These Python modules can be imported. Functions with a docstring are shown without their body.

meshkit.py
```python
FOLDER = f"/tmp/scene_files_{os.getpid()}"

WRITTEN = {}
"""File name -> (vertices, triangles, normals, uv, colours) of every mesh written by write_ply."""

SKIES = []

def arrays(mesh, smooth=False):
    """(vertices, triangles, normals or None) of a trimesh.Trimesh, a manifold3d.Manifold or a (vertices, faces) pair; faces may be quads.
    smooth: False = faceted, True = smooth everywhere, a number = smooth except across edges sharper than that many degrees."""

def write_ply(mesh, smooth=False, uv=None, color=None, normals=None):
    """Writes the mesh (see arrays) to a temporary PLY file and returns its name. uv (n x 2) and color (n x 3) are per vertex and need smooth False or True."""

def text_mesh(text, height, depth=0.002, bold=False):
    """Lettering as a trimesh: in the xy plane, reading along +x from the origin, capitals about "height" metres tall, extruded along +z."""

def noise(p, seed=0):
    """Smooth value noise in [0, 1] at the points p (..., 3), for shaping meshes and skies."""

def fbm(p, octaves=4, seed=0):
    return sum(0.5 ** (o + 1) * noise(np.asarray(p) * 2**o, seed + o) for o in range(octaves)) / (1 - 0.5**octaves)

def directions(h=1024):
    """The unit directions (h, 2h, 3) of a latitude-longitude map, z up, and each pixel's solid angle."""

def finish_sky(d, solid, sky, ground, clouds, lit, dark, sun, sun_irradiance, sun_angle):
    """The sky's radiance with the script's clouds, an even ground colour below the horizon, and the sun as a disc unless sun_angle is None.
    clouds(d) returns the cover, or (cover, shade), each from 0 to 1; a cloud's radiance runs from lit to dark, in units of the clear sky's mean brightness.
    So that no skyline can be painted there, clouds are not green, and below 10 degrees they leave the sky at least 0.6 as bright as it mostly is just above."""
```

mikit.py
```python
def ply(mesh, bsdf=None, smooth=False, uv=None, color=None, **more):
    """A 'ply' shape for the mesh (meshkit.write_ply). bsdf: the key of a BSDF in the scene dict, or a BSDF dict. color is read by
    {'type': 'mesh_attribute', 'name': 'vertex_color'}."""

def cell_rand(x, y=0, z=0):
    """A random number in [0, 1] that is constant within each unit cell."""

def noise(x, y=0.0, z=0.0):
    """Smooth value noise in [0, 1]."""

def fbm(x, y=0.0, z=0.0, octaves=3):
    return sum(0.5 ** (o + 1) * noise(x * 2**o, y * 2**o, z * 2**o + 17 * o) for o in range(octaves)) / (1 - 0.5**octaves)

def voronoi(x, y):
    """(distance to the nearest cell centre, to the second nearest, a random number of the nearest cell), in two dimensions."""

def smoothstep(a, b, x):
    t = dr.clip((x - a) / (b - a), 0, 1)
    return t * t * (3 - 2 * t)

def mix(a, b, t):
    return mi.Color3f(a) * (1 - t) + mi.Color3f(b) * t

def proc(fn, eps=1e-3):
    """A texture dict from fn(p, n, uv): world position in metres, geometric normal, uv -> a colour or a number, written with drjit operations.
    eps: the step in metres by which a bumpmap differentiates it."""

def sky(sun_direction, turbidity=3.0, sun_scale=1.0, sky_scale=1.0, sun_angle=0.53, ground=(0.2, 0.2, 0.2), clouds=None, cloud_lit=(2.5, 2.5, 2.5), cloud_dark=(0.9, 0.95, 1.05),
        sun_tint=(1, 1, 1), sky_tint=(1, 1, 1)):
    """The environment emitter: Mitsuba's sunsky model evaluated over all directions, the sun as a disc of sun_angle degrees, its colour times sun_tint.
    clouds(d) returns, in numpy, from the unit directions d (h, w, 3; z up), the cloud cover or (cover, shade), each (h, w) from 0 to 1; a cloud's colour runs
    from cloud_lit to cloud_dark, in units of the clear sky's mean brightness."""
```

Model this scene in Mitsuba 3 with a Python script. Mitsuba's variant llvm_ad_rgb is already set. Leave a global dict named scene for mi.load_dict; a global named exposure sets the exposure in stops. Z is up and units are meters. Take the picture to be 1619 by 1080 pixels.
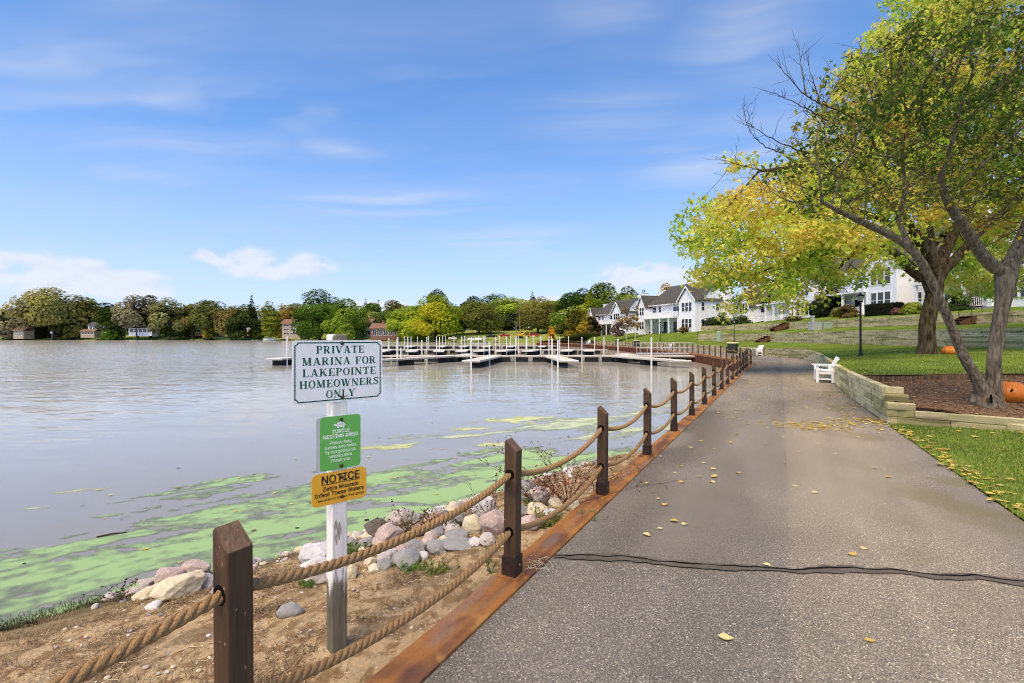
import math, random
import numpy as np
import trimesh
import manifold3d as m3
import shapely.geometry as sg
from scipy.spatial import cKDTree, Delaunay
from scipy.interpolate import LinearNDInterpolator
import drjit as dr
import mitsuba as mi
import mikit, meshkit
from mikit import proc, noise, fbm, voronoi, cell_rand, smoothstep, mix

T4 = mi.ScalarTransform4f
scene, labels = {}, {}

# ---------------------------------------------------------------- camera, sky, exposure
scene["camera"] = {"type": "perspective", "fov": 2 * math.degrees(math.atan(809.5 / 765.0)), "fov_axis": "x", "near_clip": 0.05, "far_clip": 6000.0,
                   "principal_point_offset_y": 0.0065,
                   "to_world": T4().look_at(origin=[0, 0, 1.62], target=[0, 1, 1.62], up=[0, 0, 1])}
exposure = 1.98


def blob(az, el, a, e, wa, we):
    return np.exp(-(((az - a) / wa) ** 2 + ((el - e) / we) ** 2))


def clouds(d):
    az = np.degrees(np.arctan2(d[..., 0], d[..., 1]))
    el = np.degrees(np.arcsin(np.clip(d[..., 2], -1, 1)))
    zz = np.maximum(d[..., 2], 0.03)
    flat = np.stack([d[..., 0] / zz, d[..., 1] / zz, np.zeros_like(zz)], -1)
    wx = meshkit.fbm(flat * 0.8 + 3.1, 4, seed=4) - 0.5
    wy = meshkit.fbm(flat * 0.8 + 41.7, 4, seed=6) - 0.5
    st = np.stack([flat[..., 0] * 0.7 + 1.6 * wx, flat[..., 1] * 2.4 + 0.25 * flat[..., 0] + 2.2 * wy, np.zeros_like(zz)], -1)
    n1 = meshkit.fbm(st, 6, seed=14)                                              # combed, torn high streaks
    n2 = meshkit.fbm(st * np.array([1.7, 3.2, 1]) + 9.7, 5, seed=9)
    big = meshkit.fbm(flat * 0.35 + 17.0, 3, seed=23)
    m = np.clip((big - 0.47) * 1.0, 0, 0.13)
    for a, e, wa, we, k in ((-40, 21, 11, 4.6, 0.95), (-42, 31, 11, 7, 0.55), (-26, 23.5, 10, 2.2, 0.8), (-9, 27.5, 6, 1.3, 0.9), (-20, 20.0, 5, 1.6, 0.55), (-12, 14.5, 13, 2.6, 0.6), (0, 11.5, 9, 2.2, 0.6),
                            (12, 24, 9, 3.0, 0.75), (24, 20, 10, 4.0, 0.95), (-38, 15.0, 7, 1.3, 0.5), (26, 29, 7, 4, 0.7), (10, 33, 9, 3, 0.35)):
        m = np.maximum(m, k * blob(az + 9 * wx, el + 5 * wy, a, e, wa, we))
    wisp = np.clip(m * np.clip((n1 - 0.34) / 0.34, 0, 1) * (0.35 + 0.9 * np.clip((n2 - 0.3) / 0.4, 0, 1)), 0, 1)
    q = np.stack([az * 0.62, el * 1.15, np.zeros_like(az)], -1)
    n3 = meshkit.fbm(q + 21.3, 6, seed=2)
    n4 = meshkit.fbm(q + np.array([21.0, 21.9, 21.3]), 6, seed=2)
    heap = np.zeros_like(az)
    for a, e, wa, we in ((-43, 5.3, 6, 2.2), (-47.5, 5.5, 3.5, 2.2), (-38.5, 5.0, 4, 1.7), (-28.3, 8.0, 3.0, 1.8), (-26, 7.4, 3.0, 1.1), (-32, 8.3, 1.6, 0.9), (-22.5, 8.0, 2.8, 1.5), (14.5, 7.2, 4.8, 1.8),
                         (20, 6.5, 5, 1.5), (-14, 3.6, 9, 0.9), (6, 4.3, 8, 1.0), (-52, 9, 3, 1.6), (60, 8, 8, 2), (95, 7, 9, 2.5), (140, 8, 10, 2.2), (-90, 7, 9, 2.2), (-130, 8, 10, 2.4), (180, 7, 9, 2)):
        heap = np.maximum(heap, blob(az, el + 0.3, a, e, wa, we))
    heap = np.clip((heap * (-0.25 + 2.45 * n3) - 0.34) / 0.34, 0, 1) * 0.72
    low = np.clip(1 - el / 22.0, 0, 1) ** 1.6 * 0.66                             # pale veil towards the horizon
    cover = 1 - (1 - wisp * 0.58) * (1 - heap) * (1 - low)
    return cover, np.clip(0.28 - 0.26 * heap + np.clip((n4 - n3) * 1.6, -0.1, 0.4) * heap, 0, 1)


scene["sky"] = mikit.sky([-0.28, -0.48, 0.83], turbidity=3.0, sun_scale=0.66, sky_scale=1.40, sun_angle=45.0, ground=(0.12, 0.12, 0.1), clouds=clouds,
                         cloud_lit=(1.75, 1.78, 1.86), cloud_dark=(1.25, 1.32, 1.45), sky_tint=(0.84, 0.98, 1.15), sun_tint=(1.10, 1.0, 0.84))

# ---------------------------------------------------------------- shared site geometry (metres; x right, y ahead, z up)
import numpy as np
FD = np.array([0.4856, 0.8742])            # direction of the path and its fence
FN = np.array([0.8742, -0.4856])           # square to it, towards the lawn
C2 = np.array([0.0, 3.28])                 # foot of a fence post on the straight run
WATER = -0.85


def shore_st(x, y):
    a, b = x - C2[0], y - C2[1]
    return a * FD[0] + b * FD[1], -(a * FN[0] + b * FN[1])


def sand_z(x, y):
    s, t = shore_st(x, y)
    T = np.interp(s, [-9, -5, -3.2, -1.39, 0.86, 3.28, 4.24, 4.7, 5.0, 5.4], [10.5, 7.0, 5.64, 4.19, 3.23, 2.36, 1.88, 1.0, 0.35, 0.1])
    u = np.clip(t / T, -0.2, 1.7)
    return -0.05 - 0.80 * np.sign(u) * np.abs(u) ** 1.55

# ---------------------------------------------------------------- helpers
_used = {}


def PLY(mesh, bsdf, **k):
    return mikit.ply(mesh, "m_" + bsdf, **k)



def num(name):
    k = _used.get(name, 0)
    _used[name] = k + 1
    return name if k == 0 else f"{name}_{k:03d}"


def thing(name, label, cat, group=None, kind=None):
    key = num(name)
    labels[key] = {"label": label}
    if cat:
        labels[key]["category"] = cat
    if group:
        labels[key]["group"] = group
    if kind:
        labels[key]["kind"] = kind
    return key


def part(parent, name, mesh, bsdf, smooth=False, color=None, tw=None, label=None, kind=None):
    key = num(f"{parent}__{name}")
    d = mesh if isinstance(mesh, dict) else PLY(mesh, bsdf, smooth=smooth, color=color)
    d = dict(d)
    if isinstance(mesh, dict) and bsdf:
        d["bsdf"] = {"type": "ref", "id": "m_" + bsdf}
    if tw is not None:
        d["to_world"] = tw
    scene[key] = d
    if label or kind:
        labels[key] = {k: v for k, v in (("label", label), ("kind", kind)) if v}
    return key


def whole(name, mesh, bsdf, label, cat, smooth=False, color=None, group=None, kind=None, tw=None):
    key = thing(name, label, cat, group, kind)
    d = mesh if isinstance(mesh, dict) else PLY(mesh, bsdf, smooth=smooth, color=color)
    d = dict(d)
    if isinstance(mesh, dict):
        d["bsdf"] = {"type": "ref", "id": "m_" + bsdf}
    if tw is not None:
        d["to_world"] = tw
    scene[key] = d
    return key


def C(r, g, b):
    """A reflectance given as 0-255 display values."""
    c = np.array([r, g, b], float) / 255
    return [float(x) for x in np.where(c < 0.04045, c / 12.92, ((c + 0.055) / 1.055) ** 2.4)]


VC = {"type": "mesh_attribute", "name": "vertex_color"}


def mat(name, base, rough=0.75, spec=0.3, bump=None, bscale=1.0, eps=1e-3, **more):
    if callable(base):
        base = proc(base)
    elif isinstance(base, (list, tuple)):
        base = {"type": "rgb", "value": [float(x) for x in base]}
    d = {"type": "principled", "base_color": base, "roughness": rough, "specular": spec, **more}
    if bump is not None:
        d = {"type": "bumpmap", "tex": proc(bump, eps), "scale": bscale, "inner": d}
    scene["m_" + name] = {"type": "twosided", "inner": d}
    return name


def cat(meshes):
    vs, fs, n = [], [], 0
    for m in meshes:
        v, f = (np.asarray(m.vertices), np.asarray(m.faces)) if hasattr(m, "vertices") else m
        vs.append(v)
        fs.append(np.asarray(f) + n)
        n += len(v)
    return np.vstack(vs), np.vstack(fs)


CUBE_F = np.array([[0, 2, 3], [0, 3, 1], [4, 5, 7], [4, 7, 6], [0, 1, 5], [0, 5, 4], [2, 6, 7], [2, 7, 3], [0, 4, 6], [0, 6, 2], [1, 3, 7], [1, 7, 5]])


def box(x0, x1, y0, y1, z0, z1):
    return np.array([[x, y, z] for x in (x0, x1) for y in (y0, y1) for z in (z0, z1)], float), CUBE_F


def cbox(x0, x1, y0, y1, z0, z1, c=0.01):
    """A box with chamfered edges: the hull of its 24 inset corners."""
    p = []
    for x, sx in ((x0, 1), (x1, -1)):
        for y, sy in ((y0, 1), (y1, -1)):
            for z, sz in ((z0, 1), (z1, -1)):
                p += [[x, y + sy * c, z + sz * c], [x + sx * c, y, z + sz * c], [x + sx * c, y + sy * c, z]]
    return hull(np.array(p))


def hull(p):
    h = trimesh.Trimesh(p, process=False).convex_hull
    return np.array(h.vertices), np.array(h.faces)


def xf(mesh, ax, ay, o, az=(0, 0, 1)):
    """Local (x, y, z) to o + x ax + y ay + z az."""
    v, f = mesh
    M = np.array([np.append(ax, 0)[:3] if len(ax) == 2 else ax, np.append(ay, 0)[:3] if len(ay) == 2 else ay, az], float)
    w = v @ M + np.asarray(o, float)
    if np.linalg.det(M) < 0:
        f = f[:, ::-1]
    return w, f


def prism(poly, y0, y1):
    """A polygon of (x, z), counter-clockwise, pushed along y."""
    m = trimesh.creation.extrude_polygon(sg.Polygon(poly), y1 - y0, engine="earcut")
    v = np.array(m.vertices)
    return np.stack([v[:, 0], y1 - v[:, 2], v[:, 1]], 1), np.array(m.faces)


def flatpoly(poly, h):
    m = trimesh.creation.extrude_polygon(poly, h, engine="earcut")
    return np.array(m.vertices), np.array(m.faces)


def tube(pts, r, sides=6, cap=True):
    p = np.asarray(pts, float)
    r = np.broadcast_to(np.asarray(r, float), (len(p),))
    t = np.gradient(p, axis=0)
    t /= np.linalg.norm(t, axis=1, keepdims=True) + 1e-12
    a = np.cross(t[0], [0, 0, 1.0] if abs(t[0, 2]) < 0.9 else [1.0, 0, 0])
    A = []
    for k in range(len(p)):
        a = a - t[k] * (a @ t[k])
        a /= np.linalg.norm(a) + 1e-12
        A.append(a)
    A = np.array(A)
    B = np.cross(t, A)
    ang = np.arange(sides) * 2 * np.pi / sides
    v = (p[:, None] + r[:, None, None] * (np.cos(ang)[None, :, None] * A[:, None] + np.sin(ang)[None, :, None] * B[:, None])).reshape(-1, 3)
    i, j = np.meshgrid(np.arange(len(p) - 1), np.arange(sides), indexing="ij")
    q = np.stack([i * sides + j, i * sides + (j + 1) % sides, (i + 1) * sides + (j + 1) % sides, (i + 1) * sides + j], -1).reshape(-1, 4)
    f = [q[:, [0, 1, 2]], q[:, [0, 2, 3]]]
    if cap:
        n = len(v)
        v = np.vstack([v, p[0], p[-1]])
        k = np.arange(sides)
        f.append(np.stack([k * 0 + n, (k + 1) % sides, k], 1))
        e = (len(p) - 1) * sides
        f.append(np.stack([k * 0 + n + 1, e + k, e + (k + 1) % sides], 1))
    return v, np.vstack(f)


def cyl(x, y, z0, z1, r, sides=10, r1=None):
    return tube([[x, y, z0], [x, y, z1]], [r, r if r1 is None else r1], sides)


def lathe(prof, sides=20, o=(0, 0, 0)):
    """A profile of (r, z), bottom to top, turned about z."""
    p = np.array(prof, float)
    ang = np.arange(sides) * 2 * np.pi / sides
    v = np.stack([p[:, None, 0] * np.cos(ang), p[:, None, 0] * np.sin(ang), np.repeat(p[:, 1:2], sides, 1)], -1).reshape(-1, 3) + np.asarray(o)
    i, j = np.meshgrid(np.arange(len(p) - 1), np.arange(sides), indexing="ij")
    q = np.stack([i * sides + j, i * sides + (j + 1) % sides, (i + 1) * sides + (j + 1) % sides, (i + 1) * sides + j], -1).reshape(-1, 4)
    return v, np.vstack([q[:, [0, 1, 2]], q[:, [0, 2, 3]]])


def terrain(poly, zfn, res, jit=0.0, edge=None):
    """A sheet over a polygon of (x, y), as fine as res, its height from zfn(x, y)."""
    pg = sg.Polygon(poly) if not isinstance(poly, sg.Polygon) else poly
    x0, y0, x1, y1 = pg.bounds
    gx, gy = np.meshgrid(np.arange(x0, x1 + res, res), np.arange(y0, y1 + res, res))
    p = np.stack([gx.ravel(), gy.ravel()], 1)
    import shapely
    inner = pg.buffer(-0.35 * res)
    p = p[shapely.contains_xy(inner, p[:, 0], p[:, 1])]
    ring = [pg.exterior.interpolate(d).coords[0] for d in np.arange(0, pg.exterior.length, (edge or res) * 0.8)] + list(pg.exterior.coords)[:-1]
    p = np.unique(np.round(np.vstack([p, np.array(ring)]), 4), axis=0)
    tri = Delaunay(p).simplices
    c = p[tri].mean(1)
    tri = tri[shapely.contains_xy(pg.buffer(1e-3), c[:, 0], c[:, 1])]
    e1, e2 = p[tri[:, 1]] - p[tri[:, 0]], p[tri[:, 2]] - p[tri[:, 0]]
    area = e1[:, 0] * e2[:, 1] - e1[:, 1] * e2[:, 0]
    tri = np.where(area[:, None] < 0, tri[:, ::-1], tri)[np.abs(area) > 1e-7]
    return np.column_stack([p, zfn(p[:, 0], p[:, 1])]), tri


def spline(pts, step):
    """Points about step apart along a smooth curve through pts."""
    from scipy.interpolate import CubicSpline
    p = np.array(pts, float)
    s = np.append(0, np.cumsum(np.linalg.norm(np.diff(p, axis=0), axis=1)))
    cs = CubicSpline(s, p)
    n = max(2, int(round(s[-1] / step)) + 1)
    return cs(np.linspace(0, s[-1], n))


def offset_line(p, d):
    """The polyline p (n x 2) moved d to its right."""
    t = np.gradient(p, axis=0)
    t /= np.linalg.norm(t, axis=1, keepdims=True)
    return p + d * np.stack([t[:, 1], -t[:, 0]], 1)


def sweep(path, sect, up=(0, 0, 1)):
    """A closed section of (right, up) run along a level 3-d path."""
    p = np.asarray(path, float)
    t = np.gradient(p, axis=0)
    t /= np.linalg.norm(t, axis=1, keepdims=True)
    r = np.stack([t[:, 1], -t[:, 0], 0 * t[:, 0]], 1)
    r /= np.linalg.norm(r, axis=1, keepdims=True)
    s = np.array(sect, float)
    k = len(s)
    v = (p[:, None] + s[None, :, :1] * r[:, None] + s[None, :, 1:] * np.array([0, 0, 1.0])).reshape(-1, 3)
    i, j = np.meshgrid(np.arange(len(p) - 1), np.arange(k), indexing="ij")
    q = np.stack([i * k + j, (i + 1) * k + j, (i + 1) * k + (j + 1) % k, i * k + (j + 1) % k], -1).reshape(-1, 4)
    f = [q[:, [0, 1, 2]], q[:, [0, 2, 3]]]
    a = np.arange(1, k - 1)
    f += [np.stack([a * 0, a, a + 1], 1), np.stack([a * 0, a + 1, a], 1) + (len(p) - 1) * k]
    return v, np.vstack(f)


def jitter_rgb(base, n, rng, amount=0.25):
    b = np.array(base, float)
    return np.clip(b * (1 + amount * rng.normal(size=(n, 1))) * (1 + 0.3 * amount * rng.normal(size=(n, 3))), 0.003, 0.95)


def leaves(pos, size, rng, tint, shape="oval", up=0.35, aspect=0.6):
    """Leaf-sized faces at pos (n x 3); tint (n x 3). oval: two triangles folded along the rib; star: three lobes."""
    n = len(pos)
    a = rng.normal(size=(n, 3))
    a[:, 2] -= up
    a /= np.linalg.norm(a, axis=1, keepdims=True)
    nn = rng.normal(size=(n, 3)) + np.array([0, 0, 0.8])
    b = np.cross(a, nn)
    b /= np.linalg.norm(b, axis=1, keepdims=True) + 1e-9
    c = np.cross(a, b)
    s = (np.broadcast_to(size, (n,)) * rng.uniform(0.65, 1.25, n))[:, None]
    if shape == "oval":
        v = np.stack([pos, pos + s * (0.45 * a + 0.5 * aspect * b + 0.10 * c), pos + s * a, pos + s * (0.45 * a - 0.5 * aspect * b + 0.10 * c)], 1)
        f = np.array([[0, 1, 2], [0, 2, 3]])
    else:
        v = np.stack([pos, pos + s * (0.25 * a + 0.55 * b), pos + s * (0.42 * a + 0.18 * b), pos + s * a, pos + s * (0.42 * a - 0.18 * b), pos + s * (0.25 * a - 0.55 * b)], 1)
        v[:, 1] += 0.1 * s * c
        v[:, 5] += 0.1 * s * c
        f = np.array([[0, 1, 2], [0, 2, 3], [0, 3, 4], [0, 4, 5]])
    k = v.shape[1]
    faces = (np.arange(n)[:, None, None] * k + f[None]).reshape(-1, 3)
    return (v.reshape(-1, 3), faces), np.repeat(tint, k, 0)


def blades(pos, h, w, rng, tint):
    """Grass: one bent blade (three triangles' worth in two) at each pos."""
    n = len(pos)
    az = rng.uniform(0, 2 * np.pi, n)
    d = np.stack([np.cos(az), np.sin(az), 0 * az], 1)
    side = np.stack([-np.sin(az), np.cos(az), 0 * az], 1)
    hh = (np.broadcast_to(h, (n,)) * rng.uniform(0.5, 1.3, n))[:, None]
    lean = rng.uniform(0.1, 0.9, n)[:, None]
    ww = np.broadcast_to(w, (n,))[:, None]
    mid = pos + hh * (0.55 * np.array([0, 0, 1.0]) + 0.25 * lean * d)
    tip = pos + hh * ((1 - 0.35 * lean) * np.array([0, 0, 1.0]) + 0.8 * lean * d)
    v = np.stack([pos - side * ww, pos + side * ww, mid - side * ww * 0.7, mid + side * ww * 0.7, tip], 1)
    f = np.array([[0, 1, 3], [0, 3, 2], [2, 3, 4]])
    return (v.reshape(-1, 3), (np.arange(n)[:, None, None] * 5 + f[None]).reshape(-1, 3)), np.repeat(tint, 5, 0)


def grow(roots, attract, step, reach, kill, rng, it=140, droop=0.0):
    """Space colonisation: branches grow from the root polyline nodes (position, parent) towards the attraction points."""
    P, par = [np.array(p, float) for p, _ in roots], [q for _, q in roots]
    A = np.array(attract, float)
    for _ in range(it):
        if not len(A):
            break
        tree = cKDTree(np.array(P))
        dist, idx = tree.query(A)
        ok = dist < reach
        if not ok.any():
            break
        acc = {}
        for i, a in zip(idx[ok], A[ok]):
            v = a - P[i]
            acc.setdefault(i, []).append(v / (np.linalg.norm(v) + 1e-9))
        new = []
        for i, vs in acc.items():
            v = np.sum(vs, 0) + rng.normal(size=3) * 0.35
            v[2] -= droop
            v /= np.linalg.norm(v) + 1e-9
            q = P[i] + step * v
            new.append((q, i))
        grown = 0
        for q, i in new:
            if tree.query(q)[0] > 0.35 * step:
                P.append(q)
                par.append(i)
                grown += 1
        if not grown:
            break
        dn, _ = cKDTree(np.array([q for q, _ in new])).query(A)
        A = A[dn > kill]
    return np.array(P), np.array(par)


def branch_mesh(P, par, r0, power=2.3, rfix=None, rmin_sides=3):
    """Tubes along the branches, radii by the pipe model; rfix {node: radius} widens given nodes. Returns mesh, radii, child counts."""
    n = len(P)
    kids = [[] for _ in range(n)]
    for i, p in enumerate(par):
        if p >= 0:
            kids[p].append(i)
    acc = np.zeros(n)
    for i in range(n - 1, -1, -1):
        if not kids[i]:
            acc[i] = r0 ** power
        if par[i] >= 0:
            acc[par[i]] += acc[i]
    r = acc ** (1 / power)
    if rfix:
        for i, v in rfix.items():
            r[i] = v
    out = []
    done = np.zeros(n, bool)
    order = np.argsort(-r)
    starts = [i for i in range(n) if par[i] < 0]
    stack = [(s, None) for s in starts]
    while stack:
        i, frm = stack.pop()
        chain, rad = ([P[frm], P[i]], [min(r[frm], r[i] * 1.15), r[i]]) if frm is not None else ([P[i]], [r[i]])
        while kids[i]:
            ks = sorted(kids[i], key=lambda k: -r[k])
            for k in ks[1:]:
                stack.append((k, i))
            chain.append(P[ks[0]])
            rad.append(r[ks[0]])
            i = ks[0]
        if len(chain) > 1:
            out.append(tube(chain, rad, 10 if max(rad) > 0.08 else 5 if max(rad) > 0.02 else 3, cap=False))
    return cat(out), r, np.array([len(k) for k in kids])


def in_lobes(lobes, n, rng, shell=0.0):
    """n random points in a union of ellipsoids ((x, y, z), (rx, ry, rz)), thinned towards each centre by shell."""
    vol = np.array([np.prod(r) for _, r in lobes]) ** 0.8
    out = []
    for (c, r), m in zip(lobes, np.round(n * vol / vol.sum()).astype(int)):
        v = rng.normal(size=(m, 3))
        v /= np.linalg.norm(v, axis=1, keepdims=True)
        rad = (shell + (1 - shell) * rng.uniform(0, 1, m)) ** (1 / 3)
        out.append(np.array(c) + v * rad[:, None] * np.array(r))
    return np.vstack(out)


def lump(rng, r, seed, sub=3, rough=0.22, freq=1.4):
    """A stone: a sphere flattened on a few sides and roughened."""
    m = trimesh.creation.icosphere(subdivisions=sub)
    v = np.array(m.vertices)
    for _ in range(8):
        n = rng.normal(size=3)
        n /= np.linalg.norm(n)
        h = rng.uniform(0.6, 0.92)
        d = v @ n
        v = v - np.maximum(d - h, 0)[:, None] * n * 0.88
    v = v * (1 + rough * (meshkit.fbm(v * freq + seed * 7.3, 3, seed) - 0.5)[:, None])
    return v * np.array(r), np.array(m.faces)

# ---------------------------------------------------------------- materials
def f3(p, s, o=3, off=0.0):
    return fbm(p.x * s + off, p.y * s + off * 1.7, p.z * s, o)


def asphalt(p, n, uv):
    d1, d2, r = voronoi(p.x * 125, p.y * 125)
    e1, e2, r2 = voronoi(p.x * 270 + 7, p.y * 270)
    along, across = p.x * 0.4856 + p.y * 0.8742, p.x * 0.8742 - p.y * 0.4856
    big = fbm(p.x * 0.7, p.y * 0.7, 0.0, 3)
    streak = fbm(across * 2.2 + 3, along * 0.16, 0.0, 3)
    stone = mix(C(92, 91, 89), C(186, 179, 166), r * r)
    stone = mix(stone, C(232, 222, 206), smoothstep(0.93, 0.97, r))
    fine = mix(C(98, 96, 93), C(160, 153, 143), r2)
    c = mix(fine, stone, smoothstep(0.50, 0.40, d1) * (0.35 + 0.6 * smoothstep(0.25, 0.6, big)))
    worn = smoothstep(0.36, 0.62, streak) * 0.5 + smoothstep(0.35, 0.7, big) * 0.4
    c = c * (0.93 + 0.22 * worn) * (0.90 + 0.2 * fbm(p.x * 2.6, p.y * 2.6, 3.0, 4))
    edge = smoothstep(-0.55, -1.25, across)                           # dark newer coat beside the steel
    c = c * (1 - 0.30 * edge * smoothstep(0.35, 0.6, fbm(across * 1.3, along * 0.5, 4.0, 2)))
    moss = smoothstep(0.55, 0.74, fbm(p.x * 1.4 + 5, p.y * 1.4, 0.0, 3)) * smoothstep(0.2, 1.6, across)
    seam = smoothstep(0.012, 0.0, dr.abs(across - 0.02 - 0.05 * noise(along * 0.7, 2.0))) * smoothstep(0.35, 0.6, noise(along * 1.1, 7.0))
    lane = smoothstep(-0.03, 0.05, across - 0.02 - 0.05 * noise(along * 0.7, 2.0)) * smoothstep(1.75, 1.1, across + 0.4 * (fbm(p.x, p.y, 2.0, 3) - 0.5))
    c = c * mix((0.90, 0.905, 0.93), (1.13, 1.10, 1.02), lane * (0.55 + 0.6 * fbm(across * 1.5, along * 0.4, 8.0, 3)))
    c = c * (1 - 0.38 * seam) * mi.Color3f(1.02, 0.99, 0.915)
    patch = smoothstep(0.50, 0.60, fbm(across * 0.9 + 11, along * 0.30, 0.0, 2))
    c = c * (1.0 - 0.13 * patch)
    return mix(c, C(110, 104, 70), moss * 0.55)


def asphalt_h(p, n, uv):
    d1, _, r = voronoi(p.x * 125, p.y * 125)
    return (0.5 - d1) * (0.4 + r) * 0.0030


mat("asphalt", asphalt, 0.92, 0.15, asphalt_h)
mat("tar", lambda p, n, uv: mix(C(84, 78, 70), C(116, 108, 98), f3(p, 25.0)), 1.0, 0.0, lambda p, n, uv: f3(p, 60.0) * 0.003)
mat("crack_dark", C(26, 24, 23), 0.9, 0.1)


def sandc(p, n, uv):
    a, b, g = f3(p, 2.2), f3(p, 14.0), f3(p, 90.0, 2)
    c = mix(C(156, 134, 101), C(186, 163, 126), a * 0.8 + g * 0.35)
    c = mix(c, C(128, 102, 70), smoothstep(0.46, 0.62, b) * 0.85)
    c = mix(c, C(112, 96, 72), smoothstep(0.50, 0.66, f3(p, 5.0, 4, 4.0)) * 0.65)
    d, _, r = voronoi(p.x * 70, p.y * 70)
    c = mix(c, mix(C(110, 96, 80), C(222, 212, 196), r), smoothstep(0.30, 0.18, d) * smoothstep(0.80, 0.83, cell_rand(dr.floor(r * 991), 3.0)))
    wet = smoothstep(-0.42, -0.78, p.z + 0.16 * (a - 0.5))
    return mix(c, C(88, 82, 58), wet * 0.9)


mat("sand", sandc, 0.95, 0.1, lambda p, n, uv: f3(p, 30.0, 4) * 0.035)


def rustc(p, n, uv):
    along, across = p.x * 0.4856 + p.y * 0.8742, p.x * 0.8742 - p.y * 0.4856 + 1.593
    a, b = fbm(p.x * 3, p.y * 3, p.z * 3, 4), fbm(along * 2.0, across * 14.0, p.z * 9, 3)
    c = mix(C(112, 76, 56), C(168, 112, 56), smoothstep(0.34, 0.56, a * 0.5 + b * 0.5))
    c = mix(c, C(184, 134, 72), smoothstep(0.56, 0.76, fbm(p.x * 6, p.y * 6, 3.0, 4)) * 0.6)
    c = mix(c, C(150, 122, 104), smoothstep(0.60, 0.75, fbm(along * 1.3 + 7, across * 6.0, 1.0, 3)) * 0.6)
    c = mix(c, C(88, 62, 54), smoothstep(0.60, 0.78, f3(p, 40.0)) * 0.35)
    return c * (0.8 + 0.4 * f3(p, 120.0, 2))


mat("rust", rustc, 0.72, 0.3, lambda p, n, uv: f3(p, 70.0, 3) * 0.0022)
mat("pile_rust", lambda p, n, uv: mix(C(58, 40, 34), C(116, 74, 54), fbm(p.x * 3, p.y * 3, p.z * 0.8, 3)) * (0.7 + 0.6 * f3(p, 6.0)), 0.85, 0.2)


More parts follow.
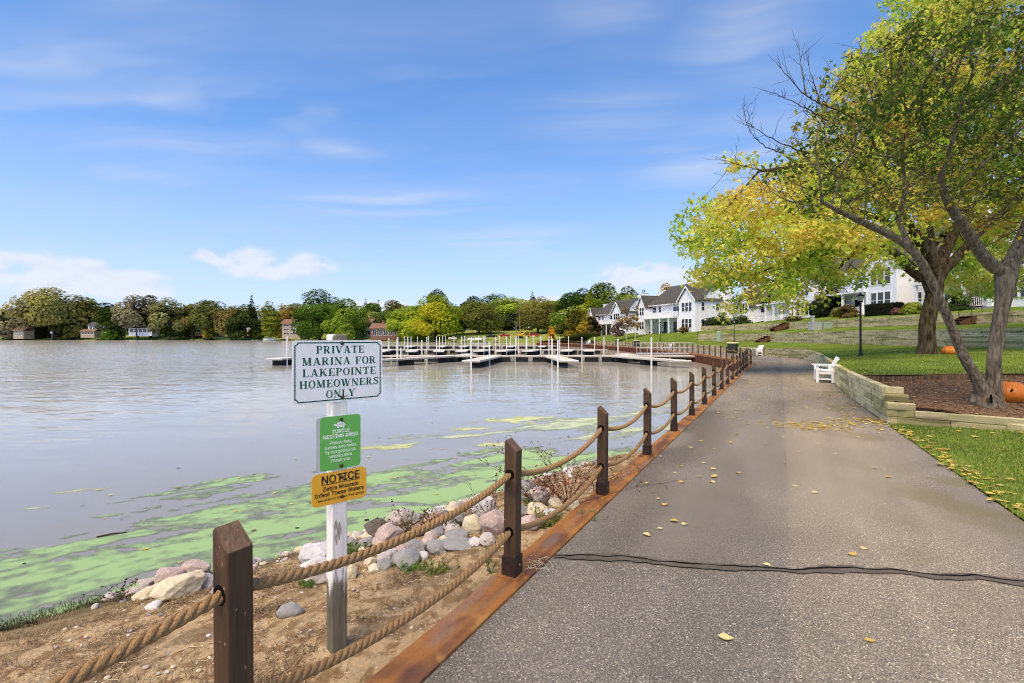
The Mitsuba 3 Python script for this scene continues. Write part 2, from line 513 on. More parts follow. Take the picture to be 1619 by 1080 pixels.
def postc(p, n, uv):
    g = fbm(p.x * 46, p.y * 46, p.z * 2.2, 4)
    c = mix(C(60, 45, 33), C(98, 75, 54), g)
    c = mix(c, C(46, 36, 30), smoothstep(0.55, 0.75, f3(p, 5.0)) * 0.7)
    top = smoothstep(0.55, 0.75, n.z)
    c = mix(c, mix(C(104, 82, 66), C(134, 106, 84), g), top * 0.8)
    fleck = smoothstep(0.90, 0.93, noise(p.x * 75, p.y * 75, p.z * 38))
    return mix(c, C(172, 152, 128), fleck * 0.55)


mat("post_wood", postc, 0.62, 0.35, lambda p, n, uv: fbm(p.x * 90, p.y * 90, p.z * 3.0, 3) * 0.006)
mat("post_sleeve", lambda p, n, uv: mix(C(36, 27, 24), C(64, 46, 38), f3(p, 30.0)), 0.55, 0.4)
mat("zinc", C(150, 146, 138), 0.45, 0.5, metallic=0.4)


def whitepost(p, n, uv):
    g = fbm(p.x * 60, p.y * 60, p.z * 4.0, 4)
    c = mix(C(226, 223, 217), C(247, 245, 241), g)
    c = mix(c, C(150, 138, 120), smoothstep(0.66, 0.74, fbm(p.x * 38, p.y * 38, p.z * 7, 3)) * 0.85)
    chip = smoothstep(0.60, 0.66, fbm(p.x * 30 + 9, p.y * 30, p.z * 5, 3)) * smoothstep(1.28, 1.36, p.z) + smoothstep(0.56, 0.62, fbm(p.x * 42 + 4, p.y * 42, p.z * 2.6, 3)) * smoothstep(0.36, 0.22, p.z)
    c = mix(c, C(112, 98, 82), chip * 0.9)
    low = smoothstep(0.34, 0.24, p.z + 0.07 * (noise(p.x * 90, p.y * 90, p.z * 8) - 0.5) * 2)
    return mix(c, mix(C(66, 63, 50), C(118, 112, 94), g), low * 0.95)


mat("white_post_paint", whitepost, 0.6, 0.35, lambda p, n, uv: fbm(p.x * 80, p.y * 80, p.z * 4, 3) * 0.004)
mat("rope", lambda p, n, uv: mix(C(122, 92, 60), C(184, 150, 106), fbm(p.x * 160, p.y * 160, p.z * 160, 3)), 0.9, 0.15, lambda p, n, uv: fbm(p.x * 300, p.y * 300, p.z * 300, 2) * 0.004)


def timberc(p, n, uv):
    a = p.x * 0.5 + p.y * 0.87
    g = fbm(a * 2.0, (p.x * 0.87 - p.y * 0.5) * 30, p.z * 40, 4)
    c = mix(C(172, 160, 116), C(216, 206, 162), g)
    c = mix(c, C(138, 138, 84), smoothstep(0.50, 0.70, f3(p, 1.6)) * 0.5)
    return mix(c, C(104, 92, 70), smoothstep(0.60, 0.74, fbm(a * 6, p.z * 9, 2.0, 3)) * 0.6)


TB = lambda p, n, uv: fbm((p.x * 0.5 + p.y * 0.87) * 3, (p.x * 0.87 - p.y * 0.5) * 50, p.z * 60, 3) * 0.008
mat("timber", timberc, 0.85, 0.2, TB)
mat("timber_grey", lambda p, n, uv: timberc(p, n, uv) * 0.82 + mi.Color3f(0.035, 0.03, 0.03), 0.85, 0.2, TB)
mat("timber_dark", lambda p, n, uv: timberc(p, n, uv) * mi.Color3f(0.60, 0.62, 0.50), 0.85, 0.2, TB)


def mulchc(p, n, uv):
    d, _, r = voronoi(p.x * 32, p.y * 32)
    return mix(mix(C(88, 68, 52), C(150, 122, 94), r), C(56, 44, 34), smoothstep(0.3, 0.6, d) * 0.6)


mat("mulch", mulchc, 0.95, 0.1, lambda p, n, uv: f3(p, 30.0, 3) * 0.03)
mat("soil_grass", lambda p, n, uv: mix(C(70, 92, 30), C(118, 134, 52), fbm(p.x * 0.8, p.y * 0.8, 0.0, 4)) * (0.72 + 0.55 * fbm(p.x * 17, p.y * 17, 0.0, 3)), 0.95, 0.1, lambda p, n, uv: f3(p, 24.0, 3) * 0.05)
mat("far_grass", lambda p, n, uv: mix(C(94, 112, 48), C(136, 140, 74), fbm(p.x * 0.05, p.y * 0.05, 0.0, 4)) * (0.8 + 0.4 * fbm(p.x * 0.9, p.y * 0.9, 0.0, 3)), 0.95, 0.1)
mat("blade", VC, 0.7, 0.3)
scene["m_leaf"] = {"type": "principledthin", "base_color": VC, "roughness": 0.6, "diff_trans": 0.95, "eta": 1.35}
mat("far_leaf", VC, 0.9, 0.1)
mat("tinted", VC, 0.85, 0.2)
mat("bark_grey", lambda p, n, uv: mix(C(92, 82, 68), C(146, 134, 116), smoothstep(0.25, 0.75, fbm(p.x * 34, p.y * 34, p.z * 4.5, 4))) * (0.8 + 0.4 * fbm(p.x * 9, p.y * 9, p.z * 4, 3)), 0.9, 0.15, lambda p, n, uv: fbm(p.x * 30, p.y * 30, p.z * 11, 4) * 0.07)
mat("bark_dark", lambda p, n, uv: mix(C(56, 47, 36), C(112, 98, 74), smoothstep(0.3, 0.7, fbm(p.x * 16, p.y * 16, p.z * 2.5, 4))), 0.9, 0.15, lambda p, n, uv: fbm(p.x * 22, p.y * 22, p.z * 3, 4) * 0.10)
mat("bark_far", C(96, 86, 74), 0.9, 0.1)
mat("hollow", C(22, 19, 17), 0.95, 0.05)


def water_h(p, n, uv):
    w = fbm(p.x * 2.0 + 0.6 * noise(p.x * 0.5, p.y * 0.5), p.y * 5.2, 0.0, 3) * 0.020 + noise(p.x * 0.5, p.y * 1.1, 5.0) * 0.022
    calm = smoothstep(0.30, 0.62, fbm(p.x * 0.035, p.y * 0.09, 2.0, 3))
    open_ = smoothstep(-2.0, -26.0, p.x + 6.0 * noise(p.x * 0.05, p.y * 0.05)) * smoothstep(5.0, 16.0, p.y)   # wind reaches the open lake, the marina lies sheltered
    shore = smoothstep(4.0, 20.0, dr.sqrt(dr.square(p.x + 1.0) + dr.square(p.y)))
    return w * (0.20 + 0.22 * calm + 1.0 * open_) * (0.3 + 0.7 * shore)


mat("water", lambda p, n, uv: mix(C(136, 133, 121), C(147, 143, 130), fbm(p.x * 0.2, p.y * 0.2, 0.0, 2)), 0.07, 0.5, water_h, eps=0.03)
mat("algae", VC, 0.8, 0.25)


def rock(name, a, b, speck, k=0.5):
    mat(name, lambda p, n, uv: mix(mix(C(*a), C(*b), fbm(p.x * 9, p.y * 9, p.z * 9, 3)), C(*speck), smoothstep(0.58, 0.70, fbm(p.x * 75, p.y * 75, p.z * 75, 2)) * k), 0.8, 0.25, lambda p, n, uv: fbm(p.x * 34, p.y * 34, p.z * 34, 4) * 0.008)


rock("stone_pink", (168, 146, 136), (200, 182, 170), (226, 212, 204))
rock("stone_lavender", (166, 157, 150), (200, 192, 184), (224, 216, 214))
rock("stone_white", (186, 184, 184), (226, 223, 220), (150, 146, 146))
rock("stone_cream", (196, 182, 148), (226, 216, 190), (170, 152, 120))
rock("stone_grey", (122, 121, 120), (160, 158, 155), (188, 184, 178))
rock("stone_blue", (134, 134, 130), (168, 167, 162), (132, 140, 146))
rock("stone_dark", (82, 76, 72), (116, 108, 102), (140, 132, 124))
rock("stone_brown", (140, 108, 92), (176, 146, 126), (204, 186, 170))

mat("white_paint", C(244, 245, 246), 0.5, 0.4)
mat("white_plastic", C(238, 238, 238), 0.4, 0.45)


def sidingc(p, n, uv):
    z = p.z * 6.6
    f = z - dr.floor(z)
    return mi.Color3f(C(246, 247, 248)) * (1 - 0.06 * smoothstep(0.80, 0.95, f))


def siding_h(p, n, uv):
    z = p.z * 6.6
    return (1 - (z - dr.floor(z))) * 0.02


mat("siding", sidingc, 0.6, 0.3)
mat("siding_tan", lambda p, n, uv: mix(C(160, 146, 122), C(186, 172, 148), f3(p, 0.8)), 0.8, 0.2)
mat("brick_far", lambda p, n, uv: mix(C(112, 84, 70), C(142, 108, 92), f3(p, 2.0)), 0.85, 0.2)
mat("roof", lambda p, n, uv: mix(C(70, 70, 66), C(98, 97, 90), fbm(p.x * 1.4, p.y * 1.4, p.z * 9, 3)), 0.9, 0.15)
mat("roof_brown", lambda p, n, uv: mix(C(116, 88, 70), C(150, 118, 96), fbm(p.x * 1.4, p.y * 1.4, p.z * 9, 3)), 0.9, 0.15)
mat("pane", C(40, 46, 50), 0.06, 0.7)
mat("plain_grey", C(150, 150, 150), 0.8, 0.2)  # one even grey for porch floors, a boat cover, a door, a shed
mat("lamp_black", C(30, 30, 30), 0.45, 0.4)
mat("lamp_glass", C(190, 190, 184), 0.15, 0.6)
mat("bin_green", C(32, 58, 46), 0.5, 0.4)
mat("bin_brown", C(84, 66, 52), 0.7, 0.3)
mat("cream", C(222, 210, 178), 0.6, 0.3)
mat("stair_wood", lambda p, n, uv: mix(C(86, 60, 44), C(116, 84, 62), f3(p, 6.0)), 0.8, 0.2)
mat("utility_green", C(150, 172, 150), 0.5, 0.4)
mat("utility_grey", C(168, 172, 166), 0.5, 0.4)
mat("pumpkin", lambda p, n, uv: mix(C(196, 104, 30), C(224, 138, 50), f3(p, 5.0)), 0.45, 0.45)
mat("pumpkin_stem", C(112, 100, 62), 0.9, 0.1)
mat("deck", lambda p, n, uv: mix(C(172, 165, 152), C(208, 202, 190), fbm(p.x * 1.1, p.y * 3.0, 0.0, 4)) * (1 - 0.25 * smoothstep(0.86, 0.96, p.x * 6.9 - dr.floor(p.x * 6.9))), 0.8, 0.2)
mat("dock_float", lambda p, n, uv: mix(C(26, 27, 27), C(48, 48, 46), f3(p, 2.0)), 0.6, 0.3)
mat("alu", C(186, 184, 178), 0.4, 0.5)
mat("lot", C(120, 118, 112), 0.9, 0.1)
mat("red_paint", C(168, 34, 30), 0.4, 0.5)
mat("yellow_paint", C(222, 172, 40), 0.45, 0.5)
mat("orange_plastic", C(226, 98, 34), 0.5, 0.4)
mat("dark_blue", C(40, 46, 62), 0.6, 0.3)
mat("rubber", C(30, 30, 31), 0.8, 0.2)
mat("pole_wood", C(136, 124, 108), 0.85, 0.2)
# signs
mat("sign_white", C(244, 244, 243), 0.45, 0.4)
mat("sign_back", C(196, 198, 200), 0.4, 0.5)
mat("ink_green", C(22, 84, 72), 0.5, 0.4)
mat("sign_green", C(108, 186, 88), 0.45, 0.4)
mat("ink_white", C(238, 242, 236), 0.5, 0.4)
mat("sign_yellow", C(240, 178, 56), 0.45, 0.4)
mat("ink_black", C(32, 28, 26), 0.5, 0.4)
mat("bolt", C(92, 74, 52), 0.4, 0.5, metallic=0.6)

# ---------------------------------------------------------------- the shore line, the path and the ground
def along(s, t=0.0):
    """A point on the straight fence line: s ahead of the reference post, t towards the water."""
    q = C2 + s * FD - t * FN
    return q


fence_line = np.vstack([[along(s) for s in np.arange(-9.0, 28.0, 1.0)], np.array(spline([along(28.0), along(30.4), (15.75, 33.2), (16.5, 37.2), (17.3, 41.5), (18.1, 47.0), (18.9, 56.0), (19.4, 68.0), (19.2, 82.0), (18.0, 100.0), (16.0, 118.0), (12.0, 131.0), (7.0, 140.0)], 1.0))[1:]])
wall_line = spline([(7.02, 9.05), (14.4, 22.2), (20.6, 33.3), (21.55, 35.6), (21.85, 38.2), (22.1, 43.7), (22.5, 52.0), (23.2, 66.0), (23.2, 82.0), (22.2, 100.0), (20.4, 119.0)], 0.6)
path_edge = np.vstack([[(-1.2, -6.5), (0.6, -3.0), (2.3, 0.0), (3.45, 2.2)], [(4.51, 4.27), (5.7, 6.55), (6.98, 9.0)], wall_line[2:]])
inner = offset_line(fence_line, 0.12)
path_poly = sg.Polygon(np.vstack([inner[:158], path_edge[::-1]])).buffer(0)
if path_poly.geom_type != "Polygon":
    path_poly = max(path_poly.geoms, key=lambda g: g.area)


def path_z(x, y):
    s, t = shore_st(x, y)
    return 0.012 * (meshkit.fbm(np.stack([x * 0.6, y * 0.6, 0 * x], -1), 3, 3) - 0.5) - 0.004 + 0.0 * s


v, f = terrain(path_poly, path_z, 0.45)
scene["path"] = PLY((v, f), "asphalt", smooth=True)
labels["path"] = {"label": "worn grey asphalt lakeside path with pale aggregate", "kind": "structure"}

# the sealed crack across the path: a tar band with a dark slit in it
rg = np.random.default_rng(5)
cx = np.linspace(0, 1, 260)
ca, cb = np.array([0.31, 3.60]), np.array([3.88, 3.10])
base = ca + (cb - ca) * cx[:, None]
wob = 0.05 * (meshkit.fbm(np.stack([cx * 7, cx * 0, cx * 0], -1), 3, 8) - 0.5)
wid = 0.020 + 0.040 * meshkit.noise(np.stack([cx * 9, cx * 0 + 4, cx * 0], -1), 2)
nn_ = np.array([0.14, 0.99])
mid = base + wob[:, None] * 3.4 * nn_


jag = [0.45 + 1.1 * meshkit.fbm(np.stack([cx * 55, cx * 0 + q, cx * 0], -1), 3, 19) for q in (1.0, 5.0)]


def ribbon(m, w, z):
    a, b = m - (w * jag[0])[:, None] * nn_, m + (w * jag[1])[:, None] * nn_
    k = len(m)
    v = np.vstack([np.column_stack([a, a[:, 0] * 0 + z]), np.column_stack([b, b[:, 0] * 0 + z])])
    i = np.arange(k - 1)
    return v, np.vstack([np.stack([i, i + 1, i + k], 1), np.stack([i + 1, i + k + 1, i + k], 1)])


scene["path__tar_seal"] = PLY(ribbon(mid, wid, 0.006), "tar")
labels["path__tar_seal"] = {"label": "dark tar seal over the crack"}
scene["path__crack"] = PLY(ribbon(mid + 0.012 * nn_ + (0.035 * (meshkit.fbm(np.stack([cx * 38, cx * 0 + 2, cx * 0], -1), 3, 8) - 0.5))[:, None] * nn_, 0.003 + 0.007 * meshkit.noise(np.stack([cx * 23, cx * 0, cx * 0], -1), 6), 0.0095), "crack_dark")
labels["path__crack"] = {"label": "open crack in the tar seal"}

# the seawall: a rusty steel cap along the path and corrugated sheet piling below it
cap_path = np.column_stack([fence_line, np.full(len(fence_line), 0.0)])
wallk = thing("seawall", "rusty steel seawall edging the asphalt path along the water", "seawall")
part(wallk, "steel_cap", sweep(cap_path, [(-0.105, -0.16), (0.115, -0.16), (0.115, 0.006), (0.105, 0.012), (-0.097, 0.012), (-0.105, 0.006)]), "rust", smooth=30)
k0 = 26
fine = spline(np.column_stack([fence_line[k0:], np.zeros(len(fence_line) - k0)]), 0.12)[:, :2]
ph = np.arange(len(fine)) % 8
dep = np.interp(ph, [0, 1, 3, 4, 5, 7, 8], [0, 0.0, 0.0, 0.14, 0.2, 0.2, 0.14]) + 0.02
lo = offset_line(fine, 1.0) - fine
rim = fine - lo * (dep - 0.06)[:, None]
v = np.vstack([np.column_stack([rim, np.full(len(rim), -0.155)]), np.column_stack([rim, np.full(len(rim), -1.6)])])
i = np.arange(len(rim) - 1)
k = len(rim)
part(wallk, "sheet_piling", (v, np.vstack([np.stack([i, i + 1, i + k], 1), np.stack([i + 1, i + k + 1, i + k], 1)])), "pile_rust")

# the beach
bx = [along(-7.0, 0.08), along(5.4, 0.08), along(5.3, 1.0), along(4.9, 3.1), along(3.4, 3.9), along(0.9, 5.0), along(-1.4, 6.4), along(-3.2, 8.6), along(-5.2, 11.0), along(-9.0, 13.0), along(-9.0, 0.08)]


def beach_z(x, y):
    p = np.stack([x, y, 0 * x], -1)
    return sand_z(x, y) + 0.045 * (meshkit.fbm(p * 3.2, 4, 12) - 0.5) + 0.022 * (meshkit.fbm(p * 14, 3, 13) - 0.5)


v, f = terrain(bx, beach_z, 0.035, edge=0.1)
scene["beach"] = PLY((v, f), "sand", smooth=True)
labels["beach"] = {"label": "trampled tan sand slope between the path and the water", "kind": "structure"}

# the lake
v, f = terrain([(-2500, -300), (60, -300), (60, 300), (400, 2500), (-2500, 2500)], lambda x, y: np.full(len(x), WATER), 150.0)
scene["water"] = PLY((v, f), "water", smooth=True)
labels["water"] = {"label": "grey rippled lake", "kind": "structure"}

class Heights:
    """Linear between surveyed spots, the nearest spot outside them."""

    def __init__(self, xy, z, **_):
        xy = np.asarray(xy, float)
        self.f, self.t, self.z = LinearNDInterpolator(xy, z), cKDTree(xy), np.asarray(z, float)

    def __call__(self, x, y):
        v = self.f(x, y)
        return np.where(np.isnan(v), self.z[self.t.query(np.stack([x, y], -1))[1]], v)


# the lawns: heights through surveyed spots
W1 = spline([(34.0, 4.0), (31.2, 16.0), (29.6, 27.0), (29.1, 33.0), (29.3, 39.0), (31.0, 50.0), (32.0, 60.0), (31.2, 69.0), (29.0, 75.5)], 0.6)
W2 = spline([(41.0, 4.0), (37.6, 20.0), (35.4, 34.0), (34.7, 44.0), (34.8, 53.0), (35.2, 64.0), (33.8, 74.0), (31.6, 81.0)], 0.6)
bed = [(7.2, 9.12), (8.47, 7.97), (10.0, 7.7), (12.0, 7.9), (14.2, 9.6), (14.2, 12.6), (12.3, 12.8), (9.25, 12.75)]
spots = np.array([(x, y, 0.60) for x, y in wall_line[::6]] + [(9.2, 12.6, .62), (12.3, 12.7, .64), (15, 9, .55), (14, 4, .25), (17, 23.6, .71), (19.5, 22.7, .82), (23, 22, .9), (20, 14, .8), (22, 5, .8), (30, 2, 1.0), (40, -10, 1.0), (0, -12, .0), (20, -12, .5)]
                 + [(x - 0.15, y, 0.98 + 0.0 * y) for x, y in W1[::8]] + [(25.5, 78, 1.0), (24.4, 90, 1.1), (23, 105, 1.1), (33.3, 86, 2.6), (30, 97, 2.35), (27.3, 105, 2.15), (25, 125, 2.0), (24, 147, 2.0), (31.5, 82.5, 2.5), (22, 125, .7), (16, 140, .5), (10, 152, .3), (40, 150, 3.5), (60, 160, 5.0)])
lawn_h = Heights(spots[:, :2], spots[:, 2], fill_value=1.0)


def lawn_z(x, y):
    p = np.stack([x, y, 0 * x], -1)
    return lawn_h(x, y) + 0.05 * (meshkit.fbm(p * 0.6, 3, 5) - 0.5)


off = lambda l, d: [tuple(q) for q in offset_line(np.array(l), d)]
lawn = sg.Polygon([(9.15, 12.75), (12.3, 12.85), (14.2, 12.7), (14.25, 9.5), (16, 6), (34, 4)] + [tuple(q) for q in W1] + [(31.4, 82.0), (34, 86), (38, 92), (36, 120), (30, 150), (22, 150), (20.5, 119.5)] + [q for q in off(wall_line, 0.14)[::-1] if q[1] > 12.7]).buffer(0)
if lawn.geom_type != "Polygon":
    lawn = max(lawn.geoms, key=lambda g: g.area)
v, f = terrain(lawn, lawn_z, 0.55)
lip = spline([(9.05, 12.62, 0), (10.5, 12.80, 0), (12.3, 12.75, 0), (14.0, 12.60, 0), (14.2, 11.4, 0), (14.2, 9.5, 0)], 0.25)[:, :2]
lz = lawn_z(lip[:, 0], lip[:, 1] + 0.12)
n_ = len(lip)
out_ = offset_line(lip, -0.16)
lv = np.vstack([np.column_stack([lip, lz - 0.38]), np.column_stack([lip, lz - 0.04]), np.column_stack([out_, lawn_z(out_[:, 0], out_[:, 1]) + 0.012])])
i = np.arange(n_ - 1)
lf = np.vstack([np.vstack([np.stack([i + o, i + 1 + o, i + n_ + o], 1), np.stack([i + 1 + o, i + n_ + 1 + o, i + n_ + o], 1)]) for o in (0, n_)])
scene["lawn__cut_edge"] = PLY((lv, lf), "mulch", smooth=True)
scene["lawn"] = PLY((v, f), "soil_grass", smooth=True)
labels["lawn"] = {"label": "mown lawn sloping up from the timber wall", "kind": "structure"}
near_lawn = [(6.98, 9.0), (5.7, 6.55), (4.51, 4.27), (3.45, 2.2), (2.3, 0.0), (0.6, -3.0), (-1.2, -6.5), (10, -8), (30, -6), (34, 4), (16, 6), (14.2, 9.6), (12.0, 7.85), (10.0, 7.65), (8.47, 7.92)]
nz = Heights(np.array([(6.98, 9), (4.51, 4.27), (2.3, 0), (-1.2, -6.5), (8.47, 7.92), (10, 7.65), (12, 7.85), (14.2, 9.6), (16, 6), (34, 4), (30, -6), (10, -8), (7, 6), (9, 4)]), np.array([.01, .01, .01, .01, .06, .12, .25, .5, .55, 1.0, .9, .2, .05, .12]), fill_value=0.3)
near_z = lambda x, y: nz(x, y) + 0.03 * (meshkit.fbm(np.stack([x, y, 0 * x], -1) * 1.5, 3, 7) - 0.5)
v, f = terrain(near_lawn, near_z, 0.3)
scene["lawn_verge"] = PLY((v, f), "soil_grass", smooth=True)
labels["lawn_verge"] = {"label": "strip of lawn beside the asphalt in front of the planting bed", "kind": "structure"}
bz = Heights(np.array(bed + [(9.2, 9.3), (10.5, 11.5), (8.6, 11.0)]), np.array([.32, .16, .24, .3, .5, .58, .5, .45, .30, .40, .36]), fill_value=0.3)
bed_z = lambda x, y: bz(x, y) + 0.05 * (meshkit.fbm(np.stack([x, y, 0 * x], -1) * 4, 3, 17) - 0.5)
v, f = terrain(bed[:3] + [(12.2, 7.6), (14.8, 9.4), (14.8, 13.0), (12.3, 13.3), (9.35, 13.2), (9.0, 12.3)], bed_z, 0.12)
scene["planting_bed"] = PLY((v, f), "mulch", smooth=True)
labels["planting_bed"] = {"label": "brown bark mulch bed round the twin-trunked tree", "kind": "structure"}
up_h = Heights(np.vstack([[(x + 0.1, y, 2.12) for x, y in W1[::5]], [(x - 0.1, y, 2.60) for x, y in W2[::5]]])[:, :2], np.concatenate([[2.12] * len(W1[::5]), [2.60] * len(W2[::5])]), fill_value=2.3)
v, f = terrain(sg.Polygon([tuple(q) for q in W1] + [tuple(q) for q in W2[::-1]]).buffer(0), lambda x, y: up_h(x, y), 0.8)
scene["terrace"] = PLY((v, f), "soil_grass", smooth=True)
labels["terrace"] = {"label": "narrow grass terrace between the two timber walls", "kind": "structure"}
tsp = np.array([(x + 0.1, y, 3.45) for x, y in W2[::6]] + [(44, 20, 4.3), (44, 40, 4.3), (43.5, 54, 4.3), (42.5, 70, 4.5), (41, 82, 4.0), (37, 90, 3.2), (39, 95, 3.4), (60, 10, 5), (60, 50, 5), (60, 90, 5), (50, 120, 5), (120, 0, 7), (120, 140, 8), (38, 120, 3.5), (34, 86.0, 2.9)])
top_h = Heights(tsp[:, :2], tsp[:, 2], fill_value=5.0)
top_z = lambda x, y: top_h(x, y)
v, f = terrain(sg.Polygon([tuple(q) for q in W2] + [(34, 86), (38, 92), (36, 120), (60, 150), (120, 140), (120, 0)]).buffer(0), top_z, 1.6)
scene["upper_lawn"] = PLY((v, f), "soil_grass", smooth=True)
labels["upper_lawn"] = {"label": "upper lawn in front of the white townhouses", "kind": "structure"}

# the far shore and the land behind it
FS = [(-900, 430), (-560, 425), (-420, 405), (-330, 395), (-250, 378), (-170, 345), (-120, 310), (-85, 275), (-60, 250), (-30, 230), (0, 206), (12, 180), (13, 158), (9, 146)]
fs_line = np.array(spline(FS, 6.0))
land = sg.Polygon([tuple(q) for q in fs_line] + [(7.3, 139.9), (12.3, 131), (16.2, 118.2), (20.5, 119.5), (22, 150), (30, 150), (60, 160), (400, 200), (1500, 600), (1500, 3000), (-3000, 3000), (-3000, 430)]).buffer(0)
fst = cKDTree(fs_line)


def far_z(x, y):
    d, _ = fst.query(np.stack([x, y], 1))
    z = np.interp(d, [0, 1.2, 6, 25, 60, 130, 400, 3000], [-0.9, -0.45, 0.4, 3.4, 5.8, 8.5, 14.0, 16.0])
    lot = np.exp(-(((x - 10) / 40) ** 2 + ((y - 235) / 30) ** 2))
    near = np.exp(-(((x - 18) / 26) ** 2 + ((y - 148) / 34) ** 2))
    return np.where(z > 0.15, 0.15 + (z - 0.15) * (1 - 0.6 * lot) * (1 - 0.88 * near), z) + 0.5 * meshkit.fbm(np.stack([x, y, 0 * x], -1) * 0.03, 3, 3) * np.clip(d / 20, 0, 1)


big = terrain(land.difference(sg.box(-600, 100, 300, 700)).buffer(0) if False else land, far_z, 45.0, edge=8.0)
scene["far_shore"] = PLY(big, "far_grass", smooth=True)
labels["far_shore"] = {"label": "grassy far bank of the lake", "kind": "structure"}
far_ground = lambda x, y: float(far_z(np.array([float(x)]), np.array([float(y)]))[0])

# ---------------------------------------------------------------- the rope fence: posts in steel sleeves, two manila ropes through them
fence = thing("rope_fence", "brown wooden post fence with two sagging manila ropes on the rusty seawall", "fence")
fl3 = np.column_stack([fence_line, np.zeros(len(fence_line))])
arc = np.append(0, np.cumsum(np.linalg.norm(np.diff(fence_line, axis=0), axis=1)))


def on_fence(s):
    """Position and direction at arc length s (0 at the start of the line, 9.0 at the reference post)."""
    q = np.array([np.interp(s, arc, fence_line[:, k]) for k in (0, 1)])
    e = np.array([np.interp(s + 0.3, arc, fence_line[:, k]) - np.interp(s - 0.3, arc, fence_line[:, k]) for k in (0, 1)])
    return q, e / np.linalg.norm(e)


def post_mesh(w=0.0445, h=0.906, hf=0.845):
    """A square post whose top slopes towards +x with its rim chamfered."""
    c = 0.004
    pts = []
    for sx in (-1, 1):
        for sy in (-1, 1):
            top = h if sx < 0 else hf
            pts += [[sx * (w - c), sy * w, 0], [sx * w, sy * (w - c), 0], [sx * (w - c), sy * w, top - c], [sx * w, sy * (w - c), top - c], [sx * (w - 2 * c), sy * (w - 2 * c), top]]
    pts += [[-(w - 0.012), s * (w - 0.006), h + 0.006] for s in (-1, 1)]
    return hull(np.array(pts))


def sleeve_mesh():
    w, t = 0.0525, 0.006
    prof = [(s[0] * w, s[1] * w) for s in ((-1, -1), (1, -1), (1, 1), (-1, 1))]
    hole = [(s[0] * (w - t), s[1] * (w - t)) for s in ((-1, -1), (1, -1), (1, 1), (-1, 1))]
    return flatpoly(sg.Polygon(prof, [hole]), 0.125)


rgp = np.random.default_rng(31)
post_plies = [PLY(post_mesh(0.0445, 0.906 + d, 0.845 + d), "post_wood") for d in (-0.008, 0.0, 0.006)]
post_plies_far = PLY(post_mesh(), "post_wood")
sleeve_ply, plate_ply, plug_ply = PLY(sleeve_mesh(), "post_sleeve"), PLY(cbox(-0.08, 0.08, -0.075, 0.075, 0, 0.009, 0.002), "rust"), PLY(cyl(0, 0, 0, 0.004, 0.0075, 10), "zinc")
hole_ply = PLY(tube([[0, 0, 0], [0, 0.001, 0]], [0.034, 0.034], 18), "hollow")
lifts, feet = {}, []
arcs = [9.0 + 1.9 * k for k in range(-2, 17)]
a = arcs[-1]
while a < arc[-1] - 2:
    a += 1.9 if a < 50 else 2.05
    arcs.append(a)
for k, s in enumerate(arcs):
    q, e = on_fence(s if k != 1 else s + 0.02)
    if k == 1:
        q = q - 0.04 * FN
    lift = 0.055 if k == 1 else 0.0
    feet.append((q, e, lift))
    yaw = math.degrees(math.atan2(e[1], e[0])) - 90 + float(rgp.normal() * 1.2)
    lean = rgp.normal(size=2) * 0.7
    m = T4().translate([float(q[0]), float(q[1]), 0.012]).rotate([0, 0, 1], yaw).rotate([1, 0, 0], float(lean[0])).rotate([0, 1, 0], float(lean[1]))
    up = T4().translate([0, 0, lift])
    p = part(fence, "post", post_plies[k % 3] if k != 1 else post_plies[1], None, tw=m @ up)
    if k < 20:
        part(p, "sleeve", sleeve_ply, None, tw=m @ T4().translate([0, 0, 0.009]) if k != 1 else m)
        part(p, "base_plate", plate_ply, None, tw=m)
        part(p, "screw", plug_ply, None, tw=m @ T4().translate([0.053, 0.008, 0.075]).rotate([0, 1, 0], 90))
    if k < 9:
        for hz in (0.70, 0.315):
            part(p, "rope_hole", hole_ply, None, tw=m @ T4().translate([-0.002, -0.0455, hz - 0.012 + lift * 1.1]))


def twisted(path, R=0.0218, pitch=0.115):
    """Three strands laid round a path."""
    p = np.asarray(path, float)
    s = np.append(0, np.cumsum(np.linalg.norm(np.diff(p, axis=0), axis=1)))
    n = max(8, int(s[-1] / 0.0085))
    u = np.linspace(0, s[-1], n)
    c = np.stack([np.interp(u, s, p[:, k]) for k in range(3)], 1)
    t = np.gradient(c, axis=0)
    t /= np.linalg.norm(t, axis=1, keepdims=True)
    a = np.cross(t, [0, 0, 1.0])
    a /= np.linalg.norm(a, axis=1, keepdims=True)
    b = np.cross(a, t)
    out = []
    for k in range(3):
        ph = 2 * np.pi * (u / pitch + k / 3)
        out.append(tube(c + R * 0.50 * (np.cos(ph)[:, None] * a + np.sin(ph)[:, None] * b), R * 0.56, 8))
    return cat(out)


def swag(i, j, h, sag):
    (p, e, l0), (q, e2, l1) = feet[i], feet[j]
    a, b = np.append(p - 0.0 * e, h + l0 * 1.1), np.append(q, h + l1 * 1.1)
    u = np.linspace(0, 1, 40)
    c = a + (b - a) * u[:, None]
    c[:, 2] -= sag * (1 - np.abs(2 * u - 1) ** 2.2)
    return c


for h, sags in ((0.70, [0.03, 0.10, 0.125, 0.12, 0.11]), (0.315, [0.12, 0.115, 0.12, 0.11, 0.10])):
    for k in range(len(feet) - 1):
        g = sags[k] if k < len(sags) else 0.11 + 0.02 * math.sin(k * 2.3)
        c = swag(k, k + 1, h, g)
        if k < 7:
            part(fence, "rope", twisted(c), "rope", smooth=True)
        elif k < 22 or (k % 1 == 0 and h > 0.5):
            part(fence, "rope", tube(c[::4], 0.024, 6), "rope", smooth=True)
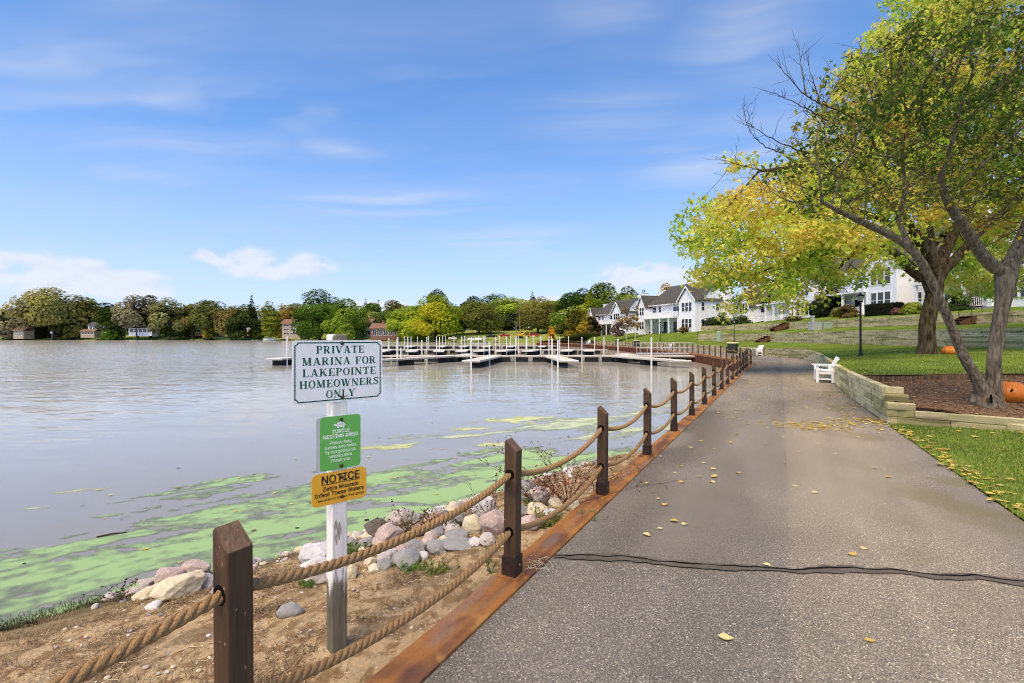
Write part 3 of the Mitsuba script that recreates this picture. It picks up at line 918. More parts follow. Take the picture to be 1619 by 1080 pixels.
# the frayed wisps of fibre caught at the foot of the second post
wi = []
for _ in range(26):
    o = along(0.10 + 0.22 * rgp.uniform(), -0.03 - 0.10 * rgp.uniform())
    d = rgp.normal(size=2) * 0.05
    wi.append(tube([[o[0], o[1], 0.016], [o[0] + d[0] * 0.5 + 0.01, o[1] + d[1] * 0.5, 0.022 + 0.01 * rgp.uniform()], [o[0] + d[0], o[1] + d[1], 0.015]], 0.0011, 3))
whole("rope_fibres", cat(wi), "cream", "frayed pale rope fibres lying on the rusty cap by a post", "fibres", kind="stuff")

# ---------------------------------------------------------------- the white sign post and its three signs
SR, SN = np.array([0.752, 0.659]), np.array([0.659, -0.752])     # along the boards to the reader's right, and towards the reader
so = np.array([-0.960, 2.650])
pz0 = float(sand_z(np.array([so[0]]), np.array([so[1]]))[0])


def facing(mesh, z, out=0.0, right=0.0):
    """Local (right, up, out of the face) onto the sign post."""
    v, f = mesh
    o = so + SN * out + SR * right
    w = np.column_stack([o[0] + v[:, 0] * SR[0] + v[:, 2] * SN[0], o[1] + v[:, 0] * SR[1] + v[:, 2] * SN[1], z + v[:, 1]])
    return w, f


spost = cbox(-0.042, 0.042, -0.35, 1.635 - pz0, -0.042, 0.042, 0.005)
whole("sign_post", facing(spost, pz0), "white_post_paint", "flaking white painted wooden sign post standing in the sand", "post", smooth=False)


def plate(w, h, r, d):
    return flatpoly(sg.box(-w / 2 + r, -h / 2 + r, w / 2 - r, h / 2 - r).buffer(r, 8), d)


def flat(geom, d=0.0012):
    return cat([trimesh.creation.extrude_polygon(g, d, engine="earcut") for g in getattr(geom, "geoms", [geom]) if g.area > 1e-9])


def words(text, h, width=None, bold=False, cx=0.0, cy=0.0, slant=0.0):
    """A line of sans lettering centred at (cx, cy), squeezed to width."""
    m = meshkit.text_mesh(text, h, 0.0012, bold)
    v = np.array(m.vertices)
    w = v[:, 0].max() - v[:, 0].min()
    v[:, 0] = (v[:, 0] - v[:, 0].min() - w / 2) * ((width / w) if width else 1)
    v[:, 0] += slant * v[:, 1]
    return v + np.array([cx, cy, 0]), np.array(m.faces)


# a slab-serif alphabet for the top board: thick uprights, thin joins, bracket serifs; unit cap height
TH, TN, SE = 0.20, 0.075, 0.075


def ln(x0, y0, x1, y1, w):
    return sg.LineString([(x0, y0), (x1, y1)]).buffer(w / 2, cap_style=2)


def stem(x, w=TH, feet_=True, y0=0.0, y1=1.0, sw=0.36):
    g = sg.box(x - w / 2, y0, x + w / 2, y1)
    if feet_:
        g = g.union(sg.box(x - sw / 2, y0, x + sw / 2, y0 + SE)).union(sg.box(x - sw / 2, y1 - SE, x + sw / 2, y1))
    return g


def ring(cx, cy, rx, ry, tx, ty):
    from shapely import affinity
    c = sg.Point(0, 0).buffer(1, 24)
    return affinity.translate(affinity.scale(c, rx, ry).difference(affinity.scale(c, rx - tx, ry - ty)), cx, cy)


def glyph(ch):
    B = sg.box
    if ch == "I":
        return stem(0.19), 0.38
    if ch in "PR":
        bowl = ring(0.42, 0.73, 0.30, 0.27, 0.17, 0.075).intersection(B(0.40, 0, 2, 1)).union(B(0.2, 1 - 0.075, 0.42, 1)).union(B(0.2, 0.46, 0.42, 0.53))
        g = stem(0.19).union(bowl)
        if ch == "R":
            g = g.union(ln(0.42, 0.50, 0.70, 0.04, 0.19)).union(B(0.60, 0, 0.90, SE))
        return g.intersection(B(-1, 0, 2, 1)), 0.92 if ch == "R" else 0.76
    if ch in "VY":
        if ch == "V":
            g = ln(0.14, 1, 0.45, 0, TH).union(ln(0.74, 1, 0.47, 0, TN)).union(B(0, 1 - SE, 0.36, 1)).union(B(0.60, 1 - SE, 0.90, 1))
        else:
            g = ln(0.14, 1, 0.42, 0.45, TH).union(ln(0.74, 1, 0.46, 0.45, TN)).union(stem(0.44, y1=0.5)).union(B(0, 1 - SE, 0.36, 1)).union(B(0.60, 1 - SE, 0.90, 1)).difference(B(0.26, 0.42, 0.34, 0.5)).difference(B(0.54, 0.42, 0.7, 0.5))
        return g.intersection(B(-1, 0, 2, 1)), 0.90
    if ch == "A":
        g = ln(0.16, 0, 0.45, 1, TN).union(ln(0.76, 0, 0.45, 1, TH)).union(ln(0.24, 0.31, 0.66, 0.31, TN)).union(B(0, 0, 0.31, SE)).union(B(0.60, 0, 0.93, SE))
        return g.intersection(B(-1, 0, 2, 1)), 0.93
    if ch == "T":
        return stem(0.42).difference(B(0, 0.85, 0.3, 1)).union(B(0.02, 1 - SE, 0.82, 1)).union(B(0.02, 0.74, 0.09, 1)).union(B(0.75, 0.74, 0.82, 1)), 0.84
    if ch in "EFL":
        g = stem(0.19)
        if ch in "EF":
            g = g.union(B(0.2, 1 - SE, 0.72, 1)).union(B(0.65, 0.75, 0.72, 1)).union(B(0.2, 0.47, 0.54, 0.54)).union(B(0.48, 0.38, 0.54, 0.63))
        if ch in "EL":
            g = g.union(B(0.2, 0, 0.74, SE)).union(B(0.67, 0, 0.74, 0.28))
        return g, 0.76
    if ch == "M":
        return stem(0.16, TN, sw=0.30).union(stem(0.90, TH, sw=0.36)).union(ln(0.18, 1, 0.52, 0.05, TH)).union(ln(0.84, 1, 0.53, 0.05, TN)).intersection(B(-1, 0, 2, 1)), 1.10
    if ch == "N":
        return stem(0.16, TN, sw=0.30).union(stem(0.78, TN, sw=0.30)).union(ln(0.15, 1, 0.76, 0, TH)).intersection(B(-1, 0, 2, 1)), 0.94
    if ch == "O":
        return ring(0.42, 0.5, 0.42, 0.52, 0.18, 0.075), 0.84
    if ch == "K":
        return stem(0.19).union(ln(0.27, 0.42, 0.70, 0.97, TN)).union(ln(0.38, 0.60, 0.76, 0.03, TH)).union(B(0.56, 1 - SE, 0.86, 1)).union(B(0.60, 0, 0.94, SE)).intersection(B(-1, 0, 2, 1)), 0.94
    if ch == "H":
        return stem(0.19).union(stem(0.74)).union(B(0.2, 0.46, 0.74, 0.54)), 0.93
    if ch == "W":
        return ln(0.14, 1, 0.38, 0, TH).union(ln(0.62, 1, 0.40, 0, TN)).union(ln(0.58, 1, 0.84, 0, TH)).union(ln(1.08, 1, 0.86, 0, TN)).union(B(0, 1 - SE, 0.34, 1)).union(B(0.46, 1 - SE, 0.76, 1)).union(B(0.96, 1 - SE, 1.22, 1)).intersection(B(-1, 0, 2, 1)), 1.22
    if ch == "S":
        t = np.linspace(0, 1, 26)
        pts = np.array([(0.62, 0.78), (0.50, 0.94), (0.30, 0.95), (0.15, 0.84), (0.16, 0.68), (0.34, 0.56), (0.54, 0.44), (0.60, 0.28), (0.50, 0.10), (0.30, 0.05), (0.14, 0.12), (0.06, 0.26)])
        p = spline(np.column_stack([pts, 0 * pts[:, 0]]), 0.03)[:, :2]
        g = sg.LineString(p[: len(p)]).buffer(0.055).union(sg.LineString(p[int(len(p) * 0.36): int(len(p) * 0.64)]).buffer(0.09))
        return g.union(B(0.60, 0.70, 0.67, 1.0)).union(B(0.03, 0.0, 0.10, 0.30)), 0.70
    return sg.Polygon(), 0.42


def serif(text, h, width, cx, cy):
    from shapely import affinity
    x, gs = 0.0, []
    for ch in text:
        g, w = glyph(ch)
        if not g.is_empty:
            gs.append(affinity.translate(g, x, 0))
        x += w + 0.12
    x -= 0.12
    from shapely import union_all
    u = affinity.translate(union_all(gs).buffer(0), -x / 2, -0.5)
    return flat(affinity.translate(affinity.scale(u, width / x, h, origin=(0, 0)), cx, cy))


def bolt_at(key, x, y, z, out, r=0.008):
    part(key, "bolt", facing(xf(lathe([(r * 1.35, 0), (r * 1.35, 0.002), (r, 0.003), (r * 0.9, 0.007), (0, 0.008)], 12), (1, 0, 0), (0, 1, 0), (x, y, 0)), z, out), "bolt", smooth=40)


# 1: the white marina board
z1, w1, h1 = 1.437, 0.492, 0.332
s1 = thing("sign", "large white board with green serif lettering about a private marina, top of the post", "sign")
part(s1, "panel", facing(plate(w1, h1, 0.018, 0.003), z1, 0.0425), "sign_white")
bo = sg.box(-w1 / 2 + .010, -h1 / 2 + .010, w1 / 2 - .010, h1 / 2 - .010)
bi = sg.box(-w1 / 2 + .0160, -h1 / 2 + .0160, w1 / 2 - .0160, h1 / 2 - .0160)
for sx in (-1, 1):
    for sy in (-1, 1):
        c = sg.Point(sx * (w1 / 2 - .006), sy * (h1 / 2 - .006))
        bo, bi = bo.difference(c.buffer(0.021)), bi.difference(c.buffer(0.027))
part(s1, "border", facing(flat(bo.difference(bi)), z1, 0.0455), "ink_green")
for text, yy, ww in (("PRIVATE", 0.116, 0.262), ("MARINA FOR", 0.055, 0.405), ("LAKEPOINTE", -0.004, 0.402), ("HOMEOWNERS", -0.064, 0.432), ("ONLY", -0.121, 0.160)):
    part(s1, "lettering", facing(serif(text, 0.040, ww, 0.005, yy), z1, 0.0455), "ink_green")
bolt_at(s1, 0.012, 0.150, z1, 0.0455)
bolt_at(s1, 0.012, -0.143, z1, 0.0455)
# 2: the green turtle notice
z2 = 1.052
s2 = thing("sign", "green notice with a white turtle and lettering about a nesting area", "sign")
part(s2, "backing_panel", facing(plate(0.226, 0.288, 0.02, 0.002), z2, 0.0425, -0.014), "sign_back")
part(s2, "panel", facing(plate(0.222, 0.286, 0.02, 0.002), z2, 0.0465, 0.004), "sign_green")
for text, yy, hh, ww in (("TURTLE", 0.052, 0.019, 0.098), ("NESTING AREA!", 0.026, 0.019, 0.190), ("Please help", -0.006, 0.0165, 0.120), ("turtles and nests", -0.030, 0.0165, 0.172), ("by not going into", -0.054, 0.0165, 0.168), ("nesting area.", -0.078, 0.0165, 0.130), ("Thank you.", -0.102, 0.0165, 0.112)):
    part(s2, "lettering", facing(words(text, hh, ww, text.isupper() or "!" in text, 0.004, yy), z2, 0.0485), "ink_white")
shell = sg.Polygon([(-.018, -.004), (-.017, .006), (-.010, .014), (0, .017), (.010, .014), (.018, .006), (.026, -.004), (.012, -.006), (-.006, -.007)])
tur = shell.union(sg.Polygon([(-.018, .000), (-.022, .006), (-.030, .008), (-.033, .003), (-.030, .000), (-.024, -.003), (-.016, -.005)])).union(sg.Polygon([(-.014, -.005), (-.016, -.014), (-.009, -.014), (-.006, -.006)])).union(sg.Polygon([(.010, -.006), (.011, -.014), (.018, -.013), (.018, -.004)])).union(sg.Polygon([(-.004, -.006), (-.003, -.010), (.008, -.010), (.009, -.005)]))
cuts = sg.LineString([(-.017, .001), (.022, .001)]).buffer(.0007).union(sg.LineString([(-.008, .012), (-.006, .001)]).buffer(.0007)).union(sg.LineString([(.002, .016), (.003, .001)]).buffer(.0007)).union(sg.LineString([(.011, .012), (.011, .001)]).buffer(.0007))
tv, tf = flat(tur.difference(cuts))
part(s2, "turtle_emblem", facing((tv * np.array([1.15, 1.15, 1]) + np.array([0.002, 0.094, 0]), tf), z2, 0.0485), "ink_white")
bolt_at(s2, 0.006, 0.122, z2, 0.0485)
bolt_at(s2, 0.006, -0.128, z2, 0.0485)
# 3: the amber mussel notice
z3 = 0.812
s3 = thing("sign", "amber notice with black lettering warning of zebra mussels, lowest on the post", "sign")
part(s3, "panel", facing(plate(0.300, 0.172, 0.03, 0.0025), z3, 0.0425), "sign_yellow")
part(s3, "lettering", facing(words("NOTICE", 0.040, 0.208, True, 0.006, 0.030), z3, 0.045), "ink_black")
part(s3, "underline", facing(plate(0.208, 0.0035, 0.001, 0.0012), z3 + 0.024, 0.045, 0.006), "ink_black")
part(s3, "lettering", facing(words("Zebra Mussels", 0.021, 0.195, True, 0.006, -0.009), z3, 0.045), "ink_black")
part(s3, "lettering", facing(words("Infest These Waters", 0.021, 0.268, True, 0.0, -0.038), z3, 0.045), "ink_black")
part(s3, "lettering", facing(words("Take Action to Prevent Their Spread", 0.0125, 0.258, False, 0.004, -0.062, 0.2), z3, 0.045), "ink_black")
bolt_at(s3, 0.012, 0.048, z3, 0.045, 0.007)
bolt_at(s3, 0.012, -0.056, z3, 0.045, 0.007)

# ---------------------------------------------------------------- stones along the water's edge: (place, width, height, kind, label)
rs = np.random.default_rng(77)
STONES = [
 ((-3.54, 4.67, -0.84), 0.22, 0.15, "stone_lavender", "pinkish grey stone at the water end of the stone row left of the front post"),
 ((-3.35, 4.68, -0.80), 0.33, 0.20, "stone_pink", "rounded pink and grey stone behind the two cream stones"),
 ((-3.18, 4.82, -0.80), 0.35, 0.20, "stone_pink", "large pink stone touching the front post, topmost of its row"),
 ((-2.69, 3.85, -0.48), 0.47, 0.19, "stone_cream", "long cream stone lying in front of the pink stones"),
 ((-3.01, 4.02, -0.57), 0.23, 0.12, "stone_cream", "small cream stone left of the long cream one"),
 ((-2.53, 4.00, -0.48), 0.19, 0.14, "stone_lavender", "lavender stone half hidden by the front post"),
 ((-2.54, 4.24, -0.52), 0.22, 0.15, "stone_grey", "grey stone hidden behind the front post"),
 ((-1.72, 4.22, -0.36), 0.33, 0.20, "stone_white", "blocky white stone left of the sign post at the waterline"),
 ((-1.58, 3.90, -0.29), 0.31, 0.13, "stone_white", "flat white stone below the blocky white one"),
 ((-1.47, 3.66, -0.24), 0.32, 0.14, "stone_lavender", "pale lilac slab left of the sign post under the rope"),
 ((-1.43, 5.04, -0.46), 0.31, 0.20, "stone_dark", "dark brown grey boulder right of the sign post"),
 ((-1.12, 4.34, -0.27), 0.31, 0.23, "stone_pink", "big pinkish grey boulder beside the dark one"),
 ((-1.34, 4.42, -0.32), 0.19, 0.13, "stone_grey", "small grey stone in front of the dark boulder"),
 ((-1.45, 4.37, -0.33), 0.17, 0.16, "stone_blue", "blue grey stone just right of the sign post"),
 ((-1.16, 5.06, -0.40), 0.36, 0.24, "stone_lavender", "pale lilac stone behind the dry weed clump"),
 ((-0.77, 4.85, -0.28), 0.22, 0.16, "stone_brown", "brown stone at the water's edge between signs and second post"),
 ((-0.29, 4.90, -0.20), 0.29, 0.26, "stone_white", "white boulder left of the second post"),
 ((-0.17, 4.24, -0.11), 0.28, 0.25, "stone_pink", "round pink boulder beside the second post"),
 ((-0.35, 4.31, -0.14), 0.22, 0.19, "stone_cream", "cream stone left of the round pink boulder"),
 ((-0.52, 4.34, -0.17), 0.20, 0.11, "stone_lavender", "small lilac stone in the middle of the heap"),
 ((-0.66, 4.28, -0.19), 0.18, 0.15, "stone_grey", "mid grey stone under the upper rope"),
 ((-0.47, 4.14, -0.14), 0.25, 0.11, "stone_blue", "long pale blue grey stone in the middle of the heap"),
 ((-0.57, 4.08, -0.15), 0.13, 0.10, "stone_cream", "small tan stone beside the pink wedge"),
 ((-0.69, 4.04, -0.16), 0.17, 0.17, "stone_pink", "pink wedge shaped stone under the rope"),
 ((-0.80, 3.96, -0.17), 0.21, 0.13, "stone_grey", "grey green flat topped stone below the upper rope"),
 ((-0.61, 3.93, -0.14), 0.20, 0.11, "stone_blue", "wedge of blue grey stone right of the pink wedge"),
 ((-0.83, 3.74, -0.15), 0.25, 0.11, "stone_blue", "smooth oval blue grey stone lying out on the sand"),
 ((-0.93, 4.00, -0.19), 0.14, 0.10, "stone_pink", "small pink stone behind the oval blue grey one"),
 ((-1.01, 3.89, -0.19), 0.23, 0.10, "stone_lavender", "flat lilac stone left of the oval blue grey one"),
 ((-0.98, 3.70, -0.17), 0.14, 0.09, "stone_blue", "small blue stone on the sand below the flat lilac one"),
 ((-1.13, 3.84, -0.21), 0.11, 0.09, "stone_cream", "cream cobble right of the sign post under the rope"),
 ((-1.05, 3.68, -0.18), 0.11, 0.07, "stone_cream", "lower of two cream cobbles right of the sign post"),
 ((-1.21, 3.64, -0.19), 0.09, 0.12, "stone_cream", "upright cream cobble touching the sign post"),
 ((-1.26, 4.10, -0.26), 0.17, 0.10, "stone_cream", "tan stone between the sign post and the pinkish boulder"),
 ((-0.42, 3.94, -0.12), 0.36, 0.06, "stone_blue", "long thin slate slab lying at the edge of the sand"),
 ((-0.13, 4.52, -0.13), 0.16, 0.15, "stone_lavender", "small lilac stone against the second post"),
 ((0.16, 5.25, -0.16), 0.27, 0.23, "stone_grey", "grey stone right behind the second post at the waterline"),
 ((0.26, 4.90, -0.11), 0.30, 0.23, "stone_lavender", "purplish grey stone under the reddish bush"),
 ((0.46, 4.74, -0.07), 0.22, 0.13, "stone_cream", "cream stone at the foot of the reddish bush"),
 ((0.16, 4.22, -0.07), 0.28, 0.13, "stone_pink", "flat pink stone right of the second post"),
 ((0.25, 4.63, -0.09), 0.26, 0.11, "stone_cream", "tan stone between the second post and the bush"),
 ((0.37, 4.48, -0.07), 0.18, 0.10, "stone_white", "white cobble under the lower rope past the second post"),
 ((0.59, 4.65, -0.06), 0.20, 0.12, "stone_cream", "yellowish cobble near the third post"),
 ((0.10, 4.64, -0.11), 0.16, 0.12, "stone_grey", "small grey stone touching the second post"),
 ((-0.49, 4.68, -0.21), 0.21, 0.13, "stone_grey", "grey stone at the waterline left of the white boulder"),
 ((-0.58, 4.56, -0.21), 0.16, 0.11, "stone_white", "pale stone at the waterline behind the lilac one"),
 ((-0.89, 4.54, -0.26), 0.19, 0.13, "stone_brown", "brownish stone right of the dry weed clump"),
 ((-0.21, 3.99, -0.09), 0.16, 0.09, "stone_lavender", "small lilac stone below the round pink boulder"),
 ((-0.30, 3.99, -0.11), 0.13, 0.07, "stone_white", "white cobble below the cream stone"),
 ((-0.71, 3.82, -0.14), 0.11, 0.07, "stone_white", "little white cobble right of the oval blue grey stone"),
]
for k, ((x, y, z), w, h, m, lab) in enumerate(STONES):
    v, f = lump(rs, (1, 1, 1), k + 1, 4, 0.42, 1.6)
    v = v / np.abs(v).max(0)
    a = rs.uniform(-0.5, 0.5)
    v = v * np.array([w * 0.46, w * rs.uniform(0.34, 0.46), h * 0.55])
    v = v @ np.array([[math.cos(a), math.sin(a), 0], [-math.sin(a), math.cos(a), 0], [0, 0, 1]])
    t = rs.normal(size=2) * 0.12
    v[:, 2] += v[:, 0] * t[0] + v[:, 1] * t[1]
    zz = float(sand_z(np.array([x]), np.array([y]))[0])
    whole("stone", (v + np.array([x, y + w * 0.15, max(zz, WATER - 0.03) + h * 0.36]), f), m, lab, "stone", smooth=35)
# smaller stones that fill the bank, and the pebbles strewn on the sand
ex = {m: [] for m in ("stone_pink", "stone_grey", "stone_cream", "stone_white", "stone_lavender", "stone_blue")}
ks = list(ex)
for k in range(330):
    s = rs.uniform(-1.0, 4.75)
    T = float(np.interp(s, [-9, -5, -3.2, -1.39, 0.86, 3.28, 4.24, 4.7, 5.0], [10.5, 7.0, 5.64, 4.19, 3.23, 2.36, 1.88, 1.0, 0.35]))
    if s < 0.5 and rs.uniform() < 0.75:
        continue
    t = T * (1.0 - abs(rs.normal()) * 0.24)
    q = along(s, t)
    r = rs.uniform(0.018, 0.075)
    m3_ = trimesh.creation.icosphere(subdivisions=1)
    v = np.array(m3_.vertices) * (1 + 0.22 * rs.normal(size=(42, 1)) * 0.6) * np.array([r * rs.uniform(0.8, 1.4), r, r * rs.uniform(0.5, 0.8)])
    ex[ks[rs.integers(6)]].append((v + np.array([q[0], q[1], float(sand_z(q[:1], q[1:])[0]) + r * 0.3]), np.array(m3_.faces)))
for k in range(420):
    q = along(rs.uniform(-4, 4), rs.uniform(0.15, 3.0))
    r = rs.uniform(0.004, 0.014)
    m3_ = trimesh.creation.icosphere(subdivisions=1)
    ex[ks[(rs.integers(6) if rs.uniform() < 0.4 else 2 + rs.integers(2))]].append((np.array(m3_.vertices) * np.array([r * 1.3, r, r * 0.7]) + np.array([q[0], q[1], float(sand_z(q[:1], q[1:])[0]) + r * 0.4]), np.array(m3_.faces)))
pb = thing("pebbles", "small mixed pebbles filling the stony bank and strewn over the sand", "pebbles", kind="stuff")
for m, l in ex.items():
    scene[num(f"pebbles__{m[6:]}_pebbles")] = PLY(cat(l), m, smooth=True)
    labels[f"pebbles__{m[6:]}_pebbles"] = {"kind": "stuff"}

# algae on the water: mats cut out of a fine sheet by streaky noise
def algae(name, x0, x1, y0, y1, res, field, thr, tint, label, z):
    gx, gy = np.meshgrid(np.arange(x0, x1, res), np.arange(y0, y1, res))
    val = field(gx, gy)
    ca = val > thr
    idx = np.arange(gx.size).reshape(gx.shape)
    a, b, c, d = idx[:-1, :-1], idx[:-1, 1:], idx[1:, 1:], idx[1:, :-1]
    A, B, Cc, Dd = ca[:-1, :-1], ca[:-1, 1:], ca[1:, 1:], ca[1:, :-1]
    f = np.vstack([np.stack([a, b, c], -1)[A & B & Cc], np.stack([a, c, d], -1)[A & Cc & Dd], np.stack([a, b, d], -1)[A & B & Dd & ~Cc], np.stack([b, c, d], -1)[B & Cc & Dd & ~A]])
    used, inv = np.unique(f, return_inverse=True)
    p = np.column_stack([gx.ravel()[used], gy.ravel()[used], np.full(len(used), z)])
    p[:, :2] += rs.normal(size=(len(used), 2)) * res * 0.22
    v = val.ravel()[used]
    n1 = meshkit.fbm(p * np.array([1.3, 1.3, 1]) + 3, 4, 41)
    n2 = meshkit.fbm(p * 9, 3, 42)
    lo, hi = np.array(C(*tint[0])), np.array(C(*tint[1]))
    t = np.clip((v - thr) * 3.6 - 0.10 + (n1 - 0.5) * 0.9 + (n2 - 0.5) * 1.3 + (meshkit.fbm(p * np.array([30, 30, 1]), 2, 44) - 0.5) * 0.8, 0, 1)[:, None]
    whole(name, (p, inv.reshape(-1, 3)), "algae", label, "algae", smooth=True, color=lo * (1 - t) + hi * t, kind="stuff")


def streaky(x, y, s1, s2, seed, o=5):
    a, b = x * 0.86 + y * 0.5, -x * 0.5 + y * 0.86
    w = meshkit.fbm(np.stack([x * 0.5, y * 0.5, 0 * x], -1), 3, seed + 9) - 0.5
    return meshkit.fbm(np.stack([(a + 1.5 * w) * s1, (b + 1.2 * w) * s2, 0 * x], -1), o, seed)


import shapely
mat_poly = sg.Polygon([(-5.49, 3.93, -0.85)[:2], (-6.04, 4.97, -0.85)[:2], (-5.85, 5.53, -0.85)[:2], (-5.36, 5.95, -0.85)[:2], (-4.89, 6.19, -0.85)[:2], (-5.16, 6.87, -0.85)[:2], (-4.99, 7.50, -0.85)[:2], (-4.79, 7.98, -0.85)[:2], (-3.82, 7.91, -0.85)[:2], (-3.28, 8.11, -0.85)[:2], (-2.39, 8.72, -0.85)[:2], (-1.40, 8.97, -0.85)[:2], (-0.62, 9.51, -0.85)[:2], (0.28, 10.47, -0.85)[:2], (1.21, 10.24, -0.85)[:2], (2.28, 10.24, -0.85)[:2], (4.9, 9.9), (3.0, 5.5), (0.0, 4.0), (-3.0, 2.0), (-6, 0.5), (-10, 0)])


def dist_in(pg, x, y):
    pts = shapely.points(x.ravel(), y.ravel())
    d = shapely.distance(pg.exterior, pts)
    return np.where(shapely.contains_xy(pg, x.ravel(), y.ravel()), d, -d).reshape(x.shape)


def f_mat(x, y):
    d = dist_in(mat_poly, x, y)
    s, t = shore_st(x, y)
    T = np.interp(s, [-9, -5, -3.2, -1.39, 0.86, 3.28, 4.24, 4.7, 5.0, 5.4], [10.5, 7.0, 5.64, 4.19, 3.23, 2.36, 1.88, 1.0, 0.35, 0.1])
    return np.clip((d + 0.35) * 0.5, -0.6, 0.29) + (streaky(x, y, 0.6, 3.0, 51, 6) - 0.5) * 1.35 + 0.5 + 0.55 * (streaky(x, y, 2.2, 8.0, 53, 4) - 0.5) + 0.45 * (meshkit.fbm(np.stack([x * 7, y * 11, 0 * x], -1), 3, 57) - 0.5) + 0.12 * np.clip(1 - (t - T) / 0.5, 0, 1)


algae("algae_mat", -9.0, 4.2, 2.6, 11.0, 0.022, f_mat, 0.60, ((112, 124, 108), (150, 182, 126)), "streaky light green algae mat along the sandy shore", WATER + 0.003)
film = sg.Polygon([(-0.17, 13.88, -0.85)[:2], (1.45, 15.75, -0.85)[:2], (3.29, 16.73, -0.85)[:2], (4.72, 18.02, -0.85)[:2], (5.74, 17.52, -0.85)[:2], (7.9, 16.5), (4.5, 11.0), (1.99, 10.83, -0.85)[:2], (1.41, 11.94, -0.85)[:2], (0.33, 12.41, -0.85)[:2], (-1.02, 11.22, -0.85)[:2], (-1.71, 11.94, -0.85)[:2]])


def f_film(x, y):
    return np.clip(dist_in(film, x, y) * 0.3, -0.6, 0.22) + (streaky(x, y, 0.35, 1.6, 61, 6) - 0.5) * 1.5 + 0.5 + 0.7 * (streaky(x, y, 1.8, 5.5, 63, 4) - 0.5)


algae("algae_film", -4.0, 8.4, 8.8, 19.0, 0.035, f_film, 0.59, ((132, 142, 128), (176, 190, 156)), "pale scum of algae on the water beyond the near fence posts", WATER + 0.003)


def f_pads(x, y):
    b = np.full(x.shape, -1.0)
    for (cx, cy), a, c, ang in (((-2.44, 11.03, -0.85)[:2], 0.95, 0.42, 0.35), ((-2.97, 10.83, -0.85)[:2], 0.8, 0.25, 0.3), ((0.20, 14.31, -0.85)[:2], 1.5, 0.9, 0.5), ((-0.50, 11.16, -0.85)[:2], 0.55, 0.3, 0.3), ((-7.03, 7.74, -0.85)[:2], 0.75, 0.13, 0.45), ((-7.60, 8.26, -0.85)[:2], 0.3, 0.06, 0.4), ((-1.18, 13.02, -0.85)[:2], 0.9, 0.3, 0.2), ((-6.79, 7.02, -0.85)[:2], 0.3, 0.05, 0.4)):
        dx, dy = x - cx, y - cy
        u, w = dx * math.cos(ang) + dy * math.sin(ang), -dx * math.sin(ang) + dy * math.cos(ang)
        b = np.maximum(b, 0.45 - 0.45 * np.sqrt((u / a) ** 2 + (w / c) ** 2))
    return b + 0.6 * streaky(x, y, 1.5, 4.0, 71) + 0.7 * (streaky(x, y, 4.0, 9.0, 73, 4) - 0.5)


algae("algae_pads", -8.0, 3.2, 6.3, 16.5, 0.03, f_pads, 0.50, ((158, 166, 116), (190, 196, 146)), "yellow green algae patches drifting on the open water", WATER + 0.003)

# ---------------------------------------------------------------- timber retaining walls: courses of squared timbers, each a part
rw = np.random.default_rng(404)


def timber_on(line, s0, s1, d0, d1, z0, z1, yaw=0.0):
    """One timber from arc length s0 to s1 of a polyline, between offsets d0 and d1 to its right."""
    l = np.array(line, float)
    s = np.append(0, np.cumsum(np.linalg.norm(np.diff(l, axis=0), axis=1)))
    a = np.array([np.interp(s0, s, l[:, k]) for k in (0, 1)])
    b = np.array([np.interp(s1, s, l[:, k]) for k in (0, 1)])
    L = np.linalg.norm(b - a)
    e = (b - a) / L
    r = np.array([e[1], -e[0]])
    return xf(cbox(0.0, L - 0.006, d0, d1, z0, z1, 0.009), e, r, np.append(a, 0))


def timber_wall(key, line, zbase, courses, ch=0.142, s_start=0.0, s_end=None, step=2.44, starts=None, depth=0.15, proud=0.012, rest=300, name="timber"):
    l = np.array(line, float)
    total = np.linalg.norm(np.diff(l, axis=0), axis=1).sum() if s_end is None else s_end
    many, n = [], 0
    for c in range(courses):
        s = s_start if starts is None else starts[c]
        first = True
        while s < total - 0.2:
            e = min(total, s + (step * (0.5 if c % 2 and first else 1.0)) * rw.uniform(0.9, 1.05))
            first = False
            if total - e < 0.4:
                e = total
            o = rw.uniform(-proud, proud)
            zb = np.interp((s + e) / 2, *zbase) if isinstance(zbase, tuple) else zbase
            mesh = timber_on(l, s, e, o, depth, zb + c * ch + 0.002, zb + (c + 1) * ch - 0.003)
            m = ("timber", "timber", "timber", "timber_grey", "timber_dark")[int(rw.integers(5))]
            if n < rest:
                part(key, name, mesh, m)
            else:
                many.append(mesh)
            n += 1
            s = e
    if many:
        part(key, name + "s_beyond", cat(many), "timber", kind="stuff")


near_line = wall_line[:54]
near_arc = np.append(0, np.cumsum(np.linalg.norm(np.diff(wall_line, axis=0), axis=1)))
k1 = thing("retaining_wall", "low weathered timber wall along the asphalt path, stepped down at its near end", "retaining wall")
corner = float(near_arc[np.argmin(np.abs(wall_line[:, 1] - 35.6))])
timber_wall(k1, wall_line, 0.0, 5, 0.132, s_end=corner, starts=[0.0, 0.0, 0.08, 0.30, 0.42])
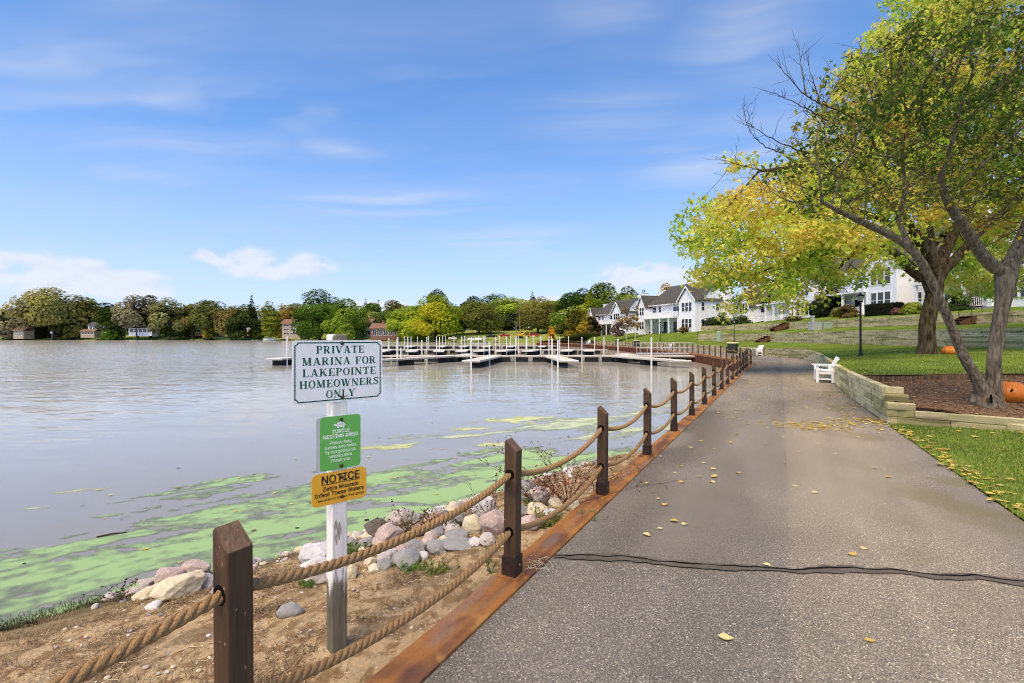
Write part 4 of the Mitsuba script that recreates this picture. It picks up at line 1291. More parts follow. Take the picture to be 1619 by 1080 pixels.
# near end: cross timbers of the steps, showing their sawn ends
e0 = (wall_line[1] - wall_line[0]) / np.linalg.norm(wall_line[1] - wall_line[0])
r0 = np.array([e0[1], -e0[0]])
for c, s, L, d in ((2, -0.02, 0.42, 0.0), (3, 0.24, 0.36, 0.02), (4, 0.36, 0.30, 0.03)):
    a = wall_line[0] + e0 * s
    part(k1, "end_timber", xf(cbox(0, 0.14, d, d + L, c * 0.132 + 0.002, (c + 1) * 0.132 - 0.002, 0.009), e0, r0, np.append(a, 0)), "timber_dark" if c == 3 else "timber")
k2 = thing("retaining_wall", "lower timber wall round the bend of the path behind the far bench and the waste bins", "retaining wall")
timber_wall(k2, wall_line, 0.0, 5, 0.132, s_start=corner + 0.02)
bend = wall_line[np.argmin(np.abs(near_arc - corner - 0.02))]
part(k2, "end_timber", box(bend[0] - 0.02, bend[0] + 0.16, bend[1] - 0.22, bend[1] - 0.04, 0.0, 0.80), "timber_dark")
timber_wall(k2, wall_line, 0.66, 1, 0.13, s_start=corner + 0.02, s_end=corner + 3.2, name="top_timber")
k3 = thing("bed_edging", "two courses of greenish timber edging the mulch bed under the twin-trunked tree", "edging")
bl = np.array([(7.13, 9.03), (8.47, 7.96)])
e1 = (bl[1] - bl[0]) / np.linalg.norm(bl[1] - bl[0])
r1 = np.array([e1[1], -e1[0]])
Lb = float(np.linalg.norm(bl[1] - bl[0]))
for c, a, b, m in ((0, 0.0, 0.78, "timber_dark"), (0, 0.785, Lb, "timber"), (1, 0.30, Lb, "timber_grey")):
    part(k3, "timber", xf(cbox(a, b, -0.14 + 0.008 * c, 0.0, c * 0.135, c * 0.135 + 0.13, 0.010), e1, r1, np.append(bl[0], -0.0)), m)
part(k3, "timber", xf(cbox(0.0, 0.295, -0.15, -0.005, 0.135, 0.272, 0.010), e1, r1, np.append(bl[0], 0)), "timber_dark", label="dark stained short timber at the corner of the wall")
for a, b, zt in ((0.86, 1.02, 0.18), (1.06, 1.25, 0.30)):
    part(k3, "stake", xf(cbox(Lb * a, Lb * b, -0.17, 0.03, -0.05, zt, 0.02), e1, r1, np.append(bl[0], 0)), "timber")
# the two terrace walls up the slope
k4 = thing("retaining_wall", "long tall timber wall across the lawn, lower of the two terrace walls", "retaining wall")
gap = 60.5
W1a, W1s = np.array(W1), np.append(0, np.cumsum(np.linalg.norm(np.diff(np.array(W1), axis=0), axis=1)))
timber_wall(k4, W1, (list(W1s), [0.92] * len(W1s)), 8, 0.155, s_start=10.0, proud=0.02)
k5 = thing("retaining_wall", "upper timber wall below the white townhouses", "retaining wall")
timber_wall(k5, W2, 2.52, 6, 0.16, s_start=10.0, proud=0.02)


def stairs(label, x0, x1, y, z0, z1, n, w=1.15, rail=True):
    k = thing("garden_stairs", label, "stairs")
    run, rise = (x1 - x0) / n, (z1 - z0) / n
    for i in range(n):
        part(k, "tread", cbox(x0 + i * run - 0.03, x0 + (i + 1) * run + 0.03, y - w / 2 + 0.05, y + w / 2 - 0.05, z0 + (i + 1) * rise - 0.05, z0 + (i + 1) * rise, 0.008), "stair_wood")
        part(k, "riser", box(x0 + i * run, x0 + i * run + 0.03, y - w / 2 + 0.06, y + w / 2 - 0.06, z0 + i * rise, z0 + (i + 1) * rise - 0.052), "hollow")
    for s in (-1, 1):
        part(k, "stringer", prism([(x0 - 0.1, z0 - 0.12), (x0 + 0.25, z0 - 0.25), (x1 + 0.1, z1 - 0.35), (x1 + 0.1, z1 + 0.02), (x0 - 0.1, z0 + rise * 0.9)], y + s * w / 2 - 0.03, y + s * w / 2 + 0.03), "stair_wood")
    if rail:
        pts = [(x0 - 0.25, z0), (x0 + (x1 - x0) * 0.45, z0 + (z1 - z0) * 0.45), (x1 - 0.1, z1)]
        ms = [cyl(px, y - w / 2 - 0.08, pz - 0.2, pz + 0.95, 0.018, 6) for px, pz in pts] + [tube([[px, y - w / 2 - 0.08, pz + 0.95] for px, pz in pts], 0.018, 6)]
        part(k, "handrail", cat(ms), "lamp_black", label="thin dark metal handrail")


stairs("brown wooden stairs set into the lower terrace wall with a thin handrail", 30.75, 32.75, 60.5, 0.98, 2.15, 6)
stairs("brown wooden stairs in the upper terrace wall above the others", 33.4, 35.25, 62.0, 2.55, 3.5, 5)
stairs("short brown wooden stairs in the upper wall behind the leaning trunk", 34.0, 35.6, 37.2, 2.58, 3.45, 4)

# ---------------------------------------------------------------- things along the path
def bench(label, x, y, z, yaw, width, group=None):
    """A white slatted bench; local +x is the side one sits down from, the width runs along y."""
    k = thing("bench", label, "bench", group)
    m = T4().translate([x, y, z]).rotate([0, 0, 1], yaw)
    w = width / 2
    P = lambda n, mesh: part(k, n, PLY(mesh, "white_plastic"), None, tw=m)
    for s in (-1, 1):
        y0 = s * w
        P("leg", cbox(0.19, 0.28, y0 - 0.02, y0 + 0.02, 0, 0.58, 0.005))
        P("leg", cbox(-0.27, -0.18, y0 - 0.02, y0 + 0.02, 0, 0.58, 0.005))
        P("armrest", cbox(-0.30, 0.36, y0 - 0.06, y0 + 0.05, 0.582, 0.61, 0.006))
        P("stretcher", cbox(-0.18, 0.19, y0 - 0.012, y0 + 0.012, 0.10, 0.15, 0.004))
        P("seat_rail", cbox(-0.22, 0.26, y0 - s * 0.05 - 0.015, y0 - s * 0.05 + 0.015, 0.30, 0.39, 0.004))
    for i in range(5):
        x0 = -0.20 + i * 0.095
        P("seat_slat", cbox(x0, x0 + 0.085, -w + 0.03, w - 0.03, 0.395 + 0.008 * i, 0.418 + 0.008 * i, 0.004))
    n = max(4, int(width / 0.13))
    for i in range(n):
        a = -w + 0.05 + (width - 0.1) * i / n
        b = a + (width - 0.1) / n - 0.012
        pts = [[-0.18 - 0.02 * 0, 0, 0.36], [-0.21, 0, 0.40]]
        P("back_slat", hull(np.array([[bx_, yy, zz] for yy in (a, b) for bx_, zz in ((-0.17, 0.40), (-0.19, 0.40), (-0.40, 0.90), (-0.42, 0.90))])))
    P("back_rail", hull(np.array([[bx_, yy, zz] for yy in (-w + 0.04, w - 0.04) for bx_, zz in ((-0.235, 0.50), (-0.265, 0.50), (-0.26, 0.56), (-0.29, 0.56))])))
    P("back_rail", hull(np.array([[bx_, yy, zz] for yy in (-w + 0.04, w - 0.04) for bx_, zz in ((-0.375, 0.80), (-0.405, 0.80), (-0.40, 0.86), (-0.43, 0.86))])))
    return k


bench("white slatted bench on the path against the near timber wall", 11.36, 17.62, 0.0, 150.9, 1.2)
bench("white slatted bench at the bend beside the green waste bin", 21.55, 42.6, 0.0, 176, 1.1)
bench("white bench by the timber wall farther round the bay", 21.6, 66.0, 0.0, 180, 1.1)
bench("small distant white bench near the end of the seawall", 17.0, 108.0, 0.0, 190, 1.2)


def bin_(label, x, y, s=1.0):
    k = thing("waste_bin", label, "waste bin")
    m = T4().translate([x, y, 0]).scale(s)
    part(k, "body", PLY(lathe([(0.46, 0.0), (0.50, 0.06), (0.52, 0.9), (0.50, 0.98)], 8), "bin_brown"), None, tw=m)
    for a in range(0, 360, 45):
        part(k, "panel", PLY(xf(cbox(-0.17, 0.17, -0.015, 0.015, 0.08, 0.92, 0.01), (1, 0, 0), (0, 1, 0), (0, -0.485, 0)), "bin_green"), None, tw=m @ T4().rotate([0, 0, 1], a + 22.5))
    part(k, "lid", PLY(lathe([(0.0, 0.985), (0.56, 0.985), (0.57, 1.03), (0.50, 1.08), (0.0, 1.10)], 16), "cream", smooth=40), None, tw=m)


bin_("dark green and brown waste bin with a cream lid beside the bench at the bend", 22.0, 48.2)
bin_("distant waste bin with a cream lid by the fence round the bay", 21.4, 83.0)


def lamp(label, x, y, z, h=3.05):
    k = thing("street_lamp", label, "street lamp")
    m = T4().translate([x, y, z])
    part(k, "base", PLY(lathe([(0.13, -0.05), (0.13, 0.04), (0.09, 0.08), (0.075, 0.30), (0.055, 0.34)], 12), "lamp_black", smooth=40), None, tw=m)
    part(k, "pole", PLY(cyl(0, 0, 0.3, h - 0.42, 0.05, 12, 0.042), "lamp_black", smooth=40), None, tw=m)
    part(k, "collar", PLY(lathe([(0.045, h - 0.44), (0.09, h - 0.41), (0.10, h - 0.38), (0.0, h - 0.38)], 12), "lamp_black", smooth=40), None, tw=m)
    g = part(k, "lantern", PLY(lathe([(0.09, h - 0.375), (0.15, h - 0.14), (0.0, h - 0.14)], 8), "lamp_glass"), None, tw=m)
    for a in range(0, 360, 90):
        part(g, "glazing_bar", PLY(tube([[0.094, 0, h - 0.375], [0.154, 0, h - 0.14]], 0.008, 5), "lamp_black"), None, tw=m @ T4().rotate([0, 0, 1], a + 22.5))
    part(k, "cap", PLY(lathe([(0.0, h - 0.138), (0.19, h - 0.138), (0.17, h - 0.11), (0.07, h - 0.03), (0.03, h - 0.02), (0.028, h + 0.03), (0.0, h + 0.05)], 12), "lamp_black", smooth=40), None, tw=m)


lamp("black lamp post with a lantern on the lawn beside the near timber wall", 17.0, 23.6, 0.70)
lamp("black lamp post on the lawn in front of the lower stairs", 31.0, 67.5, 0.95)
lamp("distant black lamp post on the lawn below the white house", 23.9, 78.0, 1.02)


def pumpkin(label, x, y, z, r, yaw, face=True):
    k = thing("pumpkin", label, "pumpkin")
    nu, nv = 72, 24
    u, v = np.meshgrid(np.arange(nu) / nu * 2 * np.pi, np.linspace(-np.pi / 2, np.pi / 2, nv))
    rr = (1 - 0.09 * np.abs(np.sin(6 * u + 0.3)) ** 0.6 * 0 - 0.07 * (1 - np.abs(np.sin(5.5 * u))) ** 2 * np.cos(v))
    R = r * np.cos(v) * rr * (1 + 0.06 * np.cos(2 * v))
    Zz = 0.84 * r * np.sin(v) - 0.16 * r * np.exp(-((np.cos(v)) / 0.28) ** 2) * np.sign(np.sin(v))
    vv = np.stack([R * np.cos(u), R * np.sin(u), Zz + 0.80 * r], -1).reshape(-1, 3)
    i, j = np.meshgrid(np.arange(nv - 1), np.arange(nu), indexing="ij")
    q = np.stack([i * nu + j, i * nu + (j + 1) % nu, (i + 1) * nu + (j + 1) % nu, (i + 1) * nu + j], -1).reshape(-1, 4)
    m = T4().translate([x, y, z]).rotate([0, 0, 1], yaw)
    part(k, "rind", PLY((vv, np.vstack([q[:, [0, 1, 2]], q[:, [0, 2, 3]]])), "pumpkin", smooth=True), None, tw=m)
    part(k, "stem", PLY(tube([[0, 0, 1.38 * r], [0.02 * r, 0, 1.58 * r], [0.14 * r, 0.03 * r, 1.74 * r]], [0.13 * r, 0.08 * r, 0.09 * r], 8), "pumpkin_stem", smooth=40), None, tw=m)
    if face:
        for a, zz, w in ((200, 1.02, 0.16), (232, 1.02, 0.16), (216, 0.78, 0.10)):
            a = math.radians(a)
            c = np.array([math.cos(a), math.sin(a), 0]) * r * 1.0
            t_ = np.array([-math.sin(a), math.cos(a), 0])
            e = [c * 0.98 + t_ * w * r * sx + np.array([0, 0, zz * r + sz * w * r]) for sx, sz in ((-1, -0.7), (1, -0.7), (0.1, 0.9))]
            e = np.array(e + [p * 0.86 + np.array([0, 0, 0.14 * p[2]]) for p in e])
            part(k, "carved_eye", PLY(hull(e * np.array([1.012, 1.012, 1])), "hollow"), None, tw=m)


pumpkin("large orange carved pumpkin on the mulch beside the twin-trunked tree", (10.02, 9.60, 0.19)[0], 9.75, 0.27, 0.29, 0)
pumpkin("orange pumpkin on the lawn against the dark maple trunk", 20.05, 22.15, 0.74, 0.30, 20, False)


def cabinet(label, x, y, z, w, d, h, m, name="utility_box"):
    k = thing(name, label, "utility box")
    part(k, "body", cbox(x - w / 2, x + w / 2, y - d / 2, y + d / 2, z - 0.1, z + h * 0.86, 0.03), m)
    part(k, "lid", cbox(x - w / 2 - 0.03, x + w / 2 + 0.03, y - d / 2 - 0.03, y + d / 2 + 0.03, z + h * 0.865, z + h, 0.04), m)


cabinet("grey green metal utility box on the grass terrace, left of the paler one", 33.2, 53.0, 2.42, 1.05, 0.9, 0.85, "utility_grey")
cabinet("pale green utility box on the grass terrace, right of the grey one", 34.35, 53.0, 2.45, 1.0, 0.9, 0.8, "utility_green")
cabinet("slim upright marker box behind the two utility boxes", 33.6, 54.0, 2.45, 0.3, 0.2, 1.55, "utility_grey")
k = thing("utility_pedestal", "rounded pale green utility pedestal before the lower terrace wall", "utility box")
part(k, "body", lathe([(0.34, 1.15), (0.34, 2.2), (0.30, 2.34), (0.0, 2.42)], 16, (29.1, 68.0, 0.05)), "utility_green", smooth=40)
part(k, "base", box(28.72, 29.48, 67.62, 68.38, 1.0, 1.22), "utility_grey")

# ---------------------------------------------------------------- floating docks
DZ = -0.22


def dock(label, walk, fingers, piles, gangway=None, flo=1.75):
    """walk: (x0, x1, y, width); fingers: list of (x, y0, y1, width, slant); piles: list of (x, y, top)."""
    k = thing("floating_dock", label, "dock")
    x0, x1, y, w = walk
    part(k, "walkway", cat([box(x0, x1, y - w / 2, y + w / 2, DZ - 0.10, DZ)] + [box(x0, x1, y + s * w / 2 - 0.03, y + s * w / 2 + 0.03, DZ - 0.15, DZ - 0.02 + 0.03) for s in (-1, 1)]), "deck")

    def float_(a, b, c, d):
        part(k, "float", cat([cbox(a, b, c, d, WATER - 0.25, DZ - 0.155, 0.04), box(a - 0.015, b + 0.015, c - 0.015, d + 0.015, WATER + 0.10, WATER + 0.13)]), "dock_float")
    xx = x0 + 0.3
    while xx < x1 - 1.0:
        float_(xx, xx + 1.25, y - w / 2 + 0.08, y + w / 2 - 0.08)
        xx += flo
    for fx, y0, y1, fw, sl in fingers:
        q = [(fx - fw / 2, y0), (fx + fw / 2, y0), (fx + fw / 2 + sl, y1), (fx - fw / 2 + sl, y1)]
        m = flatpoly(sg.Polygon(q), 0.10)
        m2 = flatpoly(sg.Polygon(q).buffer(0.04, join_style=2).difference(sg.Polygon(q).buffer(-0.03, join_style=2)), 0.14)
        fk = part(k, "finger", cat([(m[0] + np.array([0, 0, DZ - 0.098]), m[1]), (m2[0] + np.array([0, 0, DZ - 0.15]), m2[1])]), "deck")
        n = max(2, int(abs(y1 - y0) / 3.2))
        for i in range(n):
            t = (i + 0.12) / n
            c = fx + sl * t
            yy = y0 + (y1 - y0) * t
            part(fk, "float", cat([cbox(c - fw / 2 + 0.08, c + fw / 2 - 0.08, yy, yy + 1.3, WATER - 0.25, DZ - 0.155, 0.04), box(c - fw / 2 + 0.065, c + fw / 2 - 0.065, yy - 0.015, yy + 1.315, WATER + 0.10, WATER + 0.13)]), "dock_float")
        for sy, yy in ((0, y0), (1, y1)):
            part(fk, "bumper", tube([[fx + sl * sy - fw / 2, yy, DZ - 0.03], [fx + sl * sy + fw / 2, yy, DZ - 0.03]], 0.05, 6), "white_plastic", smooth=40)
    for px, py, top in piles:
        pk = part(k, "pile", cyl(px, py, -2.2, top, 0.062, 10), "white_plastic", smooth=40)
        part(pk, "cap", lathe([(0.072, top - 0.05), (0.072, top + 0.03), (0.0, top + 0.13)], 10, (px, py, 0)), "white_plastic", smooth=40)
    if gangway:
        gx0, gx1, gy = gangway
        part(k, "gangway_deck", xf(box(0, gx1 - gx0, -0.75, 0.75, -0.12, 0), (1, 0, 0.0), (0, 1, 0), (gx0, gy, -0.05)), "alu")
        for s in (-1, 1):
            ms = [tube([[gx0, gy + s * 0.75, zz - 0.05], [gx1, gy + s * 0.75, zz - 0.05]], 0.03, 6) for zz in (0.55, 1.05)]
            ms += [cyl(xp, gy + s * 0.75, -0.1, 1.0, 0.028, 6) for xp in np.linspace(gx0, gx1, 6)]
            part(k, "railing", cat(ms), "alu", label="pale metal gangway railing")


dock("front floating dock with black floats, nearest of the three rows", ((-13.94, 48.60)[0], 18.7, 48.6, 1.25),
     [((-6.30, 44.00)[0], 47.8, 38.5, 1.3, -5.6), ((-5.06, 52.00)[0], 49.4, 53.2, 1.4, 0.4), ((-1.73, 42.00)[0], 47.8, 38.0, 1.35, -1.5), ((3.94, 44.00)[0], 47.8, 38.2, 1.4, 0.6), ((10.50, 44.00)[0], 47.8, 38.4, 1.35, 3.0), ((12.27, 52.00)[0], 49.4, 54.0, 1.5, 0.0)],
     [((-10.08, 42.50)[0], 42.5, 1.35), ((-9.31, 50.00)[0], 50.0, 1.2), ((-3.17, 37.60)[0], 37.6, 1.28), ((-1.98, 42.60)[0], 42.6, 1.1), ((3.57, 43.00)[0], 43.0, 1.35), ((3.57, 37.70)[0], 37.7, 1.3), ((11.39, 52.00)[0], 52.0, 1.35), ((10.95, 38.00)[0], 38.0, 1.5), ((-10.90, 47.50)[0], 47.5, 0.45)],
     (13.2, 18.9, 50.6))
dock("middle floating dock row with slanting fingers and white piles", ((-23.48, 72.00)[0], (14.16, 72.00)[0], 72.0, 1.4),
     [((-18.07, 70.00)[0], 71.3, 64.0, 1.4, 0.6), ((-14.36, 68.00)[0], 71.3, 64.0, 1.4, 1.0), ((-10.62, 68.00)[0], 71.3, 64.0, 1.4, 0.9), ((-6.98, 68.00)[0], 71.3, 64.0, 1.4, 0.2), ((-3.69, 68.00)[0], 71.3, 64.5, 1.4, -0.8), ((0.04, 68.00)[0], 71.3, 64.5, 1.4, -1.6), ((3.60, 68.00)[0], 71.3, 64.5, 1.4, -1.6), ((8.49, 68.00)[0], 71.3, 65.5, 1.4, -1.2), ((11.16, 68.00)[0], 71.3, 66, 1.4, -0.6)],
     [(x_, y_, t_) for x_, y_, t_ in ((-17.80, 70.00, 1.33), (-13.98, 65.00, 1.56), (-10.15, 65.00, 1.60), (-10.48, 70.00, 1.51), (-6.70, 64.50, 1.60), (-3.84, 66.00, 1.60), (-0.72, 65.00, 1.60), (0.47, 66.00, 1.60), (3.90, 65.50, 1.60), (5.05, 66.00, 1.60), (7.72, 66.00, 1.60), (11.43, 67.00, 1.56), (-15.57, 66.00, 1.51), (-12.13, 69.00, 1.55), (-5.82, 69.00, 1.51), (-2.27, 68.00, 1.56), (2.12, 69.00, 1.51), (6.91, 70.00, 1.55), (9.82, 68.00, 1.51), (13.31, 70.00, 1.55))])
dock("farthest floating dock row near the grassy bank", ((-28.48, 104.00)[0], (9.58, 104.00)[0], 104.0, 1.4),
     [((-20.85, 100.00)[0], 103.2, 95.0, 1.3, 0.5), ((-14.31, 100.00)[0], 103.2, 95.0, 1.3, 0.3), ((-9.74, 100.00)[0], 103.2, 95.0, 1.3, 0.0), ((-4.90, 100.00)[0], 103.2, 95.0, 1.3, -0.4), ((0.33, 100.00)[0], 103.2, 95.0, 1.3, -0.8), ((6.60, 100.00)[0], 103.2, 95.0, 1.3, -0.8)],
     [(x_, y_, t_) for x_, y_, t_ in ((-20.02, 96.00, 1.66), (-19.54, 100.00, 1.67), (-14.03, 98.00, 1.79), (-14.34, 104.00, 1.74), (-9.35, 96.00, 1.73), (-6.86, 100.00, 1.80), (-5.39, 97.00, 1.73), (-0.32, 98.00, 1.79), (1.00, 102.00, 1.80), (4.42, 98.00, 1.79), (1.29, 94.00, 1.72), (-17.19, 100.00, 1.73), (-12.20, 102.00, 1.67), (-2.55, 100.00, 1.73), (3.03, 103.00, 1.67), (8.09, 99.00, 1.73), (-22.82, 103.00, 1.73))])
dock("short separate floating dock end left of the white marina board", ((-20.73, 44.00)[0], (-12.62, 44.00)[0], 44.0, 1.5), [((-20.39, 44.00)[0], 43.3, 41.5, 1.3, 0.0)], [((-19.70, 42.40)[0], 42.4, 1.55), ((-16.95, 44.80)[0], 44.8, 1.3)])

# ---------------------------------------------------------------- buildings: local x along the front, y out of it, z up
class Build:
    def __init__(self, name, label, o, ax, cat_="house"):
        self.k = thing(name, label, cat_)
        a = np.array(ax, float) / np.linalg.norm(ax)
        self.ax, self.ay, self.o = a, np.array([-a[1], a[0]]), np.array(o, float)

    def add(self, name, mesh, m, parent=None, label=None, **k):
        return part(parent or self.k, name, xf(mesh, self.ax, self.ay, self.o), m, label=label, **k)

    def window(self, x, y, z, w, h, nx=1, ny=2, frame=0.07, side=False):
        """A window on a wall face looking out along +y at (x, y); side: on a face looking along -x."""
        def g(a, b, c, d, e, f_):
            return box(a, b, c, d, e, f_) if not side else box(2 * y - d, 2 * y - c, a, b, e, f_)
        k = self.add("window", cat([g(x, x + w, y, y + 0.06, z, z + frame), g(x, x + w, y, y + 0.06, z + h - frame, z + h), g(x, x + frame, y, y + 0.06, z + frame, z + h - frame), g(x + w - frame, x + w, y, y + 0.06, z + frame, z + h - frame)]
                                  + [g(x + w * i / nx - frame / 2, x + w * i / nx + frame / 2, y, y + 0.06, z + frame, z + h - frame) for i in range(1, nx)]
                                  + [g(x + frame, x + w - frame, y, y + 0.05, z + h * j / ny - 0.03, z + h * j / ny + 0.03) for j in range(1, ny)]), "white_paint")
        self.add("pane", g(x + frame, x + w - frame, y, y + 0.02, z + frame, z + h - frame), "pane", k)
        return k

    def gable(self, x0, x1, y0, y1, z0, ze, zr, roof="roof", siding="siding", over=0.35):
        """A gable-fronted block: the ridge runs out of the front."""
        xm = (x0 + x1) / 2
        w = self.add("wall", prism([(x0, z0), (x1, z0), (x1, ze), (xm, zr), (x0, ze)], y0, y1), siding)
        for s, xa in ((-1, x0), (1, x1)):
            sl = (zr - ze) / (xm - x0)
            xo, zo = xa + s * over, ze - over * sl
            p = [(xo, zo + 0.03), (xm, zr + 0.03), (xm, zr + 0.22), (xo, zo + 0.20)]
            if s > 0:
                p = p[::-1]
            r = self.add("roof", prism(p, y0, y1 + over), roof)
            q = [(xo, zo - 0.12), (xm, zr - 0.10), (xm, zr + 0.235), (xo, zo + 0.215)]
            self.add("bargeboard", prism(q if s < 0 else q[::-1], y1 + over, y1 + over + 0.05), "white_paint", r)
        return w


def lake_house(label, o, ax, z0, drop=0.0):
    """The white two-storey lake houses: two gabled bays, a balcony on posts between them, a big roof behind."""
    b = Build("white_house", label, (o[0], o[1], z0), ax)
    b.gable(0.0, 4.5, -4.7, 1.5, -1.5, 5.5, 7.9)
    b.gable(15.7, 18.2, -4.7, 1.3, -1.5, 5.2, 7.3)
    b.add("wall", box(4.5, 15.7, -4.7, -0.4, 2.55, 5.2), "siding")
    b.add("porch_back_wall", box(4.5, 15.7, -4.7, -2.2, -1.5, 2.3), "siding")
    b.add("balcony_floor", box(4.503, 15.697, -2.3, 1.7, 2.3, 2.52), "white_paint")
    rail = b.add("balcony_railing", cat([box(4.5, 15.7, 1.60, 1.68, 3.48, 3.56), box(4.5, 15.7, 1.60, 1.68, 2.62, 2.68)] + [box(x, x + 0.06, 1.61, 1.67, 2.68, 3.48) for x in np.arange(4.55, 15.6, 0.16)]), "white_paint")
    for x in (4.62, 7.4, 10.2, 13.0, 15.45):
        b.add("post", box(x, x + 0.24, 1.42, 1.66, -1.5, 2.3), "white_paint")
    # main roof: ridge along the house, sloping up from the balcony eave
    b.add("roof", _roof(-0.3, 16.4, 0.6, -3.2, -5.4, 5.2, 9.2, 6.6, hip=True), "roof")
    b.add("gable_wall", hull(np.array([[q, yy, zz] for q in (0.0, 0.25) for yy, zz in ((0.2, 5.1), (-5.0, 5.1), (-5.0, 6.7), (-3.2, 8.95))])), "siding")
    b.add("fascia", box(4.5, 15.7, 0.45, 0.60, 5.0, 5.22), "white_paint")
    b.add("wall", box(0.3, 4.5, -5.0, -4.7, -1.5, 5.2), "siding")
    b.add("wall", box(4.5, 18.2, -5.0, -4.7, -1.5, 5.2), "siding")
    b.add("chimney", cat([box(-0.6, 1.6, -6.6, -5.05, -1.5, 10.4), box(-0.7, 1.7, -6.7, -4.95, 10.4, 10.55)]), "siding", label="broad white boxed chimney")
    b.add("flue", cat([cyl(0.1, -5.8, 10.5, 11.4, 0.12, 8), cyl(0.9, -5.8, 10.5, 11.6, 0.12, 8)]), "lamp_black")
    b.add("chimney", cat([box(13.6, 16.2, -4.4, -2.4, 4.6, 8.3), box(13.5, 16.3, -4.5, -2.3, 8.3, 8.45)]), "siding")
    b.add("flue", cyl(14.8, -3.4, 8.4, 9.2, 0.12, 8), "lamp_black")
    for z in (3.3, 0.25):
        for i in range(3):
            b.window(0.85 + i * 0.98, 1.5, z, 0.92, 1.75, 1, 2)
        for i in range(2):
            b.window(16.05 + i * 0.82, 1.3, z - 0.1, 0.76, 1.7, 1, 2)
    for x, w in ((5.2, 1.0), (12.4, 0.9), (14.0, 1.4)):
        b.window(x, -0.4, 3.55, w, 1.35, 1, 2)
    d = b.add("patio_door", box(6.3, 8.6, -0.4, -0.34, 2.55, 4.7), "white_paint")
    b.add("pane", cat([box(6.4, 7.4, -0.36, -0.32, 2.65, 4.6), box(7.5, 8.5, -0.36, -0.32, 2.65, 4.6)]), "pane", d)
    for x in (5.4, 9.0, 12.2):
        d = b.add("patio_door", box(x, x + 1.9, -2.2, -2.14, -1.3, 1.9), "white_paint")
        b.add("pane", cat([box(x + 0.1, x + 0.9, -2.16, -2.12, -1.2, 1.8), box(x + 1.0, x + 1.8, -2.16, -2.12, -1.2, 1.8)]), "pane", d)
    # the end wall that faces the viewer, with a column of small windows
    for z in (3.4, 0.3):
        b.window(-0.6, 0.0, z, 0.8, 1.6, 1, 2, side=True)
    for z in (3.4, 0.4):
        b.window(-3.9, 0.0, z, 0.8, 1.5, 1, 2, side=True)
    for x, s in ((5.2, 0.5), (9.8, 0.6), (14.2, 0.4)):
        sh = b.add("patio_furniture", cat([cyl(x, 0.5, -1.3, -0.6, 0.06, 6), lathe([(0, -0.6), (s, -0.6), (s, -0.54), (0, -0.54)], 10, (x, 0.5, 0)), box(x + 0.8, x + 1.3, 0.2, 0.7, -0.95, -0.88), box(x + 0.8, x + 0.86, 0.2, 0.7, -0.88, -0.3)]), "lamp_black")
    return b


def _roof(x0, x1, ye, yr, yb, ze, zr, zb, hip=False):
    """Two slopes meeting in a ridge along x (at yr), eaves at ye and yb; hip: the far end (x1) slopes too."""
    xr = x1 - (3.5 if hip else 0.0)
    v = [[x0, ye, ze], [x1, ye, ze], [xr, yr, zr], [x0, yr, zr], [x1, yb, zb], [x0, yb, zb]]
    v = np.array(v + [[a, b_, c - 0.22] for a, b_, c in v], float)
    f = [[0, 1, 2], [0, 2, 3], [3, 2, 4], [3, 4, 5], [1, 4, 2]]
    f += [[6 + c, 6 + b_, 6 + a] for a, b_, c in f]
    for a, c in ((1, 0), (4, 1), (5, 4), (3, 5), (0, 3)):
        f += [[a, c, c + 6], [a, c + 6, a + 6]]
    return v, np.array(f)


lake_house("white two storey lake house with a balcony on posts, nearest below the slope", (34.7, 88.4), (-0.333, 0.943), 3.05)
lake_house("white lake house farther along the shore, partly hidden by a birch", ((30.20, 128.00)[0], 128.0), (-0.33, 0.944), 2.9)


